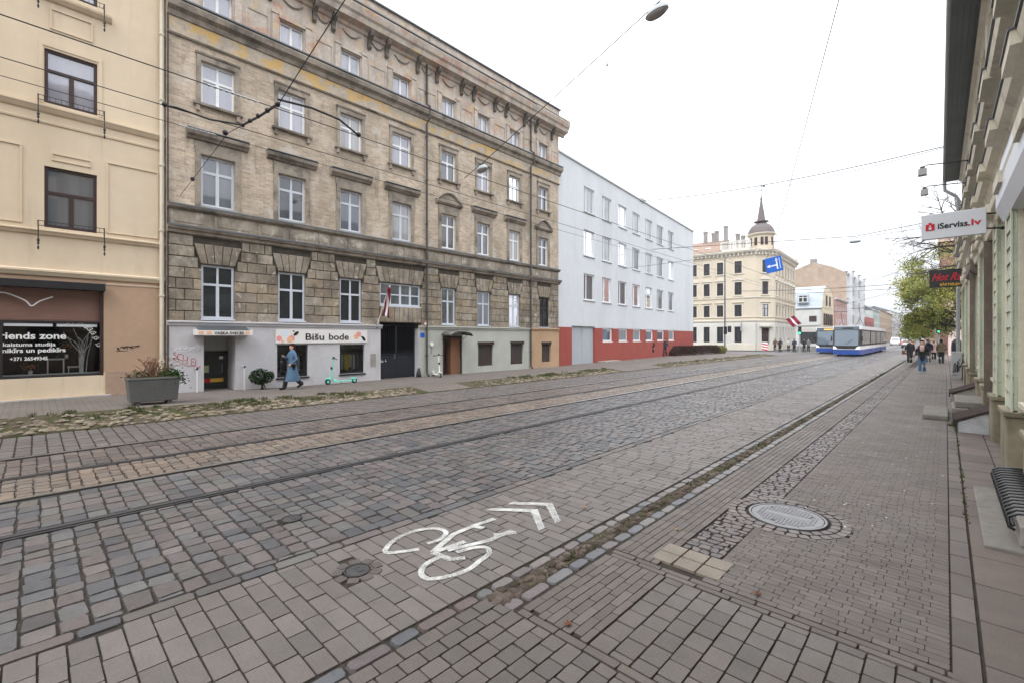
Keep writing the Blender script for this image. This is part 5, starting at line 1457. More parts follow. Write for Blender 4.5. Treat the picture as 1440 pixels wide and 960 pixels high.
plain_house('apartment_building', 'distant pale block across the far end of the street', Fr((-50, 470), (1, 0), (0, -1)), 70, 14, 13, ((1,3.5),(4.8,7),(8,10.4)), 14, MT['greyw'], MT['frame_dark'], MT['pane_mid'], 4, ww=1.6)
# right-hand side beyond the tree
MT['rpink'] = brick_mat('red_brown_brick', (.34,.17,.13), (.3,.15,.115), (.25,.18,.15), .5, .16, .02)
plain_house('apartment_building', 'red brick house end wall behind the tree on the right', Fr((-.6, 84), (1, 0), (0, -1)), 16, 18, 14.6, ((5,7),(8.5,10.5),(11.5,13.3)), 4, MT['rpink'], MT['frame_white'], MT['pane_mid'], 3, ww=1.1, roofmat='tile')
plain_house('low_house', 'low pale pink plastered house behind the tree on the right pavement', Fr((.2, 70), (1, 0), (0, -1)), 12, 12, 4.6, ((1.2,3),), 4, mat('pale_pink_render', (.62,.5,.46), .85, .2, ((.5,.08),)), MT['frame_white'], MT['pane_mid'], 2, ww=1.0, roofmat='tile')
plain_house('town_house', 'cream house on the right side of the street past the crossing', Fr((-1.0, 286), (-.0, -1), (-1, 0)), 180, 14, 11.5, ((1,3.5),(4.8,7),(8,10.4)), 40, MT['gcream'], MT['frame_dark'], MT['pane_mid'], 3, ww=1.4)

# unseen house added beside the camera to darken shop reflections and shade the pavement
plain_house('town_house', 'tall plain stone coloured house, unseen, added beside the camera to shade the pavement', Fr((1.35, 2.6), (0, -1), (-1, 0)), 34, 12, 16.5, ((1,3.4),(4.6,6.8),(8,10.2),(11.4,13.4)), 13, MT['tanw'], MT['frame_dark'], MT['pane_dark'], 3, ww=1.3, trim=(MT['tanw'], (4,)))
# ================================================================== RIGHT WOODEN HOUSE
KX = -.0075
FRT = Fr((.92+.0075*12, 0), (KX, 1), (-1, KX))      # wall plane, d towards the street
RY0, RY1 = 3.0, 32.0
timber = thing('wooden_house', (1.5, 18, 0), 'old green boarded wooden house with cream pilasters, deep cornice and overhanging eaves', 'building')
pil = [(4.3,5.1),(7.4,8.2),(10.2,11.0),(11.78,11.95),(12.65,13.35),(15.4,15.9),(17.7,18.3),(20.6,21.2),(23.6,24.2),(26.7,27.3),(30.6,31.4)]
op = []       # ground floor openings
for a, b, z0, z1 in ((5.4,7.1,1.1,3.4),(8.6,9.9,1.1,3.4),(13.7,15.2,1.15,3.7),(16.1,17.5,.5,3.7),(18.6,20.3,1.15,3.6),(21.5,23.3,1.15,3.6),(24.6,26.4,1.15,3.6),(27.7,30.2,1.15,3.6)): op.append((a,b,z0,z1))
op2 = [(a,b,6.9,8.9) for a, b in ((4.6,5.8),(7.6,8.8),(10.6,11.8),(13.9,15.1),(16.4,17.6),(18.9,20.1),(21.6,22.8),(24.4,25.6),(27.2,28.4),(29.6,30.6))]
w = MB(FRT); wall_sheet(w, RY0, RY1, .75, 10.2, op+op2, .16); shell(w, FRT, 9, RY0, RY1, 0, 10.2); w.build('wall', MT['siding'], timber)
w = MB(FRT); wall_sheet(w, RY0, RY1, -.05, .78, [(16.1,17.5,.5,.9)], .1, .05); w.box(RY0, RY1, .0, .09, .78, .83); w.build('plinth', MT['plinth_right'], timber)
for a, b, z0, z1 in op: window(FRT, a, b, z0, z1, timber, MT['trim'], MT['pane_dark'], 'cross', .12, .07)
for a, b, z0, z1 in op2: window(FRT, a, b, z0, z1, timber, MT['trim'], MT['pane_mid'], 'cross', .12, .07)
wt = MB(FRT)
for a, b in pil:
    d = .2; wb = MB(FRT); wp = MB(FRT)
    if b-a < .3: wt.box(a, b, 0, .12, .83, 4.2); continue
    z = .9
    while z < 4.15:
        zt_ = min(z+.247, 4.2); wb.profile([(0,z),(d+.016,z),(d-.006,zt_),(0,zt_)], a, b); z += .25
    wt.box(a-.05, a-.003, 0, d-.05, .83, 4.2); wt.box(b+.003, b+.06, 0, d+.02, .83, 4.2); wt.box(a-.02, a+.06, d+.002, d+.022, .85, 4.2); wt.box(b-.07, b, d+.002, d+.022, .85, 4.2)
    wp.box(a-.06, b+.08, 0, d+.07, -.05, .8); wp.box(a-.09, b+.11, 0, d+.1, .8, .88)
    pb_ = wb.build('pilaster', MT['board'], timber); bevel(wp.build('pedestal', MT['plinth_right'], pb_), .012)
    wb = MB(FRT); z = 5.37
    while z < 5.7: wb.box(a, b, 0, .22, z+.005, z+.195); z += .2
    wb.build('frieze_panel', MT['board'], timber)
for a, b, z0, z1 in op:
    wt.box(a-.13, a-.002, 0, .07, z0-.05, z1+.1); wt.box(b+.002, b+.13, 0, .07, z0-.05, z1+.1); wt.box(a-.18, b+.18, 0, .1, z1+.1, z1+.24); wt.box(a-.16, b+.16, 0, .16, z0-.12, z0-.052)
for a, b, z0, z1 in op2:
    wt.box(a-.14, a-.002, 0, .1, z0-.05, z1+.05); wt.box(b+.002, b+.14, 0, .1, z0-.05, z1+.05)
    wt.profile([(0,z1+.05),(.06,z1+.07),(.08,z1+.25),(.13,z1+.32),(.13,z1+.4),(0,z1+.42)], a-.2, b+.2)
    wt.box(a-.18, b+.18, 0, .08, z0-.16, z0-.052); wt.box(a-.05, b+.05, 0, .05, 6.25, z0-.17)
# entablature between the floors
wt.profile([(0,4.2),(.22,4.22),(.25,4.35),(.3,4.4),(.32,4.52),(0,4.55)], RY0, RY1)
wt.profile([(0,4.95),(.2,5.0),(.26,5.12),(.36,5.18),(.4,5.32),(0,5.36)], RY0, RY1)
wt.profile([(0,5.78),(.22,5.82),(.3,5.95),(.45,6.0),(.48,6.1),(0,6.2)], RY0, RY1)
wt.profile([(0,9.5),(.15,9.55),(.2,9.75),(.3,9.8),(0,9.85)], RY0, RY1)
for a, b in pil:
    if b-a < .3: continue
    wt.box(a-.05, b+.05, 0, .45, 5.18, 5.34); wt.box(a-.08, b+.08, 0, .52, 5.97, 6.12); wt.box(a-.04, b+.04, 0, .36, 4.36, 4.54)
    wt.box(a-.02, a+.1, 0, .2, 6.2, 9.5); wt.box(b-.1, b+.02, 0, .2, 6.2, 9.5)
    wb = MB(FRT); z = 6.25
    while z < 9.45: wb.profile([(0,z),(.17,z),(.15,z+.197),(0,z+.197)], a+.1, b-.1); z += .2
    wb.build('upper_pilaster', MT['board_dark'], timber)
    fl_ = MB(FRT); fl_.box(a-.1, b+.1, 0, .54, 6.125, 6.15); fl_.build('flashing', MT['zinc'], timber); fl_ = MB(FRT); fl_.box(a-.07, b+.07, 0, .47, 5.342, 5.362); fl_.build('flashing', MT['zinc'], timber)
wt.build('wood_trim', MT['trim'], timber)
w = MB(FRT); w.box(RY0, RY1, 0, .5, 6.2, 6.222); w.build('flashing', MT['zinc'], timber)
w = MB(FRT); w.box(RY0, RY1, 0, .42, 5.362, 5.38); w.build('flashing', MT['zinc'], timber); 
w = MB(FRT); w.box(16.1, 17.5, -.1, -.05, .5, 2.9); dd_ = w.build('door', MT['plank'], timber)
for q4 in ((20.55,20.62,.2,.3,.5,4.2),(15.1,15.2,.1,.26,.5,4.2)):
    w = MB(FRT); w.box(*q4); w.build('dark_post', MT['trim_dark'], timber)
w = MB(FRT); w.box(RY0, RY1+.3, 0, .8, 9.95, 10.02); n = 7
for k in range(n): w.box(RY0, RY1+.3, .03+.11*k, .13+.11*k, 9.93, 9.95)
w.build('eaves_soffit', MT['zinc'], timber)
w = MB(FRT); w.quad([(RY0,.88,10.1),(RY1+.35,.88,10.1),(RY1+.35,-4,13),(RY0,-4,13)]); w.quad([(RY0,-9.3,10.1),(RY1+.35,-9.3,10.1),(RY1+.35,-4,13),(RY0,-4,13)])
w.f.append(tuple(w.p(*q) for q in ((RY1,.0,10.1),(RY1,-9,10.1),(RY1,-4,12.9)))); w.build('roof', MT['zinc'], timber)
w = MB(FRT); n = 8
for lvl in (0, 1):
    pass
prof = [(.81+.08*math.cos(t), 10.05+.08*math.sin(t)) for t in [PI+PI*k/8 for k in range(9)]]
w.profile(prof+[(.88,10.06),(.74,10.06)], RY0, RY1+.4)
w.tube([(RY1+.25,.82,9.98),(RY1+.22,.8,9.5),(RY1+.1,.4,9.1),(RY1+.05,.32,8.9),(RY1+.05,.32,.35),(RY1+.05,.44,.2)], .075, 8)
gu = w.build('gutter_and_downpipe', MT['pipe_grey'], timber)
# white hexagonal shop blind box
bx = thing('awning_box', FRT(10.5, .2, 4.2), 'white hexagonal shop blind box fixed over the nearest window of the wooden house', 'awning')
w = MB(FRT); w.profile([(.1,3.9),(.22,3.93),(.31,4.15),(.31,4.6),(.24,5.0),(.1,5.05)], 5.2, 11.3); w.build('casing', MT['sheet'], bx)
w = MB(FRT); w.profile([(.11,3.92),(.21,3.95),(.3,4.16),(.3,4.59),(.23,4.98),(.11,5.03)], 11.3, 11.34); w.build('end_cap', MT['white'], bx)
# floodlights on arms
for y, z, lab in ((17.0,6.62,'small floodlight on a long arm, nearer one above the white sign'),(19.4,6.62,'small floodlight on a long arm, farther one above the white sign')):
    f = thing('floodlight', FRT(y,.3,z), lab, 'floodlight', 'floodlights on long arms')
    w = MB(FRT); w.tube([(y,.05,z+.0),(y,1.28,z+.12),(y,1.34,z+.05)], .016, 5); w.tube([(y,.05,z-.25),(y,.5,z+.04)], .01, 4); w.build('arm', MT['black'], f)
    w = MB(FRT); w.prism([(y-.1,z-.15),(y+.1,z-.15),(y+.07,z+.03),(y-.07,z+.03)], 1.26, 1.44); w.build('lamp_head', MT['pipe_grey'], f)
    w = MB(FRT); w.prism([(y-.05,z+.03),(y+.05,z+.03),(y+.03,z+.1),(y-.03,z+.1)], 1.3, 1.4); w.build('lamp_cap', MT['black'], f)
# hanging signs
sg = thing('hanging_sign', (.0, 12.3, 4.1), 'white hanging shop sign with red and dark lettering, on black brackets', 'sign')
w = MB(); w.box(-.355, .55, 12.24, 12.36, 3.93, 4.42); bevel(w.build('board', MT['sheet'], sg), .012)
SGf = lambda x, y, z: (x, 12.238-z, y)
fit_text('iServiss', -.12, .29, 4.115, .155, SGf, MT['ink'], sg, bold=.004)
fit_text('.lv', .295, .47, 4.115, .155, SGf, MT['red'], sg, bold=.004)
w = MB()
w.box(-.29, -.16, 12.228, 12.239, 4.1, 4.22); w.box(-.25, -.2, 12.228, 12.239, 4.22, 4.25)
w.build('emblem', MT['red'], sg)
w = MB(); w.box(-.245, -.205, 12.224, 12.229, 4.115, 4.16); w.box(-.235, -.215, 12.224, 12.229, 4.175, 4.2); w.build('emblem_mark', MT['sheet'], sg)
w = MB()
for z in (4.03, 4.31): w.tube([(.55,12.3,z),(.78,12.45,z)], .016, 5); w.ball((.77,12.45,z), .035, 6, 5)
w.build('bracket', MT['black'], sg)
sg = thing('hanging_sign', (.0, 29, 4.3), 'small black hanging sign with red script and a yellow line', 'sign')
w = MB(); w.box(-.56, .52, 28.95, 29.05, 4.28, 5.1); w.build('board', MT['frame_dark'], sg)
fit_text('Hot Rs', -.5, .42, 4.6, .48, lambda x, y, z: (x, 28.948-z, y), MT['red'], sg, bold=.008, shear=.5)
fit_text('BĀRTSELIJA', -.2, .46, 4.36, .15, lambda x, y, z: (x, 28.948-z, y), MT['yellow'], sg, bold=.003)
w = MB(); w.tube([(.5,29,5.0),(.8,29,5.0)], .02, 5); w.tube([(.5,29,4.4),(.8,29,4.4)], .02, 5); w.build('bracket', MT['black'], sg)
sg = thing('box_sign', FRT(21.6,.2,4.5), 'dark angular box sign on the wooden house behind the black hanging sign', 'sign')
w = MB(FRT); w.profile([(.08,3.9),(.32,4.1),(.32,4.9),(.08,5.1)], 20.0, 23.2); w.build('casing', MT['trim_dark'], sg)
# steps, hatches, cabinet
st = thing('entrance_step', FRT(16.4,.7,0), 'worn pair of stone entrance slabs at the wooden house door', 'step')
w = MB(); w.box(-.42,.05,15.0,17.0,.0,.13); bevel(w.build('lower_slab', MT['concrete_mid'], st), .03)
w = MB(); w.box(.1,.78,15.3,16.9,.14,.3); w.box(.16,.78,15.4,17.2,.3,.46); bevel(w.build('upper_slab', MT['concrete_mid'], st), .03)
MT['pale_hatch'] = mat('dirty_white_hatch_base', (.42,.43,.45), .8, .2, ((3,.15),), stain=(((.2,.19,.16), 2, .5, .7, None, .7),))
def hatch(y0, y1, x0, lab, z0=.25, z1=.55):
    h = thing('cellar_hatch', (x0+.2, (y0+y1)/2, 0), lab, 'hatch', 'cellar hatches by the wooden house')
    w = MB(); w.prism([(x0+.05,0),(.75,0),(.75,z1-.03),(x0+.05,z0-.03)], y0+.04, y1-.04); w.build('base', MT['pale_hatch'] if y0 < 14 else MT['concrete_light'], h)
    w = MB(); n = 6
    for k in range(n):
        a, b = y0+(y1-y0)*k/n+.006, y0+(y1-y0)*(k+1)/n-.006
        w.prism([(x0,z0-.02),(.76,z1-.02),(.76,z1+.02),(x0,z0+.02)], a, b)
    w.box(x0-.03, x0, y0, y1, z0-.1, z0+.03)
    w.build('plank_lid', MT['plank'], h)
hatch(13.4, 14.6, .14, 'sloping brown plank cellar hatch on a white base, nearer the camera')
hatch(19.2, 20.6, .1, 'sloping brown plank cellar hatch beyond the entrance slabs', .3, .6)
cb = thing('utility_cabinet', (.37, 30.6, 0), 'grey street cabinet with dark graffiti beside the downpipe', 'cabinet')
w = MB(); w.box(.2,.55,30.4,31.0,.08,1.25); w.box(.17,.58,30.37,31.03,1.25,1.3); w.box(.22,.53,30.42,30.98,0,.08); w.build('casing', MT['galv'], cb)
FQ = lambda s, d, z: (s, 30.39-d, z)
scrawl(FQ, .24, .3, .26, .7, 5, TAGK, cb, .006, .014, 12)
hy = thing('litter_bin', (.42, 33.2, 0), 'dark slim litter bin behind the grey cabinet', 'bin')
w = MB(); w.lathe(.42, 33.2, [(.16,0),(.2,.1),(.22,1.5),(.2,1.75),(.1,1.9)], 12); w.build('body', MT['gate'], hy)
# light well grating of bent bars
gr = thing('light_well_grating', (.7, 7.4, 0), 'black grating of bent steel bars over a cellar light well', 'grating')
w = MB(); w.box(.26,1.0,6.2,8.6,-.02,.045); bevel(w.build('concrete_rim', MT['concrete_mid'], gr), .015)
w = MB(); w.box(.5,1.0,6.34,8.48,.045,.24); bevel(w.build('upstand', MT['concrete_light'], gr), .015)
w = MB(); n = 17
for k in range(n):
    y = 6.36+2.1*k/(n-1)
    w.tube([(1.0,y,.36),(.6,y,.36),(.49,y,.35),(.435,y,.31),(.425,y,.26),(.435,y,.21),(.47,y,.19)], .0145, 7)
w.tube([(.46,6.34,.24),(.46,8.48,.24)], .014, 5); w.tube([(.8,6.34,.335),(.8,8.48,.335)], .014, 5)
w.build('bars', MT['bar'], gr, smooth=True)
# ================================================================== PLANTER, SCOOTERS, SHRUBS
pl = thing('planter', (-15.75, 2.35, zL(2.3)), 'long tapered grey concrete planter with dry stalks and greenery', 'planter')
zp = zL(2.3)
PX, PY = -15.45, 2.2
def pf(s, d, z): return (PX-.0*s+d*1.0, PY+s, z)
w = MB(pf)
w.v = []; w.f = []
def frustum(mb, s0, s1, d0, d1, z0, z1, k):
    i = len(mb.v)
    for z, q in ((z0, k), (z1, 0)):
        for s, d in ((s0+q,d0+q*.6),(s1-q,d0+q*.6),(s1-q,d1-q*.6),(s0+q,d1-q*.6)): mb.p(s, d, z)
    mb.f += [(i,i+1,i+2,i+3),(i+4,i+7,i+6,i+5)]+[(i+k2,i+(k2+1)%4,i+4+(k2+1)%4,i+4+k2) for k2 in range(4)]
frustum(w, -.55, .55, -.3, .3, zp+.09, zp+.7, .05)
w.box(-.56,.56,-.31,.31,zp+.66,zp+.72)
bevel(w.build('box', MT['concrete'], pl), .02)
for s in (-.38,.28):
    w = MB(pf); w.box(s,s+.1,-.24,.24,zp-.02,zp+.09); w.build('foot', MT['concrete'], pl)
w = MB(pf); w.box(-.5,.5,-.26,.26,zp+.715,zp+.735); w.build('soil', MT['verge'], pl)
dr = thing('dry_plant', pf(.05,0,zp+.73), 'dry reddish brown stalks with seed heads in the planter', 'plant')
w = MB(pf); lf = MB(pf)
rn = random.Random(8)
for k in range(54):
    a = rn.uniform(-1,1); b = rn.uniform(-.6,.6); L = rn.uniform(.28,.62)
    s0, d0 = .0+rn.gauss(0,.1), rn.gauss(0,.07)
    tip = (s0+a*.5*L*1.3, d0+b*.4*L, zp+.73+L*(1-.25*abs(a)))
    w.tube([(s0,d0,zp+.72),((s0+tip[0])/2-.03*a,(d0+tip[1])/2,zp+.73+L*.55),tip],[.007,.0055,.004],4)
    if k % 2:
        for _ in range(5): leaf_quad(lf, pf(tip[0]+rn.gauss(0,.02),tip[1]+rn.gauss(0,.02),tip[2]+rn.gauss(0,.015)), .04, jc([(.2,.1,.06),(.16,.08,.05),(.28,.17,.1)],.2))
for k in range(4):
    a = .35+.22*k
    w.tube([(.1,0,zp+.72),(.1+a*.4,.02,zp+1.0),(.1+a*.85,.02,zp+1.22-.08*k)],[.008,.007,.004],4)
w.build('stalks', mat('dry_stalk', (.17,.085,.055), .9, .15, ((12,.25),)), dr)
lf2 = MB(); lf2.v, lf2.f, lf2.c, lf2.usec = lf.v, lf.f, lf.c, True
lf2.build('seed_heads', MT['leaf'], dr, normals=False)
for nm, cs, cd, n, spread, zt, pal, lab in (('green_plant', .4, .05, 420, (.16,.13,.09), .78, [(.035,.085,.02),(.05,.11,.03),(.025,.06,.015)], 'dark green trailing plant at the right end of the planter'),
        ('green_plant', -.28, 0, 200, (.14,.1,.06), .77, [(.09,.1,.04),(.12,.11,.05),(.06,.07,.03),(.16,.09,.07)], 'faded low plants at the left end of the planter')):
    q = MB()
    for k in range(n):
        s = cs+R.gauss(0,spread[0]); 
        z = zp+zt+R.gauss(0,spread[2])-max(0,s-.48)*.8
        leaf_quad(q, pf(s, cd+R.gauss(0,spread[1]), z), R.uniform(.04,.08), jc(pal,.25))
    tag(q.build(nm, MT['leaf'], None, normals=False), lab, 'plant')

def scooter(loc, rz, body, lab):
    o = thing('kick_scooter', loc, lab, 'scooter', None, rz)
    q = MB(); q.box(-.07,.07,-.38,.28,.09,.13); q.prism([(-.07,.09),(.07,.09),(.05,.2),(-.05,.2)], .22, .34); bevel(q.build('deck', body, o, False), .02)
    q = MB(); q.tube([(0,-.38,.12),(0,-.52,.13)], .03, 6); q.prism([(-.045,.17),(.045,.17),(.04,.24),(-.04,.24)], -.56, -.36); q.build('mudguard', body, o, False)
    for y in (-.5, .56):
        q = MB(lambda a,b,c,y=y: (c, y+a, .115+b)); q.lathe(0,0,[(.06,-.03),(.105,-.025),(.115,0),(.105,.025),(.06,.03)],18)
        t = q.build('wheel', MT['rubber'], o, False)
        q = MB(lambda a,b,c,y=y: (c, y+a, .115+b)); q.lathe(0,0,[(.055,-.035),(.055,.035)],12); q.build('hub', body, t, False)
    q = MB(); q.tube([(0,.3,.14),(0,.44,.26),(0,.38,.66),(0,.33,1.0)], [.035,.035,.026,.022], 8); q.tube([(0,.44,.26),(0,.54,.22)], .03, 6); q.prism([(-.05,.22),(.05,.22),(.045,.26),(-.045,.26)], .44, .68); q.build('stem', body, o, False)
    q = MB(); q.tube([(-.25,.3,1.0),(-.1,.33,1.03),(.1,.33,1.03),(.25,.3,1.0)], .014, 6); q.build('handlebar', MT['black'], o, False)
    for s in (-1, 1):
        q = MB(); q.tube([(s*.15,.32,1.025),(s*.26,.3,1.0)], .021, 7); q.build('grip', MT['black'], o, False)
    q = MB(); q.box(-.03,.03,.3,.37,1.02,1.1); q.box(-.03,.03,.39,.45,.6,.7); q.build('head_unit', MT['black'], o, False)
    q = MB(); q.tube([(.06,-.02,.1),(.16,.0,.01)], .012, 5); q.build('kickstand', MT['black'], o, False)
    return o
scooter((-17.75, 8.62, .12), PI-.12, MT['mint'], 'mint green electric kick scooter parked by the shop wall')
scooter((-17.7, 13.3, .12), -PI/2-.3, MT['signwhite'], 'white kick scooter parked end on beside the gateway')

def leaf_mass(mb, c, rad, n, size, pal, fn=None, j=.25, core=.35):
    for _ in range(n):
        while True:
            v = Vector((R.uniform(-1,1),R.uniform(-1,1),R.uniform(-1,1)))
            if core < v.length < 1: break
        if fn and not fn(v): continue
        leaf_quad(mb, (c[0]+v.x*rad[0], c[1]+v.y*rad[1], c[2]+v.z*rad[2]), size*R.uniform(.7,1.3), jc(pal, j))
sh = thing('shrub', (-17.75, 5.62, .15), 'round dark green clipped shrub on short stems by the shop wall', 'shrub')
q = MB()
for k in range(5): q.tube([(-17.75+R.gauss(0,.04),5.62+R.gauss(0,.05),.12),(-17.75+R.gauss(0,.1),5.62+R.gauss(0,.14),.5)], .018, 5)
q.build('stems', MT['bark'], sh)
q = MB(); leaf_mass(q, (-17.75,5.62,.6), (.3,.42,.3), 2300, .06, [(.018,.04,.014),(.026,.055,.018),(.035,.07,.025)], lambda v: mnoise.noise((v.x*1.9,v.y*1.9,v.z*1.9)) > -.05+.25*(v.length-.8))
q.build('foliage', MT['leaf'], sh, normals=False)
hd = thing('hedge', (-19.7, 49, .1), 'long low reddish brown clipped hedge in front of the office block', 'hedge')
q = MB()
for k in range(9000):
    t = R.random(); y = 44.2+t*10.3; x = -20.0+t*.85+R.uniform(-.45,.45)
    h = .95*min(1, t*6+.35)*min(1,(1-t)*8+.5); z = .15+h*R.random()**.5
    leaf_quad(q, (x,y,z), .12, jc([(.055,.025,.02),(.075,.03,.022),(.04,.022,.018),(.06,.035,.02)],.25))
q.build('foliage', MT['leaf'], hd, normals=False)
q = MB()
for k in range(40): 
    t = R.random(); q.tube([(-20+t*.85,44.3+t*10,.1),(-20+t*.85+R.gauss(0,.2),44.3+t*10,.6)], .02, 4)
q.build('stems', MT['bark'], hd)
yb = thing('shrub', (-19.1, 55.8, .1), 'small yellow green bush at the far end of the brown hedge', 'shrub')
q = MB(); leaf_mass(q, (-19.1,55.6,.55), (.6,1.1,.5), 1600, .12, [(.17,.17,.04),(.22,.2,.05),(.12,.14,.04)]); q.build('foliage', MT['leaf'], yb, normals=False)
q = MB()
for k in range(5): q.tube([(-19.1,55.6,.05),(-19.1+R.gauss(0,.2),55.6+R.gauss(0,.3),.6)], .02, 4)
q.build('stems', MT['bark'], yb)

# ================================================================== TREE
tr = thing('street_tree', (1.6, 50, 0), 'half bare autumn tree with yellow green foliage overhanging the right pavement', 'tree')
bk = MB(); rn = random.Random(21); tips = []
def branch(p, d, L, r, lev):
    pts = [p]; q = Vector(p); dd = Vector(d).normalized(); n = 5
    for k in range(n):
        dd = (dd+Vector((rn.gauss(0,.16),rn.gauss(0,.16),rn.gauss(0,.1)+(.03 if lev < 2 else -.07)))).normalized()
        q = q+dd*L/n; pts.append(tuple(q))
        if lev < 4 and k >= (2 if lev == 0 else 1):
            for _ in range(2 if lev else 3):
                a = Vector((rn.gauss(0,1),rn.gauss(0,1),rn.gauss(.1,.6))).normalized()
                branch(tuple(q), dd*.75+a*.85, L*rn.uniform(.45,.65), r*(1-k/n)*.55+.003, lev+1)
        tips.append((tuple(q), lev))
    bk.tube(pts, [max(.004, r*(1-.85*k/n)) for k in range(n+1)], 6 if lev < 2 else 4)
bk.tube([(1.6,50,0),(1.55,50,1.2),(1.35,49.8,2.6)], [.3,.25,.22], 10)
for d, L in (((-.5,-.1,.95),4.6),((.1,.2,1),5.2),((-.3,-.5,1.0),4.4),((.5,-.2,.9),4.2),((-.8,.1,.5),3.2)): branch((1.35,49.8,2.5), d, L, .15, 1)
bk.build('trunk_and_branches', MT['bark'], tr)
q = MB()
YG = [(.2,.25,.05),(.27,.29,.06),(.38,.36,.09),(.14,.19,.04),(.085,.125,.028),(.42,.38,.12)]
nl = 0
for (p, lev) in tips:
    if lev < 3 or p[2] > 9.4 or p[2] < 2.2 or p[0] < -2.8: continue
    v = Vector(p)
    n = mnoise.noise((v.x*.55, v.y*.55, v.z*.55))
    if n < -.2 or rn.random() < .25: continue
    pal = YG if n < .25 else YG[:3]+YG[5:]
    for _ in range(9 if p[2] < 7 else 4):
        nl += 1
        leaf_quad(q, (v.x+rn.gauss(0,.2), v.y+rn.gauss(0,.2), v.z-abs(rn.gauss(0,.22))), rn.uniform(.09,.17), jc(pal, .2))
# drooping curtains of foliage towards the street
for k in range(185):
    a = rn.uniform(0, 2*PI); rr = rn.uniform(.4, 1)
    x0, y0 = .15+3.3*rr*math.cos(a), 49.6+3.0*rr*math.sin(a); z0 = rn.uniform(3.6, 9.6)-abs(x0-.5)*.4
    if mnoise.noise((x0*.7, y0*.7, z0*.7)) < -.02: continue
    L = rn.uniform(.7, 1.9); dx = rn.gauss(-.2,.3)
    pal = rn.choice((YG, YG[:3], YG[3:5]+YG[:1]))
    for j in range(int(L*22)):
        t = rn.random()
        leaf_quad(q, (x0+dx*t+rn.gauss(0,.13), y0+rn.gauss(0,.16), z0-L*t+rn.gauss(0,.08)), rn.uniform(.09,.17), jc(pal, .2)); nl += 1
q.build('crown', MT['leaf'], tr, normals=False)
print('tree leaves', nl, 'branch verts', len(bk.v))
# bare tree behind, tips over the roofline
tr2 = thing('bare_tree', (2.2, 42, 0), 'leafless tree with thin twigs showing above the white hanging sign', 'tree')
bk = MB(); tips = []; rn = random.Random(5)
bk.tube([(2.4,42,0),(2.3,42,3.5),(2.1,41.8,6.5)], [.25,.2,.16], 8)
for d, L in (((-.95,-.1,.5),3.5),((-.8,.3,.85),3.3),((-.1,.1,1),3.6),((.5,.2,.8),3.0),((-.8,-.4,.2),2.9)): branch((2.1,41.8,6.4), d, L, .1, 2)
for d, L, p_ in (((-1,0,.25),3.6,(.9,41.8,8.6)),((-1,.1,.75),3.2,(.8,41.8,8.9)),((-.9,-.1,.05),2.6,(.6,41.8,8.0)),((-.5,0,1),2.6,(.8,41.8,9))): branch(p_, d, L, .085, 2)
for p_ in ((.9,41.8,8.6),(.8,41.8,8.9),(.6,41.8,8.0),(.8,41.8,9)): bk.tube([(2.1,41.8,6.5),((2.1+p_[0])/2,41.8,(6.5+p_[2])/2+.2),p_], [.12,.1,.085], 6)
bk.build('trunk_and_branches', MT['bark'], tr2)
hb = thing('hedge', (1.9, 62, 0), 'small brown hedge block in front of the pink house beyond the tree', 'hedge')
q = MB(); leaf_mass(q, (1.9,62,.9), (1.2,.8,.75), 1500, .14, [(.12,.05,.035),(.15,.07,.04),(.09,.05,.03)], core=.0); q.build('foliage', MT['leaf'], hb, normals=False)
lg = thing('hedge', (1.6, 58, 0), 'low green hedge strip by the pavement beyond the tree', 'hedge')
q = MB()
for k in range(2200): leaf_quad(q, (R.uniform(.5,3.4),58+R.uniform(-.4,.4),.1+.75*R.random()), .12, jc([(.09,.11,.04),(.12,.13,.05)],.25))
q.build('foliage', MT['leaf'], lg, normals=False)

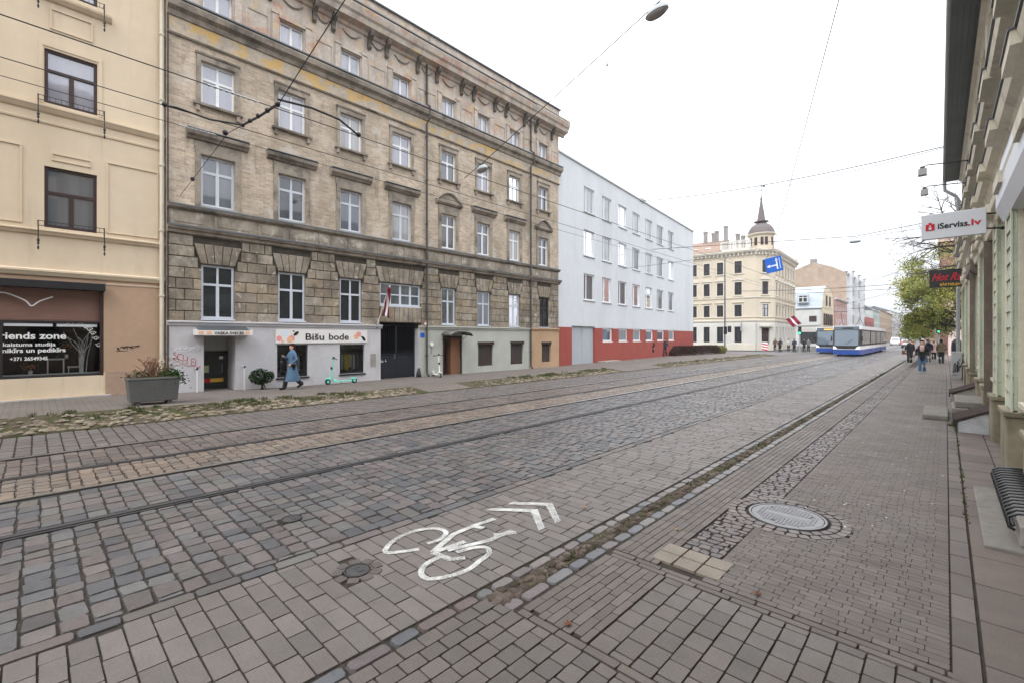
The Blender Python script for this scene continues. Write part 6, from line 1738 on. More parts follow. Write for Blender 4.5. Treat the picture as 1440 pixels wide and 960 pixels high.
# ================================================================== TRAMS AND CARS
def tram(loc, lab):
    o = thing('tram', loc, lab, 'tram', 'blue and white trams')
    Wd = 1.25; Ln = 27.0; sec = ((0, 7.8), (8.1, 13.6), (13.9, 19.2), (19.5, 27))
    def nose(y):        # front narrows a little
        return Wd-.14*max(0, 1-y/1.2)**2
    def strip(z0, z1, m, name, parent=None, off=0.0, front=True):
        q = MB()
        for i, (a, b) in enumerate(sec):
            ys = [a, a+.15, a+.5, a+1.2, b] if i == 0 else [a, b]
            L = [(-(nose(y) if i == 0 else Wd)-off, y) for y in ys]; Rr = [(-x, y) for x, y in L]
            ring = L+Rr[::-1]; n = len(ring); k0 = len(q.v)
            for z in (z0, z1):
                for x, y in ring:
                    sl = 0
                    if i == 0 and y < .3: sl = max(0, (z-1.0))*.16
                    q.v.append((x, y+sl-(off if y == a else 0), z))
            q.f.append(tuple(range(k0, k0+n))); q.f.append(tuple(range(k0+n, k0+2*n)))
            for k in range(n): q.f.append((k0+k, k0+(k+1)%n, k0+n+(k+1)%n, k0+n+k))
        return q.build(name, m, parent or o, False)
    strip(.22, .72, MT['tramblue'], 'skirt'); strip(.725, 1.08, MT['tramwhite'], 'lower_body')
    strip(1.085, 2.78, MT['frame_dark'], 'window_band'); strip(2.785, 3.15, MT['tramwhite'], 'roof')
    for a, b in ((7.8,8.1),(13.6,13.9),(19.2,19.5)):
        q = MB(); q.box(-1.1,1.1,a-.02,b+.02,.3,3.05); q.build('bellows', MT['rubber'], o, False)
    q = MB(); i = len(q.v)
    q.v += [(-1.0,-.012+.0176,1.12),(1.0,-.012+.0176,1.12),(1.02,-.012+.285,2.74),(-1.02,-.012+.285,2.74)]; q.f.append((0,1,2,3)); ws = q.build('windscreen', MT['pane_tram'], o, False, normals=False)
    q = MB(); q.box(-1.08,1.08,.2,.45,2.76,3.1); q.build('front_header', MT['pane_tram'], o, False)
    q = MB(); q.box(-.35,.6,.19,.26,2.83,2.97); q.build('destination_display', MT['amber'] if 'left' in lab else MT['frame_dark'], o, False)
    for s in (-1, 1):
        q = MB(); q.box(s*.98-.12,s*.98+.12,.0,.12,.82,.96); q.build('headlight', MT['head_lamp'], o, False)
    q = MB(); q.prism([(-.72,.8),(.72,.8),(1.05,1.12),(-1.05,1.12)], -.03, .1); q.build('nose_panel', MT['frame_dark'], o, False)
    q = MB(); q.tube([(-.1,-.012,1.2),(.5,.05,1.75)], .015, 4); q.build('wiper', MT['black'], o, False)
    for s in (-1, 1):
        for a, b in sec:
            y = a+.9 if a == 0 else a+.3
            k = 0
            while y < b-.9:
                q = MB(lambda p_, d_, z_, s=s: (s*(1.252+d_), p_, z_)); ww = 1.5
                q.box(y, min(y+ww, b-.2), 0, .012, 1.3, 2.6)
                q.build('side_window', MT['pane_tram'], o, False)
                y += ww+.14
        q = MB(lambda p_, d_, z_, s=s: (s*(1.252+d_), p_, z_))
        for a, b in sec: q.box(a+1.25 if a == 0 else a, b, 0, .006, .73, .9)
        q.build('white_stripe', MT['tramwhite'], o, False)
        for y in (2.2, 3.9, 10, 11.7, 15.7, 17.4, 22.4, 24.1):
            q = MB(lambda a_, b_, c_, s=s, y=y: (s*(.9+c_), y+a_, .33+b_)); q.lathe(0,0,[(.33,.0),(.33,.14)],14)
            q.build('wheel', MT['castiron'], o, False)
        q = MB(); q.box(s*1.3-.06,s*1.3+.06,.25,.35,1.6,2.1); q.tube([(s*1.15,.4,2.3),(s*1.3,.3,2.1)], .02, 4); q.build('mirror', MT['black'], o, False)
    q = MB(); q.tube([(-.5,10,3.15),(0,11,4.2),(0,10,5.45)], .03, 4); q.tube([(.5,10,3.15),(0,11,4.2)], .03, 4); q.tube([(-.8,10,5.45),(.8,10,5.45)], .03, 4); q.box(-.8,.8,9.3,11.8,3.15,3.3)
    q.build('pantograph', MT['black'], o, False)
    return o
MT['pane_tram'] = glass_mat('tram_glass', (.09,.125,.16), .08, .04)
tram((-7.55, 58.6, 0), 'blue and white low floor tram coming towards the camera on the nearer track')
tram((-10.4, 66.2, 0), 'blue and white tram on the left track, half hidden, amber display lit')
def car(loc, rz, lab, paint, van=False):
    o = thing('parked_car' if van else 'car', loc, lab, 'van' if van else 'car', None, rz)
    h = 1.95 if van else 1.62
    prof = [(-2.1,.3),(-2.15,.7),(-2.05,1.0),(-1.9,h-.25),(-1.75,h-.03),(-1.3,h),(.3,h),(.65,h-.12),(1.25,1.1),(2.0,.9),(2.2,.65),(2.2,.3)]
    q = MB(lambda a,b,c: (b, a, c)); i = 0; n = len(prof)
    for wd, sgn in ((.9,-1),(.9,1)):
        for a, c in prof:
            q.v.append((sgn*(wd-.14*max(0,(c-.95))), a, c))
    q.f += [tuple(range(n)), tuple(range(2*n-1,n-1,-1))]+[(k,n+k,n+(k+1)%n,(k+1)%n) for k in range(n)]
    bevel(q.build('body', paint, o, False), .05, 3)
    q = MB(); q.f.append(tuple(q.raw(v) for v in ((-.7,-2.07,1.05),(.7,-2.07,1.05),(.66,-1.93,h-.25),(-.66,-1.93,h-.25)))); q.build('rear_window', MT['pane_dark'], o, False)
    q = MB(); q.f.append(tuple(q.raw(v) for v in ((-.72,1.27,1.12),(.72,1.27,1.12),(.68,.68,h-.14),(-.68,.68,h-.14)))); q.build('windscreen', MT['pane_dark'], o, False)
    for s in (-1, 1):
        q = MB(); q.f.append(tuple(q.raw(v) for v in ((s*.895,-1.7,1.05),(s*.895,1.0,1.05),(s*.82,.4,h-.18),(s*.82,-1.6,h-.18)))); q.build('side_window', MT['pane_dark'], o, False)
        q = MB(); q.box(s*.78-.09,s*.78+.09,-2.16,-2.05,.75,1.15); q.build('tail_light', MT['red_lamp'], o, False)
        q = MB(); q.box(s*.7-.15,s*.7+.15,2.1,2.215,.62,.78); q.build('headlight', MT['white'], o, False)
        for y in (-1.35, 1.35):
            q = MB(lambda a_,b_,c_,s=s,y=y: (s*(.72+c_), y+a_, .33+b_)); q.lathe(0,0,[(.33,0),(.33,.2)],14); t = q.build('wheel', MT['rubber'], o, False)
            q = MB(lambda a_,b_,c_,s=s,y=y: (s*(.72+c_), y+a_, .33+b_)); q.lathe(0,0,[(.2,.19),(.18,.21)],12); q.build('rim', MT['galv'], t, False)
    q = MB(); q.box(-.86,.86,-2.2,-2.1,.32,.6); q.build('bumper', MT['rubber'], o, False)
    q = MB(); q.box(-.26,.26,-2.17,-2.14,.68,.8); q.build('number_plate', MT['white'], o, False)
    return o
car((-5.1, 113, 0), 0, 'pale silver car driving away with red tail lights lit', MT['carpaint'])
car((-9.2, 150, 0), PI, 'white van far down the street behind the trams', MT['tramwhite'], True)

# ================================================================== PEOPLE
def remeshed(mb, name, m, parent, vox, smooth_it=2):
    me = bpy.data.meshes.new('tmp'); me.from_pydata(mb.v, [], mb.f)
    bm = bmesh.new(); bm.from_mesh(me); bmesh.ops.recalc_face_normals(bm, faces=bm.faces); bm.to_mesh(me); bm.free()
    o = bpy.data.objects.new('tmp', me); COL.objects.link(o)
    r = o.modifiers.new('r', 'REMESH'); r.mode = 'VOXEL'; r.voxel_size = vox; r.use_smooth_shade = True
    s = o.modifiers.new('s', 'SMOOTH'); s.iterations = smooth_it; s.factor = .5
    dg = bpy.context.evaluated_depsgraph_get(); dg.update()
    m2 = bpy.data.meshes.new_from_object(o.evaluated_get(dg)); bpy.data.objects.remove(o); bpy.data.meshes.remove(me)
    m2.name = name; m2.materials.clear(); m2.materials.append(m)
    q = bpy.data.objects.new(name, m2); COL.objects.link(q); q.parent = parent
    return q
def person(loc, rz, lab, height=1.7, stride=.28, arms=(('swing',.25),('swing',-.25)), coat=None, coat_len=.82, coat_m='black', trousers='black', shoes='black', hair='dark', hair_len=0, hat=None, vox=.014, flare=1.0, group=None, facecover=None):
    """figure facing -y locally, feet on z = 0; clothes, hair and shoes are separate child meshes"""
    o = thing('person', loc, lab, 'person', group, rz)
    k = height/1.7
    S = lambda v: (v[0]*k, v[1]*k, v[2]*k)
    hip = .88; kn = .47
    legs = []
    for s, st in ((-1, stride), (1, -stride)):
        fy = -st; lift = .0
        bend = .05 if st > 0 else .12
        knee = (s*.085, fy*.45-bend, kn+ (.02 if st < 0 else 0))
        ank = (s*.08, fy+(.04 if st < 0 else 0), .09+(.10 if st < -.2 else 0))
        legs.append(((s*.09,0,hip), knee, ank, st))
    sh = 1.40
    armj = []
    for s, (mode, a) in zip((-1, 1), arms):
        if mode == 'swing':
            el = (s*.235, -a*.45+.02, 1.13); wr = (s*.235, -a-.06, .9)
        elif mode == 'up':       # hand raised to the chest / face
            el = (s*.24, -.1, 1.13); wr = (s*.1, -.27, 1.13+a)
        elif mode == 'pocket':
            el = (s*.29, .05, 1.12); wr = (s*.2, -.12, .96)
        armj.append(((s*.175,0,sh-.02), el, wr))
    b = MB(lambda x, y, z: (x*k, y*k, z*k))
    b.loft([(0,0,.8,.13,.09),(0,0,.9,.155,.1),(0,0,1.05,.135,.09),(0,-.005,1.2,.155,.1),(0,0,1.34,.17,.095),(0,0,1.41,.13,.075),(0,.005,1.45,.06,.055),(0,0,1.54,.05,.052)], 14)
    b.loft([(0,-.035,1.475,.02,.03),(0,-.022,1.495,.05,.062),(0,-.01,1.53,.063,.08),(0,-.003,1.57,.07,.09),(0,0,1.62,.073,.094),(0,.003,1.66,.068,.087),(0,.005,1.69,.05,.062),(0,.005,1.702,.02,.025)], 14)
    b.loft([(0,-.085,1.548,.014,.02),(0,-.094,1.556,.016,.021),(0,-.092,1.575,.011,.016),(0,-.088,1.6,.008,.01)], 6)     # nose
    b.loft([(0,-.078,1.515,.022,.012),(0,-.08,1.522,.024,.014),(0,-.078,1.529,.02,.01)], 8)                      # mouth
    for s in (-1, 1):
        b.ball((s*.029,-.078,1.588), (.013,.012,.009), 6, 5); b.ball((s*.073,.008,1.575), (.012,.02,.03), 6, 5)       # eyes, ears
    for (sx, el, wr) in armj:
        b.tube([sx, tuple((sx[j]+el[j])/2 for j in range(3)), el, tuple((el[j]+wr[j])/2 for j in range(3)), wr], [.05,.046,.038,.034,.026], 8)
        d = (Vector(wr)-Vector(el)).normalized(); side = d.cross(Vector((1,0,0))); side = side.normalized() if side.length > .1 else Vector((0,1,0))
        pm = Vector(wr)+d*.05
        b.tube([wr, tuple(pm), tuple(pm+d*.035)], [.026,.036,.032], 8)
        for f in range(4):
            off = side*(f-1.5)*.018; L = (.06,.072,.068,.052)[f]
            nx = Vector((-.3*math.copysign(1, wr[0]),0,0))*.03
            b.tube([tuple(pm+d*.02+off), tuple(pm+d*(.03+L*.55)+off), tuple(pm+d*(.03+L*.9)+off+nx)], [.0105,.0095,.008], 6)
        b.tube([tuple(pm-d*.02+side*-.03), tuple(pm+d*.015-side*.05), tuple(pm+d*.045-side*.052)], [.012,.0105,.009], 6)
    for hp, kne, an, st in legs:
        b.tube([hp, tuple((hp[j]+kne[j])/2 for j in range(3)), kne, tuple((kne[j]*.6+an[j]*.4) for j in range(3)), an], [.085,.072,.052,.05,.036], 9)
        b.tube([(an[0],an[1]+.03,an[2]-.04),(an[0],an[1]-.08,an[2]-.055)], [.036,.034], 8)
    remeshed(b, 'body', MT['skin'], o, vox*.8*k)
    t = MB(b.fr)
    for hp, kne, an, st in legs:
        t.tube([(hp[0],hp[1],hp[2]+.05), tuple((hp[j]+kne[j])/2 for j in range(3)), kne, tuple((kne[j]*.5+an[j]*.5) for j in range(3)), (an[0],an[1]+.01,an[2]-.035)], [.1,.092,.08,.078,.07], 10)
    t.loft([(0,0,.8,.15,.11),(0,0,.9,.175,.12),(0,0,1.0,.16,.11)], 14)
    remeshed(t, 'trousers', cloth(trousers, PALC[trousers]), o, vox*k)
    for hp, kne, an, st in legs:
        f = MB(b.fr)
        tip = .05 if st < -.2 else 0
        f.tube([(an[0],an[1]+.06,an[2]-.035+tip*.4),(an[0],an[1]-.02,an[2]-.04),(an[0],an[1]-.12,an[2]-.055-tip),(an[0],an[1]-.17,an[2]-.06-tip)], [.035,.045,.042,.03], 9)
        f.tube([(an[0],an[1]+.01,an[2]-.03),(an[0],an[1]+.015,an[2]+.08)], [.046,.05], 9)
        f.build('shoe', cloth(shoes, PALC[shoes]), o, False, smooth=True)
    c = MB(b.fr); lo = coat_len
    xs_ = max(0, .8-lo)*stride*.95
    rr = [(0,.02,lo,.185*flare,.15*flare+xs_),(0,.01,(lo+.95)/2 if lo < .85 else lo+.05,.18*flare**.6,.14*flare**.6+xs_*.45),(0,0,1.0,.17,.125),(0,-.005,1.12,.168,.125),(0,-.005,1.25,.185,.13),(0,0,1.37,.185,.115),(0,0,1.43,.13,.09),(0,.005,1.49,.075,.075)]
    c.loft(rr, 16)
    for (sx, el, wr) in armj:
        c.tube([(sx[0]*.9,sx[1],sx[2]+.01), tuple((sx[j]+el[j])/2 for j in range(3)), el, tuple((el[j]+wr[j])/2 for j in range(3)), tuple(el[j]*.04+wr[j]*.96 for j in range(3))], [.068,.066,.06,.054,.047], 9)
    remeshed(c, 'coat', cloth(coat_m, PALC[coat_m]), o, vox*k)
    h = MB(b.fr)
    h.loft([(0,.05,1.5-hair_len,.066,.055),(0,.042,1.56,.086,.072),(0,.034,1.61,.09,.082),(0,.008,1.648,.088,.104),(0,.004,1.685,.079,.097),(0,.004,1.714,.056,.068),(0,.004,1.73,.02,.025)], 14)
    if hair_len > 0: h.loft([(0,.055,1.44,.07,.04),(0,.05,1.55,.08,.055),(0,.03,1.62,.08,.07)], 12)
    h.build('hair' if not hat else 'hat', cloth(hat or hair, PALC[hat or hair]), o, False, smooth=True)
    return o
PALC = dict(black=(.014,.014,.016), dark=(.02,.014,.012), denim=(.075,.13,.22), coatblue=(.085,.15,.235), olive=(.09,.075,.045), grey=(.17,.17,.18), brown=(.1,.06,.04), white2=(.55,.54,.54), redbrown=(.045,.014,.016), pink=(.42,.2,.2), navy=(.025,.03,.05), blond=(.25,.17,.08), orange=(.5,.25,.12), beige=(.35,.27,.2), palepink=(.5,.33,.3))
person((-17.15, 6.45, .13), 0, 'walking woman in a long blue coat with dark red hair passing the shop', 1.62, .27, (('up',.1),('pocket',0)), True, .3, 'coatblue', 'black', 'black', 'redbrown', 0, None, .012, 1.1)
hb_ = thing('handbag', (-17.3, 6.15, 1.0), 'small dark bundle held at the chest by the woman in blue', 'bag')
q = MB(); q.loft([(-17.25,6.12,1.0,.05,.04),(-17.25,6.12,1.06,.08,.06),(-17.25,6.12,1.14,.07,.05),(-17.25,6.12,1.17,.03,.03)], 8); q.build('bundle', MT['black'], hb_, smooth=True)
# right pavement
person((-.96, 34.4, .012), -.02, 'man in a black jacket and blue jeans walking towards the camera', 1.8, .12, (('swing',.08),('swing',.02)), True, .66, 'black', 'denim', 'white2', 'dark', 0, None, .015)
sc_ = thing('scarf', (-.96, 34.2, 1.4), 'pinkish scarf around the neck of the man in jeans', 'scarf')
q = MB(); q.loft([(-.97,34.27,1.2,.07,.05),(-.96,34.27,1.35,.1,.06),(-.96,34.32,1.48,.1,.1),(-.96,34.36,1.56,.09,.09)], 10); q.build('cloth', cloth('palepink', PALC['palepink']), sc_, smooth=True)
person((-1.96, 45.4, .012), .1, 'person in black with a brown bag walking near the kerb', 1.78, .16, (('swing',.1),('swing',-.1)), True, .8, 'black', 'black', 'white2', 'dark', 0, None, .02)
hb_ = thing('handbag', (-2.32, 45.3, .9), 'brown shoulder bag carried by the person near the kerb', 'bag')
q = MB(); q.prism([(-2.42,.72),(-2.14,.72),(-2.17,1.02),(-2.39,1.02)], 45.2, 45.34); q.tube([(-2.38,45.27,1.0),(-2.28,45.27,1.28),(-2.18,45.27,1.0)], .014, 5); bevel(q.build('bag', cloth('brown', PALC['brown']), hb_), .02)
person((-.25, 47.8, .012), PI, 'person in an olive jacket and dark trousers walking away', 1.8, .14, (('pocket',0),('swing',.05)), True, .82, 'olive', 'black', 'black', 'dark', 0, None, .02)
person((-1.02, 50.5, .012), .0, 'person in dark blue behind the man in jeans', 1.75, .14, (('swing',.1),('swing',-.1)), True, .8, 'navy', 'grey', 'black', 'dark', .05, None, .022)
person((-.78, 56, .012), PI, 'person in a pale pink coat beside the olive jacket', 1.7, .14, (('swing',.1),('swing',-.1)), True, .62, 'palepink', 'black', 'black', 'blond', .05, None, .022)
person((-1.35, 62, .012), 0, 'person in grey at the crossing beyond the pavement group', 1.75, .1, (('swing',.1),('swing',-.1)), True, .8, 'grey', 'black', 'black', 'dark', 0, None, .024)
person((-.5, 64, .012), 0, 'person in black at the crossing beside the one in grey', 1.75, .1, (('swing',.1),('swing',-.1)), True, .75, 'black', 'black', 'black', 'dark', .05, None, .024)
# pair by the office block
person((-19.95, 40.0, .12), .3, 'woman in a short black coat with bare pale legs by the office block', 1.62, .26, (('swing',.2),('up',.1)), True, .5, 'black', 'palepink', 'white2', 'dark', .06, None, .018, 1.05)
person((-20.05, 42.9, .12), .2, 'person in dark jacket and jeans beside the woman by the office block', 1.72, .24, (('swing',.2),('swing',-.2)), True, .8, 'navy', 'navy', 'black', 'dark', .04, None, .018)
for (px, z, y0, m, lab) in ((1097,60,0,'black','person in black waiting left of the traffic light, farthest left'), (1117,60,1,'navy','person in navy waiting just left of the traffic light'), (1109,64,1,'white2','person in white waiting between two dark figures'),
        (1131,61,2,'black','person in black waiting just right of the traffic light'), (1137,63,2,'grey','person in grey waiting right of the traffic light'), (1090,66,2,'brown','person in brown by the steps of the corner house')):
    u = (px-720)/640
    person(((u*.72384-.68996)*z, (u*.68996+.72384)*z, .05), R.uniform(-.5,.5), lab, 1.72, .08, (('swing',.1),('pocket',0)), True, .75, m, 'black', 'black', 'dark', 0, None, .026)

# ================================================================== SIGNALS, SIGNS AT THE CROSSING
def signal(x, y, lab, lit=True, side=False):
    o = thing('traffic_light', (x, y, 0), lab, 'traffic light')
    q = MB(); q.tube([(x,y,0),(x,y,3.5)], .06, 8); q.build('pole', MT['pipe_grey'], o)
    q = MB(); q.box(x-.17,x+.17,y-.2,y+.1,2.35,3.35); q.build('signal_head', MT['black'], o)
    q = MB()
    for z in (2.52, 2.85, 3.18): q.profile([(y-.36, z+.12)]*1+[(y-.2,z+.14),(y-.2,z+.12)], x-.13, x+.13) if False else q.box(x-.13,x+.13,y-.34,y-.2,z+.1,z+.12)
    q.build('visor', MT['black'], o)
    if lit:
        q = MB(lambda a,b,c: (a, c, b)); q.lathe(x, 2.52, [(.1,y-.215),(.1,y-.2)], 12); q.build('green_lens', MT['green_lamp'], o)
    return o
signal(-14.0, 70.0, 'traffic light showing green in front of the mansard house')
signal(-.48, 57.5, 'traffic light showing green under the tree on the right pavement')
sl = signal(-20.9, 62.5, 'unlit traffic light seen from the side in front of the corner house', False)
for dx, zz in ((.3, 3.2),):
    q = MB(); q.box(-20.6,-20.2,62.4,62.6,2.6,3.4); q.build('signal_head', MT['black'], sl)
ms = thing('mast', (-23.6, 70.3, 0), 'tall dark steel mast in front of the corner house', 'mast')
q = MB(); q.tube([(-23.6,70.3,0),(-23.6,70.3,14)], [.14,.09], 8); q.build('pole', MT['zinc'], ms)
q = MB(); q.box(-23.85,-23.35,70.05,70.55,0,.35); q.build('base', MT['concrete_light'], ms)
def stripes(o, cx, cz, w_, h_, y, name='panel'):
    q = MB(); q.box(cx-w_/2,cx+w_/2,y,y+.03,cz-h_/2,cz+h_/2); q.build(name, MT['white'], o)
    q = MB()
    for k in range(3):
        t = -h_/2+h_*(k+.1)/3
        z0 = cz+t
        q.prism([(cx-w_/2,z0+.16),(cx-w_/2,z0),(cx+w_/2,z0-.16+.0),(cx+w_/2,z0)], y-.006, y)
    q.build('red_stripes', MT['red'], o)
kp = thing('warning_panel', (-17.3, 66.5, 0), 'red and white striped warning panel on a short post at the crossing', 'sign')
stripes(kp, -17.3, .85, .7, 1.0, 66.5)
q = MB(); q.tube([(-17.3,66.56,0),(-17.3,66.56,1.3)], .04, 6); q.build('post', MT['pipe_grey'], kp)
f2 = thing('flag', (-14.9, 71, 0), 'maroon and white flag leaning out from a pole near the crossing', 'flag')
for c0, c1, m in ((0,.4,'maroon'),(.4,.6,'white'),(.6,1,'maroon')):
    q = MB(); a = []
    for kk in range(7):
        t = kk/6; rowp = []
        for j in range(3):
            u = c0+(c1-c0)*j/2; rowp.append(q.p(-15.9+1.0*u+.9*t, 71+.08*math.sin(t*7), 4.4+.5*u-1.1*t))
        a.append(rowp)
    for A, B in zip(a, a[1:]):
        for j in range(2): q.face((A[j],A[j+1],B[j+1],B[j]))
    oo = q.build('cloth', MT[m], f2, normals=False); oo.modifiers.new('t','SOLIDIFY').thickness = .01
q = MB(); q.tube([(-14.3,71,0),(-14.3,71,2.6),(-15.5,71,4.9)], .03, 5); q.build('pole', MT['pipe_grey'], f2)

# ================================================================== OVERHEAD WIRES, LAMPS
def wire(pts, r, lab, name='overhead_wire', sag=0, group='overhead wires', m='wire'):
    P = []
    for A, B in zip(pts, pts[1:]):
        for k in range(9):
            t = k/8; P.append((A[0]+(B[0]-A[0])*t, A[1]+(B[1]-A[1])*t, A[2]+(B[2]-A[2])*t-sag*4*t*(1-t)))
    q = MB(); q.tube(P, r, 5); return tag(q.build(name, MT[m]), lab, 'wire', group)
wire([(-7.7,-14,5.62),(-7.7,2.67,5.63),(-7.6,40,5.63),(-7.55,180,5.7)], .008, 'tram contact wire over the nearer track, highest of the long wires at left', 'contact_wire')
wire([(-10.2,-14,6.17),(-10.2,3.26,6.17),(-10.3,40,6.1),(-10.4,180,6.1)], .008, 'tram contact wire over the farther track, middle of the long wires at left', 'contact_wire')
wire([(-11.5,-14,6.39),(-11.5,2.25,6.39),(-11.6,40,6.4),(-11.6,180,6.4)], .007, 'lowest long wire at left running along the farther track', 'feeder_wire')
# span across the street with pull-offs at the two contact wires
wire([(-18.2,3.3,6.63),(-11.5,2.95,6.5),(-10.1,2.85,6.2),(-7.7,2.67,5.68),(-5.2,2.62,6.15),(-.9,2.0,7.7)], .007, 'span wire anchored on the brick house carrying the black pull off arms', 'span_wire')
po = thing('pull_off_arm', (-9, 2.8, 6), 'black insulated pull off arms holding the contact wires at the span wire', 'wire hanger')
q = MB(); q.tube([(-10.1,2.85,6.2),(-8.9,2.78,5.95),(-7.7,2.67,5.7)], .022, 6)
for t in (0,.25,.5,.75,1): q.ball((-10.1+2.4*t,2.85-.18*t,6.2-.5*t), .042, 8, 6)
q.build('insulated_bar', MT['black'], po)
q = MB(); q.tube([(-7.7,2.67,5.78),(-7.7,3.2,5.84),(-7.72,3.7,5.82),(-7.7,4.05,5.65)], .018, 6); q.ball((-7.7,4.05,5.66), .045, 8, 6); q.build('arm', MT['black'], po)
q = MB(); q.tube([(-10.1,2.85,6.2),(-10.15,2.3,6.14),(-10.2,1.8,6.2),(-10.2,1.62,6.17)], .018, 6); q.ball((-10.2,1.62,6.19), .045, 8, 6); q.build('arm', MT['black'], po)
for c in ((-11.5,2.9,6.5), (-16.0,3.2,6.63)):
    q = MB(); q.ball(c, .06, 8, 6); q.build('strain_insulator', MT['black'], po)
for (x, z) in ((-11.5,6.39),(-7.7,5.63)):
    q = MB()
    for k in range(9):
        yy = (2.05 if x < -10 else 1.72)+.075*k
        q.tube([(x,yy,z),(x,yy+.035,z)], .016, 6); q.tube([(x,yy+.03,z),(x,yy+.08,z)], .009, 5)
    q.build('insulator', MT['galv'], po)
# lamp span
def street_lamp(p, rz, lab, sc=1):
    o = thing('hanging_street_lamp', p, lab, 'street lamp', 'street lamps hung over the road', rz)
    o.scale = (sc, sc, sc)
    q = MB(); q.loft([(0,0,-.2,.13,.3),(0,0,-.15,.18,.36),(0,0,-.1,.19,.38)], 16); q.build('lens', MT['lens'], o, False)
    q = MB(); q.loft([(0,0,-.1,.21,.42),(0,0,-.03,.2,.41),(0,0,.08,.14,.3),(0,0,.12,.06,.2)], 16); q.build('housing', MT['lamphouse'], o, False, smooth=False)
    q = MB(); q.tube([(0,-.1,.08),(0,-.1,.2),(0,.1,.2),(0,.1,.08)], .015, 5); q.build('hanger', MT['black'], o, False)
    return o
MT['lens'] = mat('lamp_lens', (.25,.23,.22), .35, .5, ((6,.1),)); MT['lamphouse'] = mat('lamp_housing', (.38,.42,.44), .5, .4, ((4,.08),))
street_lamp((-5.7, 11.7, 10.9), PI/2-.15, 'large hanging street lamp at the top of the picture', .85)
street_lamp((-16.2, 14.9, 10.15), PI/2-.15, 'hanging street lamp in front of the upper windows of the brick house', .95)
wire([(-18.2,15.5,10.3),(-16.2,14.9,10.36),(-5.7,11.7,11.08),(.6,9.8,11.5)], .016, 'cable carrying two street lamps from the brick house across the road', 'lamp_cable')
q = MB(); q.tube([(-7.6,12.28,10.8),(-7.6,12.3,10.62),(-7.55,12.28,10.6),(-7.5,12.25,10.72)], .012, 5); q.lathe(-7.62, 12.28, [(.02,10.5),(.03,10.42),(.02,10.4)], 8)
tag(q.build('cable_clamp', MT['black']), 'small clamp dangling below the lamp cable', 'clamp')
street_lamp((-4.9, 42.3, 9.2), PI/2, 'far hanging street lamp above the trams', .9)
wire([(-19.9,40,10.2),(-4.9,42.3,9.5),(.9,43.2,10.2)], .024, 'cable carrying the far street lamp above the trams', 'lamp_cable')
wire([(-21.5,37.5,14.4),(.0,31.0,11.4)], .026, 'doubled cable from the office roof to the wooden house eaves', sag=.5)
wire([(-21.5,37.9,14.4),(.0,31.2,11.4)], .018, 'lower strand of the cable from the office roof to the wooden house', sag=.75)
wire([(-18.3,13.8,16.75),(-2,11,19.5)], .016, 'thin cable rising from the brick house roof into the sky', sag=.3)
wire([(-18.0,4.6,16.75),(-9,3.0,17.6)], .009, 'thin wire from the brick house cornice at the top of the picture')
wire([(-19.8,33.5,7.6),(-7.7,31.3,7.35),(.75,30.2,7.4)], .012, 'cross wire holding the tilted blue traffic sign')
wire([(-7.7,31.3,7.35),(-1.67,12,9.3),(-.9,9.5,9.6)], .012, 'long wire running from the blue sign up out of the picture')
wire([(-22,70,8.6),(.6,66,8.0)], .03, 'cross wire over the trams at the far crossing', sag=.3)
wire([(-22,88,9.5),(.6,84,9.0)], .03, 'second cross wire over the trams, farther along', sag=.3)
wire([(-18.6,120,12),(1,74,12.2)], .025, 'slanting wire from the spire house to the tree on the right', sag=.5)
wire([(-18.6,126,9),(1,78,10.2)], .025, 'lower slanting wire from the mansard house towards the tree', sag=.5)
bs = thing('hanging_traffic_sign', (-7.6, 31.2, 6.4), 'tilted blue hanging lane sign with white arrows', 'sign')
ca, sa = math.cos(.15), math.sin(.15)
FS2 = lambda s, d, z: (-7.62+s*ca-z*sa*1.0, 31.2+d, 6.42+s*sa+z*ca)
FSX = lambda s, d, z: FS2(s, d, z)
q = MB(FSX); q.box(-.46,.46,0,.04,-.46,.46); bevel(q.build('panel', MT['blue'], bs), .01)
q = MB(FSX)
q.box(.14,.21,-.008,0,-.32,.26); q.prism([(.09,.2),(.26,.2),(.175,.39)], -.008, 0)
q.box(-.24,.14,-.008,0,-.1,-.03); q.prism([(-.22,-.17),(-.22,.04),(-.4,-.065)], -.008, 0)
q.box(.32,.345,-.008,0,-.32,.36)
q.build('arrows', MT['white'], bs)
q = MB(FSX)
q.tube([(-.38,.02,.46),(.0,.02,.9),(.38,.02,.46)], .012, 4)
q.build('hanger', MT['black'], bs)

# ================================================================== CAMERA, LIGHT, SKY
cam = bpy.data.cameras.new('Camera'); co = bpy.data.objects.new('Camera', cam); COL.objects.link(co)
cam.sensor_width = 36; cam.lens = 16.0; cam.shift_y = -.0042; cam.clip_start = .05; cam.clip_end = 3000
co.location = (0, 0, 2.0); co.rotation_euler = (PI/2, 0, math.atan2(610, 640))
scene.camera = co
SUN_EL, SUN_AZ = 50, 165        # azimuth from north (+y) clockwise
sun = bpy.data.lights.new('Sun', 'SUN'); so = bpy.data.objects.new('Sun', sun); COL.objects.link(so)
sun.energy = .6; sun.angle = math.radians(35); sun.color = (1, .97, .93)
el, az = math.radians(SUN_EL), math.radians(SUN_AZ)
d = Vector((math.sin(az)*math.cos(el), math.cos(az)*math.cos(el), math.sin(el)))
so.rotation_euler = d.to_track_quat('Z', 'Y').to_euler()
so.location = (20, -20, 60)
world = bpy.data.worlds.new('World'); scene.world = world; world.use_nodes = True
nt = world.node_tree; nt.nodes.clear()
out = nt.nodes.new('ShaderNodeOutputWorld'); bg = nt.nodes.new('ShaderNodeBackground')
sky = nt.nodes.new('ShaderNodeTexSky'); sky.sky_type = 'NISHITA'; sky.sun_disc = False
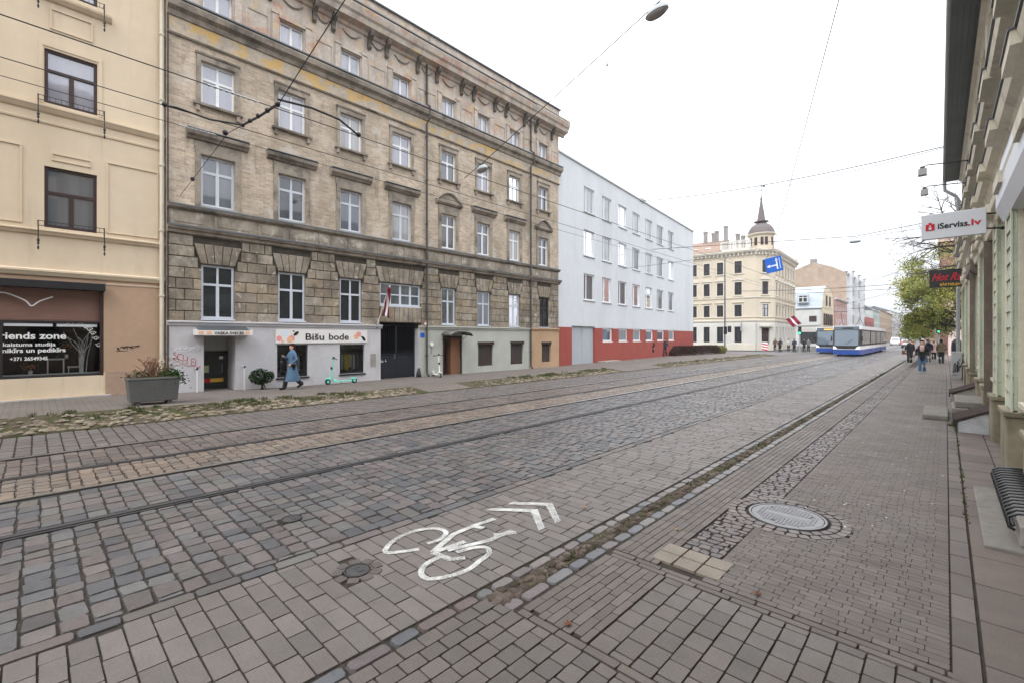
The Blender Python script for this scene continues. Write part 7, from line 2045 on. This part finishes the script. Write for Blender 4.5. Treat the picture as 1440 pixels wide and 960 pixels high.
sky.sun_elevation = el; sky.sun_rotation = az; sky.air_density = 1.0; sky.dust_density = 4; sky.ozone_density = 1
hs = nt.nodes.new('ShaderNodeHueSaturation'); hs.inputs['Saturation'].default_value = .12
mx = nt.nodes.new('ShaderNodeMix'); mx.data_type = 'RGBA'; mx.inputs[0].default_value = .8
# overcast deck: even pale cloud with faint broad variation
tcw = nt.nodes.new('ShaderNodeTexCoord'); nz = nt.nodes.new('ShaderNodeTexNoise'); nz.inputs['Scale'].default_value = 2.2; nz.inputs['Detail'].default_value = 5
nt.links.new(tcw.outputs['Generated'], nz.inputs['Vector'])
cr = nt.nodes.new('ShaderNodeMix'); cr.data_type = 'RGBA'; cr.inputs[6].default_value = (8.1, 8.5, 9.1, 1); cr.inputs[7].default_value = (9.6, 9.7, 9.9, 1)
nt.links.new(nz.outputs['Fac'], cr.inputs[0])
# an overcast sky is about three times as bright overhead as at the horizon
sp_ = nt.nodes.new('ShaderNodeSeparateXYZ'); nt.links.new(tcw.outputs['Generated'], sp_.inputs[0])
mr = nt.nodes.new('ShaderNodeMapRange'); mr.inputs[1].default_value = 0; mr.inputs[2].default_value = .7; mr.inputs[3].default_value = .38; mr.inputs[4].default_value = 1.35
nt.links.new(sp_.outputs[2], mr.inputs[0])
vm = nt.nodes.new('ShaderNodeVectorMath'); vm.operation = 'SCALE'; nt.links.new(mr.outputs[0], vm.inputs['Scale'])
nt.links.new(sky.outputs[0], hs.inputs['Color']); nt.links.new(hs.outputs[0], mx.inputs[6]); nt.links.new(cr.outputs[2], vm.inputs[0]); nt.links.new(vm.outputs[0], mx.inputs[7])
nt.links.new(mx.outputs[2], bg.inputs['Color']); bg.inputs['Strength'].default_value = .1
nt.links.new(bg.outputs[0], out.inputs[0])
HAZE = 0.0005
if HAZE:
    q = MB(); q.box(-140, 140, -40, 640, -1.2, 36)
    hz = q.build('haze', None); struct(hz, 'stuff')
    hm = bpy.data.materials.new('haze_air'); hm.use_nodes = True; t = hm.node_tree; t.nodes.clear()
    oo = t.nodes.new('ShaderNodeOutputMaterial'); pv = t.nodes.new('ShaderNodeVolumePrincipled')
    pv.inputs['Color'].default_value = (.93, .95, 1, 1); pv.inputs['Density'].default_value = HAZE; pv.inputs['Anisotropy'].default_value = .2
    t.links.new(pv.outputs[0], oo.inputs['Volume']); hz.data.materials.append(hm)
vs = scene.view_settings; vs.view_transform = 'Standard'; vs.look = 'None'; vs.gamma = 1; vs.use_curve_mapping = False
vs.exposure = 1.46
scene.display_settings.display_device = 'sRGB'
print('objects', len(bpy.data.objects), 'verts', sum(len(m.vertices) for m in bpy.data.meshes))
